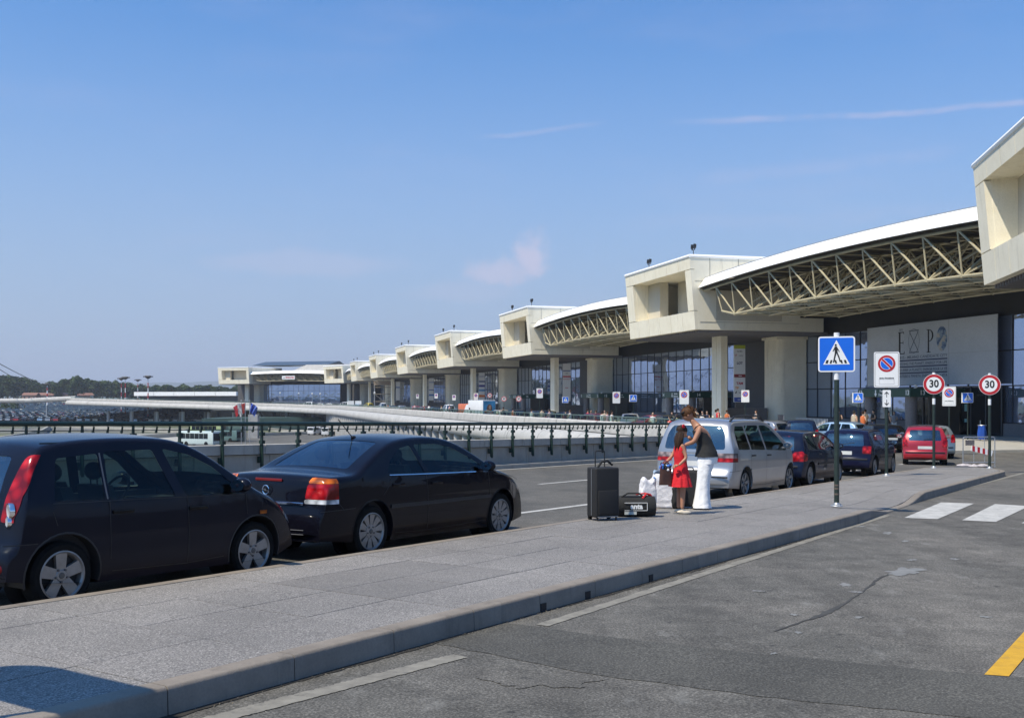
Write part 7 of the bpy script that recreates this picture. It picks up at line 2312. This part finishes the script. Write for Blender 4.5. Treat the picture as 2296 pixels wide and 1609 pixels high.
def lwall(name, a, b_, h, w, m, lab):
    A, B = lowp(*a), lowp(*b_); d = (B-A).normalized(); n = Vector((-d.y, d.x, 0))*w/2
    mb = MB(); A.z = B.z = LOW; U = Vector((0, 0, h))
    mb.hexa([A-n, B-n, B+n, A+n, A-n+U, B-n+U, B+n+U, A+n+U]); return tag(mb.build(name, m), lab, 'wall', 'low walls of the ramps below the deck')
for (a, b_, h, w, lab) in (((-40, 1003), (92, 978), 1.6, .5, 'pale low ramp wall at the lower left behind the railing'), ((92, 978), (112, 965), 1.6, .5, 'short low ramp wall turning away at the lower left'),
                      ((45, 1014), (165, 985), 1.2, .4, 'second low ramp wall behind the nearest hatchback roof'), ((115, 962), (250, 966), 1.3, .8, 'long white ramp wall below the parking area'),
                      ((250, 966), (420, 972), 1.2, 1.0, 'white ramp wall in the middle of the lower road'), ((310, 985), (410, 978), 1.0, .5, 'low kerb wall left of the white coach'),
                      ((700, 973), (590, 966), 1.0, .6, 'low wall beside the green bus shelter'), ((585, 977), (690, 974), .8, 1.2, 'row of pale blocks below the pillars')):
    lwall('ramp_wall', a, b_, h, w, M_pale, lab)
# bus station building with green cladding
A = lowp(452, 968); B = lowp(720, 966)
mb = MB(); mb.hexa([(A.x, A.y, LOW), (B.x, B.y, LOW), (B.x, B.y+20, LOW), (A.x, A.y+20, LOW), (A.x, A.y, -2.7), (B.x, B.y, -2.4), (B.x, B.y+20, -2.4), (A.x, A.y+20, -2.7)])
tag(mb.build('bus_station', mat('green_cladding', (.045, .085, .070), .6, 0, .15, .3)), 'green clad low building under the left end of the deck', 'building')
A = lowp(528, 990); mb = MB(); mb.box(A.x-1.6, A.x+1.6, A.y, A.y+3, LOW, -1.9); tag(mb.build('lift_tower', mat('green_cladding_light', (.09, .14, .12), .6, 0, .15, .5)), 'small green lift tower below the flags', 'tower')
A = lowp(548, 985); mb = MB(); mb.box(A.x-1.1, A.x+1.1, A.y+8, A.y+10, LOW, 1.1-2.0); tag(mb.build('flag_plinth', M_fin), 'grey plinth under the flags', 'plinth')
def coach(px, py, L, hgt, rz, m, lab):
    q = lowp(px, py); q.z = LOW; e = empty('coach', q, rz, lab, 'bus', 'coaches on the lower road')
    mb = MB(); mb.box(-L/2, L/2, -1.2, 1.2, .35, hgt); linkobj('body', bevel_mesh(mb.mesh('body', m), .18, 2), e)
    for k in range(6):
        for sg in (1, -1):
            mb = MB(); x = -L/2+.6+k*(L-1.8)/6; mb.box(x, x+(L-1.8)/6-.08, sg*1.2-.02, sg*1.2+.02, hgt*.5, hgt*.86); mb.build('window', M_cglass, e)
    mb = MB(); mb.box(-L/2-.02, -L/2+.03, -1.0, 1.0, hgt*.42, hgt*.88); mb.build('rear_window', M_cglass, e)
    mb = MB(); mb.box(L/2-.03, L/2+.02, -1.05, 1.05, hgt*.35, hgt*.86); mb.build('windscreen', M_cglass, e)
    for x in (-L*.28, L*.30):
        for sg in (1, -1):
            mb = MB(); mb.lathe([(.001, -.12), (.45, -.12), (.45, .12), (.001, .12)], 16, 'y', c=(x, sg*1.12, .45)); mb.build('wheel', M_rubber, e, smooth=True, ang=30)
P_cw = mat('coach_white', (.55, .64, .62), .3, 0, .05)
coach(448, 999, 8.5, 2.9, R_(-24), P_cw, 'pale green-white coach parked on the lower road')
coach(466, 977, 9, 2.9, R_(-18), mat('coach_yellow', (.34, .42, .20), .4, 0, .1), 'yellow-green bus with a dark side behind the white coach')
coach(503, 990, 8.5, 2.6, R_(-24), mat('coach_teal', (.10, .17, .16), .4), 'dark teal bus beside the lift tower')
for i, (px, py) in enumerate(((705, 975), (718, 974), (734, 977))):
    q = lowp(px, py); q.z = LOW; e = empty('white_van', q, R_(70+6*i), ['small white van left of three below the deck columns', 'middle small white van of three below the deck columns', 'small white van right of three below the deck columns'][i], 'van', 'white vans on the lower road')
    mb = MB(); mb.prism([(-2, .4), (2, .4), (2, 1.1), (1.3, 1.35), (.8, 2.1), (-2, 2.15)], -.9, .9, 'y'); linkobj('body', bevel_mesh(mb.mesh('body', P_white), .07), e)
    mb = MB(); mb.box(-2.02, -1.98, -.75, .75, 1.3, 1.95); mb.box(-1.5, .5, -.92, -.895, 1.35, 1.9); mb.box(-1.5, .5, .895, .92, 1.35, 1.9); mb.build('windows', M_cglass, e)
    for x in (-1.3, 1.3):
        for sg in (1, -1):
            mb = MB(); mb.lathe([(.001, -.1), (.33, -.1), (.33, .1), (.001, .1)], 12, 'y', c=(x, sg*.85, .33)); mb.build('wheel', M_rubber, e)
# flags
for (px, cols_, lab, sway) in ((541, ((.5, .5, .5), (.45, .03, .04)), 'red and white flag hanging limp on the left pole', -1), (550, ((.45, .05, .03), (.55, .55, .54)), 'red flag with pale edge on the middle pole', -1), (560, ((.04, .08, .38), (.06, .12, .45)), 'blue flag on the right pole', 1)):
    q = lowp(px, 1000); q.z = LOW
    e = empty('flag', q, 0, lab, 'flag', 'flags below the deck')
    mb = MB(); mb.tube((0, 0, 0), (0, 0, 8.9), .07, 6); mb.ball((0, 0, 8.95), .14, 8, 6); mb.build('pole', M_galv, e)
    for j, c_ in enumerate(cols_):
        mb = MB(); s0, s1 = j*.5, j*.5+.5
        mb.grid(lambda u, v: (sway*(.1+1.5*(s0+(s1-s0)*u)*(1-.45*v)), .25*math.sin(6*u+5*v), 8.5-1.9*v-.9*(s0+(s1-s0)*u)**1.5), 8, 8)
        mb.build('cloth_half', mat('flag_%d%d' % (px, j), c_, .8), e, smooth=True)
# street lamps on the deck and masts
def mast(px, d, ztop, lab, r=.22):
    z0 = low_z(pxd(px, d).x, d); q = pxd(px, d); q.z = z0
    e = empty('light_mast', q, 0, lab, 'mast', 'red and white light masts')
    H = ztop-z0; n = 8
    for k in range(n):
        mb = MB(); mb.tube((0, 0, H*k/n), (0, 0, H*(k+1)/n), r*(1-.4*k/n), 8, r*(1-.4*(k+1)/n)); mb.build('section', M_sign_w if k % 2 else M_sign_r, e, smooth=True)
    mb = MB(); mb.lathe([(.3, H-.5), (1.3, H+.2), (1.5, H+.3), (1.1, H+.7), (.5, H+.75)], 14); mb.build('crown', M_granite, e)
    for k in range(6):
        a = k*PI/3; mb = MB(); mb.ball((1.6*math.cos(a), 1.6*math.sin(a), H+.35), (.38, .38, .22), 8, 5); mb.build('lamp_head', M_granite, e)
def zat(py, d): return EYE+(HY-py)/F*d
mast(106, 560, zat(862, 560), 'red and white mast before the trees on the far left', .45)
mast(272, 470, zat(850, 470), 'mast left in the pair beyond the deck edge')
mast(281, 430, zat(848, 430), 'mast right in the pair beyond the deck edge', .26)
mast(309, 560, zat(853, 560), 'thin mast before the long white roof')
mast(332, 400, zat(846, 400), 'mast nearest to the last concrete box', .28)
# long white pier roof
A, B = pxd(300, 520), pxd(530, 500)
e = empty('pier_building', (A+B)/2, 0, 'long low white pier roof before the trees left of the terminal', 'building')
d = (B-A); 
for k in range(5):
    a = A+d*(k/5+.002)-(A+B)/2; b_ = A+d*((k+1)/5-.002)-(A+B)/2; o = Vector((0, 9, 0)); U = Vector((0, 0, 1))
    z0, z1 = zat(887, 510), zat(878, 510)
    mb = MB(); mb.hexa([a+U*z0, b_+U*z0, b_+o+U*z0, a+o+U*z0, a+U*z1, b_+U*z1, b_+o+U*z1, a+o+U*z1]); mb.build('roof_section', M_white, e)
mb = MB(); a, b_ = A-(A+B)/2+Vector((4, 2, 0)), B-(A+B)/2+Vector((0, 2, 0)); mb.hexa([a+U*-2, b_+U*-2, b_+o*.7+U*-2, a+o*.7+U*-2, a+U*z0, b_+U*z0, b_+o*.7+U*z0, a+o*.7+U*z0]); mb.build('wall', M_granite, e)
# houses at the edge of the wood
for i, (px, w, py0, py1) in enumerate(((70, 9, 888, 877), (100, 12, 886, 874), (113, 6, 884, 878), (158, 9, 884, 876), (186, 8, 883, 873), (201, 3, 884, 876))):
    q = pxd(px, 690+i*5); q.z = 2.2
    e = empty('house', q, R_(8*i), ['leftmost pinkish low house at the edge of the wood', 'widest reddish house beside the mast on the far left', 'small pink annexe right of the mast', 'pink low house in the middle of the wood edge', 'reddish house right in the wood edge', 'tiny white hut right of the houses'][i], 'house', 'houses at the edge of the wood')
    mb = MB(); mb.box(-w/2, w/2, -3, 3, 0, 3.2); mb.build('wall', mat('house_pink', (.38, .22, .17), .8) if i < 5 else M_sign_w, e)
    mb = MB(); mb.prism([(-3.5, 3.2), (3.5, 3.2), (0, 4.8)], -w/2-.3, w/2+.3, 'x'); mb.build('roof', mat('house_roof', (.22, .11, .08), .8), e)
    mb = MB()
    for k in range(max(1, int(w/3))): mb.box(-w/2+1+k*3, -w/2+2+k*3, -3.03, -2.99, 1, 2.3)
    mb.build('window', M_cglass, e)
# embankment
m, nt, b_ = newmat('bank_grass')
p = wpos(nt); mp = nd(nt, 'ShaderNodeMapping'); mp.inputs['Rotation'].default_value = (0, 0, .5); nt.links.new(p, mp.inputs[0])
w = nd(nt, 'ShaderNodeTexWave'); w.inputs['Scale'].default_value = .045; w.inputs['Distortion'].default_value = 2; w.inputs['Detail'].default_value = 3; nt.links.new(mp.outputs[0], w.inputs['Vector'])
nt.links.new(mixc(nt, ramp(nt, w.outputs['Fac'], [(.3, (.05, .062, .035)), (.6, (.15, .15, .07))]), ramp(nt, noise_(nt, .3, 5, .7, p), [(.3, .7), (.7, 1.3)]), 1, 'MULTIPLY'), b_.inputs['Base Color'])
b_.inputs['Roughness'].default_value = .95
mb = MB()
def bank(u, v):
    px = -250+620*u; base_ = lowp(px, 925, -2.2); 
    d = 600-30*u; q = pxd(px, d+45*v); hh = (5.4*(1-.92*max(0, (u-.45)/.55)**.8))*v
    return (q.x, q.y, -2.6+hh)
mb.grid(bank, 30, 6); tag(mb.build('embankment', m, smooth=True), kind='structure')
# stacked white pipe-like kerb of the ramp on the far left
M_pipe = M_deckwhite
mb = MB(); mb.path([pxd(-200, 415)+Vector((0, 0, zat(899, 415))), pxd(60, 400)+Vector((0, 0, zat(898, 400))), pxd(120, 385)+Vector((0, 0, zat(895, 385))), pxd(172, 372)+Vector((0, 0, zat(893, 372)))], .9, 10)
tag(mb.build('ramp_kerb', M_pipe, smooth=True), 'white rounded ramp edge running out of the picture on the far left', 'parapet')
# parked cars on the lower car park: cheap mesh shared by all
def mini(m):
    mb = MB()
    mb.prism([(-2.1, .3), (2.1, .3), (2.1, .75), (1.2, .95), (-2.05, .98)], -.85, .85, 'y'); n0 = len(mb.f)
    mb.mi = 1; mb.prism([(-1.95, .95), (1.1, .95), (.45, 1.42), (-1.5, 1.42)], -.72, .72, 'y'); mb.mi = 0
    mb.prism([(-1.5, 1.40), (.45, 1.40), (.4, 1.45), (-1.45, 1.45)], -.66, .66, 'y')
    mb.mi = 2; mb.box(-1.6, -1.0, -.86, .86, .0, .5); mb.box(1.0, 1.6, -.86, .86, 0, .5)
    return mb
mcol = [('silver', P_silver), ('white', P_white), ('dark blue', P_blue), ('black', P_black2), ('red', P_red), ('light blue', P_lblue), ('grey', P_grey), ('beige', P_beige)]
mm_ = [mini(p).mesh('car_park_car', [p, M_cglass, M_rubber]) for _, p in mcol]
rnd = random.Random(21)
spots = []
for row in range(34):
    d = 372+row*7.2+(row % 2)*-1.6
    px_lo, px_hi = -30, 480
    x = px_lo
    while x < px_hi:
        q = pxd(x, d)
        y_on = HY+F*(EYE-low_z(q.x, q.y))/d
        ok = rnd.random() < .82 and (int((q.x+500)/38) != 3)
        if ok: spots.append((q, row))
        x += 2.75/d*F
spots.sort(key=lambda s: s[0].y)
# keep the nearest that are visible between rail and deck as single cars
far = MB()
cnt = 0
rowname = 'car in the rows of the lower car park seen below the raised deck'
for q, row in spots:
    k = rnd.choice([0, 0, 0, 1, 2, 2, 3, 3, 5, 6, 6, 7, 4]); z = low_z(q.x, q.y)+.02; rz = PI/2+(PI if row % 2 else 0)+rnd.uniform(-.03, .03)
    y_img = HY+F*(EYE-z)/q.y
    if cnt < 280 and y_img < 950:
        o = linkobj('parked_car', mm_[k], None, (q.x, q.y, z), (0, 0, rz))
        tag(o, mcol[k][0]+' '+rowname, 'car', mcol[k][0]+' cars in the lower car park'); cnt += 1
    else:
        mbx = MATS and None
        ca, sa = math.cos(rz), math.sin(rz)
        h = rnd.uniform(1.35, 1.5)
        def tr_(x, y, zz): return (q.x+x*ca-y*sa, q.y+x*sa+y*ca, z+zz)
        far.mi = k
        far.add([tr_(*p_) for p_ in ((-2.1, -.85, .25), (2.1, -.85, .25), (2.1, .85, .25), (-2.1, .85, .25), (-2.1, -.85, .9), (2.1, -.85, .8), (2.1, .85, .8), (-2.1, .85, .9))], [(4, 5, 6, 7), (0, 1, 5, 4), (1, 2, 6, 5), (2, 3, 7, 6), (3, 0, 4, 7)])
        far.mi = 8
        far.add([tr_(*p_) for p_ in ((-1.9, -.75, .9), (1.1, -.75, .85), (1.1, .75, .85), (-1.9, .75, .9), (-1.5, -.65, h-.04), (.5, -.65, h-.04), (.5, .65, h-.04), (-1.5, .65, h-.04))], [(0, 1, 5, 4), (1, 2, 6, 5), (2, 3, 7, 6), (3, 0, 4, 7)])
        far.mi = k
        far.add([tr_(*p_) for p_ in ((-1.5, -.65, h), (.5, -.65, h), (.5, .65, h), (-1.5, .65, h))], [(0, 1, 2, 3)])
o = far.build('car_park_cars', [p for _, p in mcol]+[M_cglass], fix=False); tag(o, 'rows of many parked cars far across the lower car park', 'car', kind='stuff')
# car park surface
mb = MB(); mb.grid(lambda u, v: (lambda q: (q.x, q.y, low_z(q.x, q.y)+.008))(pxd(-90+600*u, 350+260*v)), 20, 40); tag(mb.build('car_park', M_lowroad), kind='structure')

# ------------------------------------------------------------------ trees
def leafmat(name, c0, c1, c2):
    m, nt, b_ = newmat(name)
    gi = nd(nt, 'ShaderNodeNewGeometry'); oi = nd(nt, 'ShaderNodeObjectInfo').outputs['Random']
    c = ramp(nt, gi.outputs['Random Per Island'], [(0, c0), (.5, c1), (1, c2)])
    c = mixc(nt, c, ramp(nt, oi, [(0, (.75, .85, .8)), (1, (1.25, 1.15, 1.0))]), 1, 'MULTIPLY')
    nt.links.new(c, b_.inputs['Base Color']); b_.inputs['Roughness'].default_value = .9
    b_.inputs['Specular IOR Level'].default_value = .15
    return m
M_leaf = leafmat('foliage', (.022, .042, .016), (.040, .066, .024), (.060, .090, .032))
M_bark = mat('bark', (.06, .045, .03), .9, 0, .3, 2)
def crown_mb(seed, R, Hc, n, leaf):
    rnd = random.Random(seed); mb = MB()
    lobes = []
    for k in range(rnd.randint(9, 13)):
        a = rnd.uniform(0, 2*PI); rr = rnd.uniform(.15, .72)*R; z = rnd.uniform(.25, .82)*Hc
        lobes.append((rr*math.cos(a), rr*math.sin(a), z, rnd.uniform(.28, .48)*R))
    lobes.append((0, 0, Hc*.82, .42*R))
    for i in range(n):
        lx, ly, lz, lr = rnd.choice(lobes)
        v = Vector((rnd.gauss(0, 1), rnd.gauss(0, 1), rnd.gauss(0, 1))).normalized()*lr*rnd.uniform(.72, 1.05)
        c_ = Vector((lx, ly, lz))+Vector((v.x, v.y, v.z*.8))
        s = leaf*rnd.uniform(.6, 1.4); a = Vector((rnd.uniform(-1, 1), rnd.uniform(-1, 1), rnd.uniform(-.6, .6))).normalized()*s; b_ = Vector((rnd.uniform(-1, 1), rnd.uniform(-1, 1), rnd.uniform(-.6, .6))).normalized()*s
        mb.add([c_-a*.5-b_*.5, c_+a*.5-b_*.4, c_+a*.4+b_*.5, c_-a*.5+b_*.5], [(0, 1, 2, 3)])
    return mb
tp = []
for k in range(6):
    R_c, H_c = random.uniform(5.0, 7.5), random.uniform(11, 15)
    cm_ = crown_mb(40+k, R_c, H_c, 1500, 1.05).mesh('crown', M_leaf, fix=False)
    mb = MB(); mb.tube((0, 0, 0), (.2, .1, H_c*.5), .38, 8, .22)
    for j in range(5):
        a = 2*PI*j/5; mb.tube((.1, .05, H_c*.3), (R_c*.5*math.cos(a), R_c*.5*math.sin(a), H_c*.62), .16, 6, .06)
    tp.append((cm_, mb.mesh('trunk', M_bark), H_c))
sil = [(-60, 842), (20, 843), (60, 848), (90, 860), (110, 858), (150, 852), (175, 843), (190, 850), (215, 856), (260, 855), (300, 862), (360, 866), (420, 864), (470, 866), (520, 868), (600, 866)]
descr = ['dense dark green tree in the wood edge', 'rounded mid green tree in the wood edge', 'spreading green tree in the wood edge']
n_t = 0
rnd = random.Random(31)
px = -60
while px < 560:
    d = rnd.uniform(690, 730); k = rnd.randrange(6)
    q = pxd(px, d); q.z = 2.0
    Hw = zat(interp(sil, px)+rnd.uniform(-3, 4), d)-2.0
    e = empty('tree', q, rnd.uniform(0, 6), descr[n_t % 3]+' on the far left horizon', 'tree', 'trees of the wood edge beyond the car park')
    s = Hw/(tp[k][2]*.98); e.scale = (s*rnd.uniform(.85, 1.1),)*2+(s,)
    linkobj('crown', tp[k][0], e); linkobj('trunk', tp[k][1], e)
    px += rnd.uniform(8, 15); n_t += 1
# the wood behind them reads as one mass
mb = MB(); rnd = random.Random(77)
for i in range(26000):
    px = rnd.uniform(-130, 640); d = rnd.uniform(735, 860)
    top_ = interp(sil, px)+3+3.5*math.sin(px*.21)+2.5*math.sin(px*.53+d*.05)+2*math.sin(px*.11+d*.02)
    H_ = zat(top_, d)-2
    u = rnd.random()**.45; q = pxd(px, d); c_ = Vector((q.x, q.y, 2+H_*u)); s = 1.5
    a = Vector((rnd.uniform(-1, 1), rnd.uniform(-1, 1), rnd.uniform(-.6, .6)))*s; b_ = Vector((rnd.uniform(-1, 1), rnd.uniform(-1, 1), rnd.uniform(-.6, .6)))*s
    mb.add([c_-a*.5-b_*.5, c_+a*.5-b_*.4, c_+a*.4+b_*.5, c_-a*.5+b_*.5], [(0, 1, 2, 3)])
tag(mb.build('woodland', M_leaf, fix=False), 'green wood stretching along the far left horizon', 'woodland', kind='stuff')
# woods on the road side of the terminal (behind and left of the camera), mirrored in its glass
mb = MB()
for i in range(9000):
    t = rnd.uniform(0, 1); q = Vector((-260+rnd.uniform(-25, 25), -120+620*t*.45, 0))
    H_ = 10.5+2*math.sin(q.y*.07)+1.5*math.sin(q.y*.19)
    c_ = Vector((q.x, q.y, LOW+H_*rnd.random()**.6)); s = 2.6
    a = Vector((rnd.uniform(-1, 1), rnd.uniform(-1, 1), rnd.uniform(-.6, .6)))*s; b_ = Vector((rnd.uniform(-1, 1), rnd.uniform(-1, 1), rnd.uniform(-.6, .6)))*s
    mb.add([c_-a*.5-b_*.5, c_+a*.5-b_*.4, c_+a*.4+b_*.5, c_-a*.5+b_*.5], [(0, 1, 2, 3)])
tag(mb.build('side_woodland', M_leaf, fix=False), 'wood out of the picture on the left, mirrored in the glass fronts', 'woodland', kind='stuff')
# shrubs in the lower area
for (px, py, r, lab) in ((32, 930, 2.2, 'small bush at the edge of the car park on the far left'), (10, 952, 1.6, 'bush below the railing on the far left')):
    q = lowp(px, 965); d = q.y*1.6; q = pxd(px, d); q.z = low_z(q.x, q.y)
    e = empty('bush', q, 0, lab, 'bush'); mb = crown_mb(5, r*2.2, r*2.2, 500, .5); linkobj('crown', mb.mesh('crown', M_leaf, fix=False), e)
# cables of the cable-stayed roof at the far left
for i, (a, b_, lab) in enumerate((((-60, 782), (118, 872), 'top stay cable at the left edge'), ((-60, 788), (62, 862), 'middle stay cable at the left edge'), ((-60, 805), (12, 846), 'lowest stay cable at the left edge'))):
    A = pxd(a[0], 300); B = pxd(b_[0], 420); A.z = zat(a[1], 300); B.z = zat(b_[1], 420)
    mb = MB(); pts = []
    for k in range(9):
        t = k/8; q = A.lerp(B, t); q.z -= .6*math.sin(PI*t); pts.append(q)
    mb.path(pts, .11, 6); tag(mb.build('stay_cable', M_granite), lab, 'cable', 'stay cables at the left edge')
# far lamp posts on the raised deck
for i, (px, d) in enumerate(((628, 322), (670, 322), (718, 318), (840, 262), (700, 330))):
    q = pxd(px, d); q.z = deck_z(q.x, q.y)
    e = empty('deck_lamp', q, 0, 'small lamp post on the far deck, %s' % ['left of the last box column', 'before the far glass front', 'right before the far glass front', 'beside the scaffold', 'in the middle of the far glass front'][i], 'lamp', 'lamp posts on the far deck')
    mb = MB(); mb.tube((0, 0, 0), (0, 0, 4.2), .06, 6); mb.build('post', M_galv, e); mb = MB(); mb.ball((0, 0, 4.3), .25, 10, 7); mb.build('globe', M_sign_w, e)
# scaffold tower in front of the eighth box
q = Tw(40, 330) ; q = pxd(862-1, 330)
e = empty('scaffold', pxd(860, 318), R_(10), 'tall scaffold with a sheeted platform before the eighth box', 'scaffold')
for (x, y) in ((-2.6, 0), (2.6, 0), (-2.6, 2), (2.6, 2), (0, 0)):
    mb = MB(); mb.tube((x, y, 0), (x, y, 8.6), .09, 6); mb.build('upright', M_galv, e)
for z in (2, 4.2, 6.2, 7.6):
    mb = MB(); mb.box(-2.9, 2.9, -.2, 2.2, z, z+.18); mb.build('platform', mat('scaffold_board', (.30, .25, .18), .8), e)
mb = MB(); mb.box(-2.9, 2.9, -.25, -.18, 6.9, 8.2); mb.build('sheeting', mat('sheet_tan', (.34, .27, .20), .8), e)
mb = MB(); mb.tube((-2.6, -.1, 0), (2.6, -.1, 4.2), .06, 5); mb.tube((2.6, -.1, 0), (-2.6, -.1, 4.2), .06, 5); mb.build('brace', M_galv, e)
# white panels on the deck
q = pxd(795, 288); e = empty('site_panel', q, 0, 'pair of small white panels on the far deck edge', 'panel')
for x in (-1.0, 1.0):
    mb = MB(); mb.box(x-.85, x+.85, 0, .1, .9, 2.3); mb.build('board', M_sign_w, e)
mb = MB(); mb.tube((-1, .05, 0), (-1, .05, 1), .04, 6); mb.tube((1, .05, 0), (1, .05, 1), .04, 6); mb.build('legs', M_galv, e)
# ------------------------------------------------------------------ haze
HAZE = 1.9e-4
if HAZE:
    mb = MB(); mb.box(-9500, 9500, -120, 9500, LOW-1.2, 225)
    m = bpy.data.materials.new('haze'); m.use_nodes = True; nt = m.node_tree
    for n in list(nt.nodes): nt.nodes.remove(n)
    v = nd(nt, 'ShaderNodeVolumePrincipled'); v.inputs['Density'].default_value = HAZE; v.inputs['Color'].default_value = (.85, .90, 1, 1); v.inputs['Anisotropy'].default_value = .2
    nt.links.new(v.outputs[0], nd(nt, 'ShaderNodeOutputMaterial').inputs['Volume'])
    tag(mb.build('haze', m), kind='stuff')
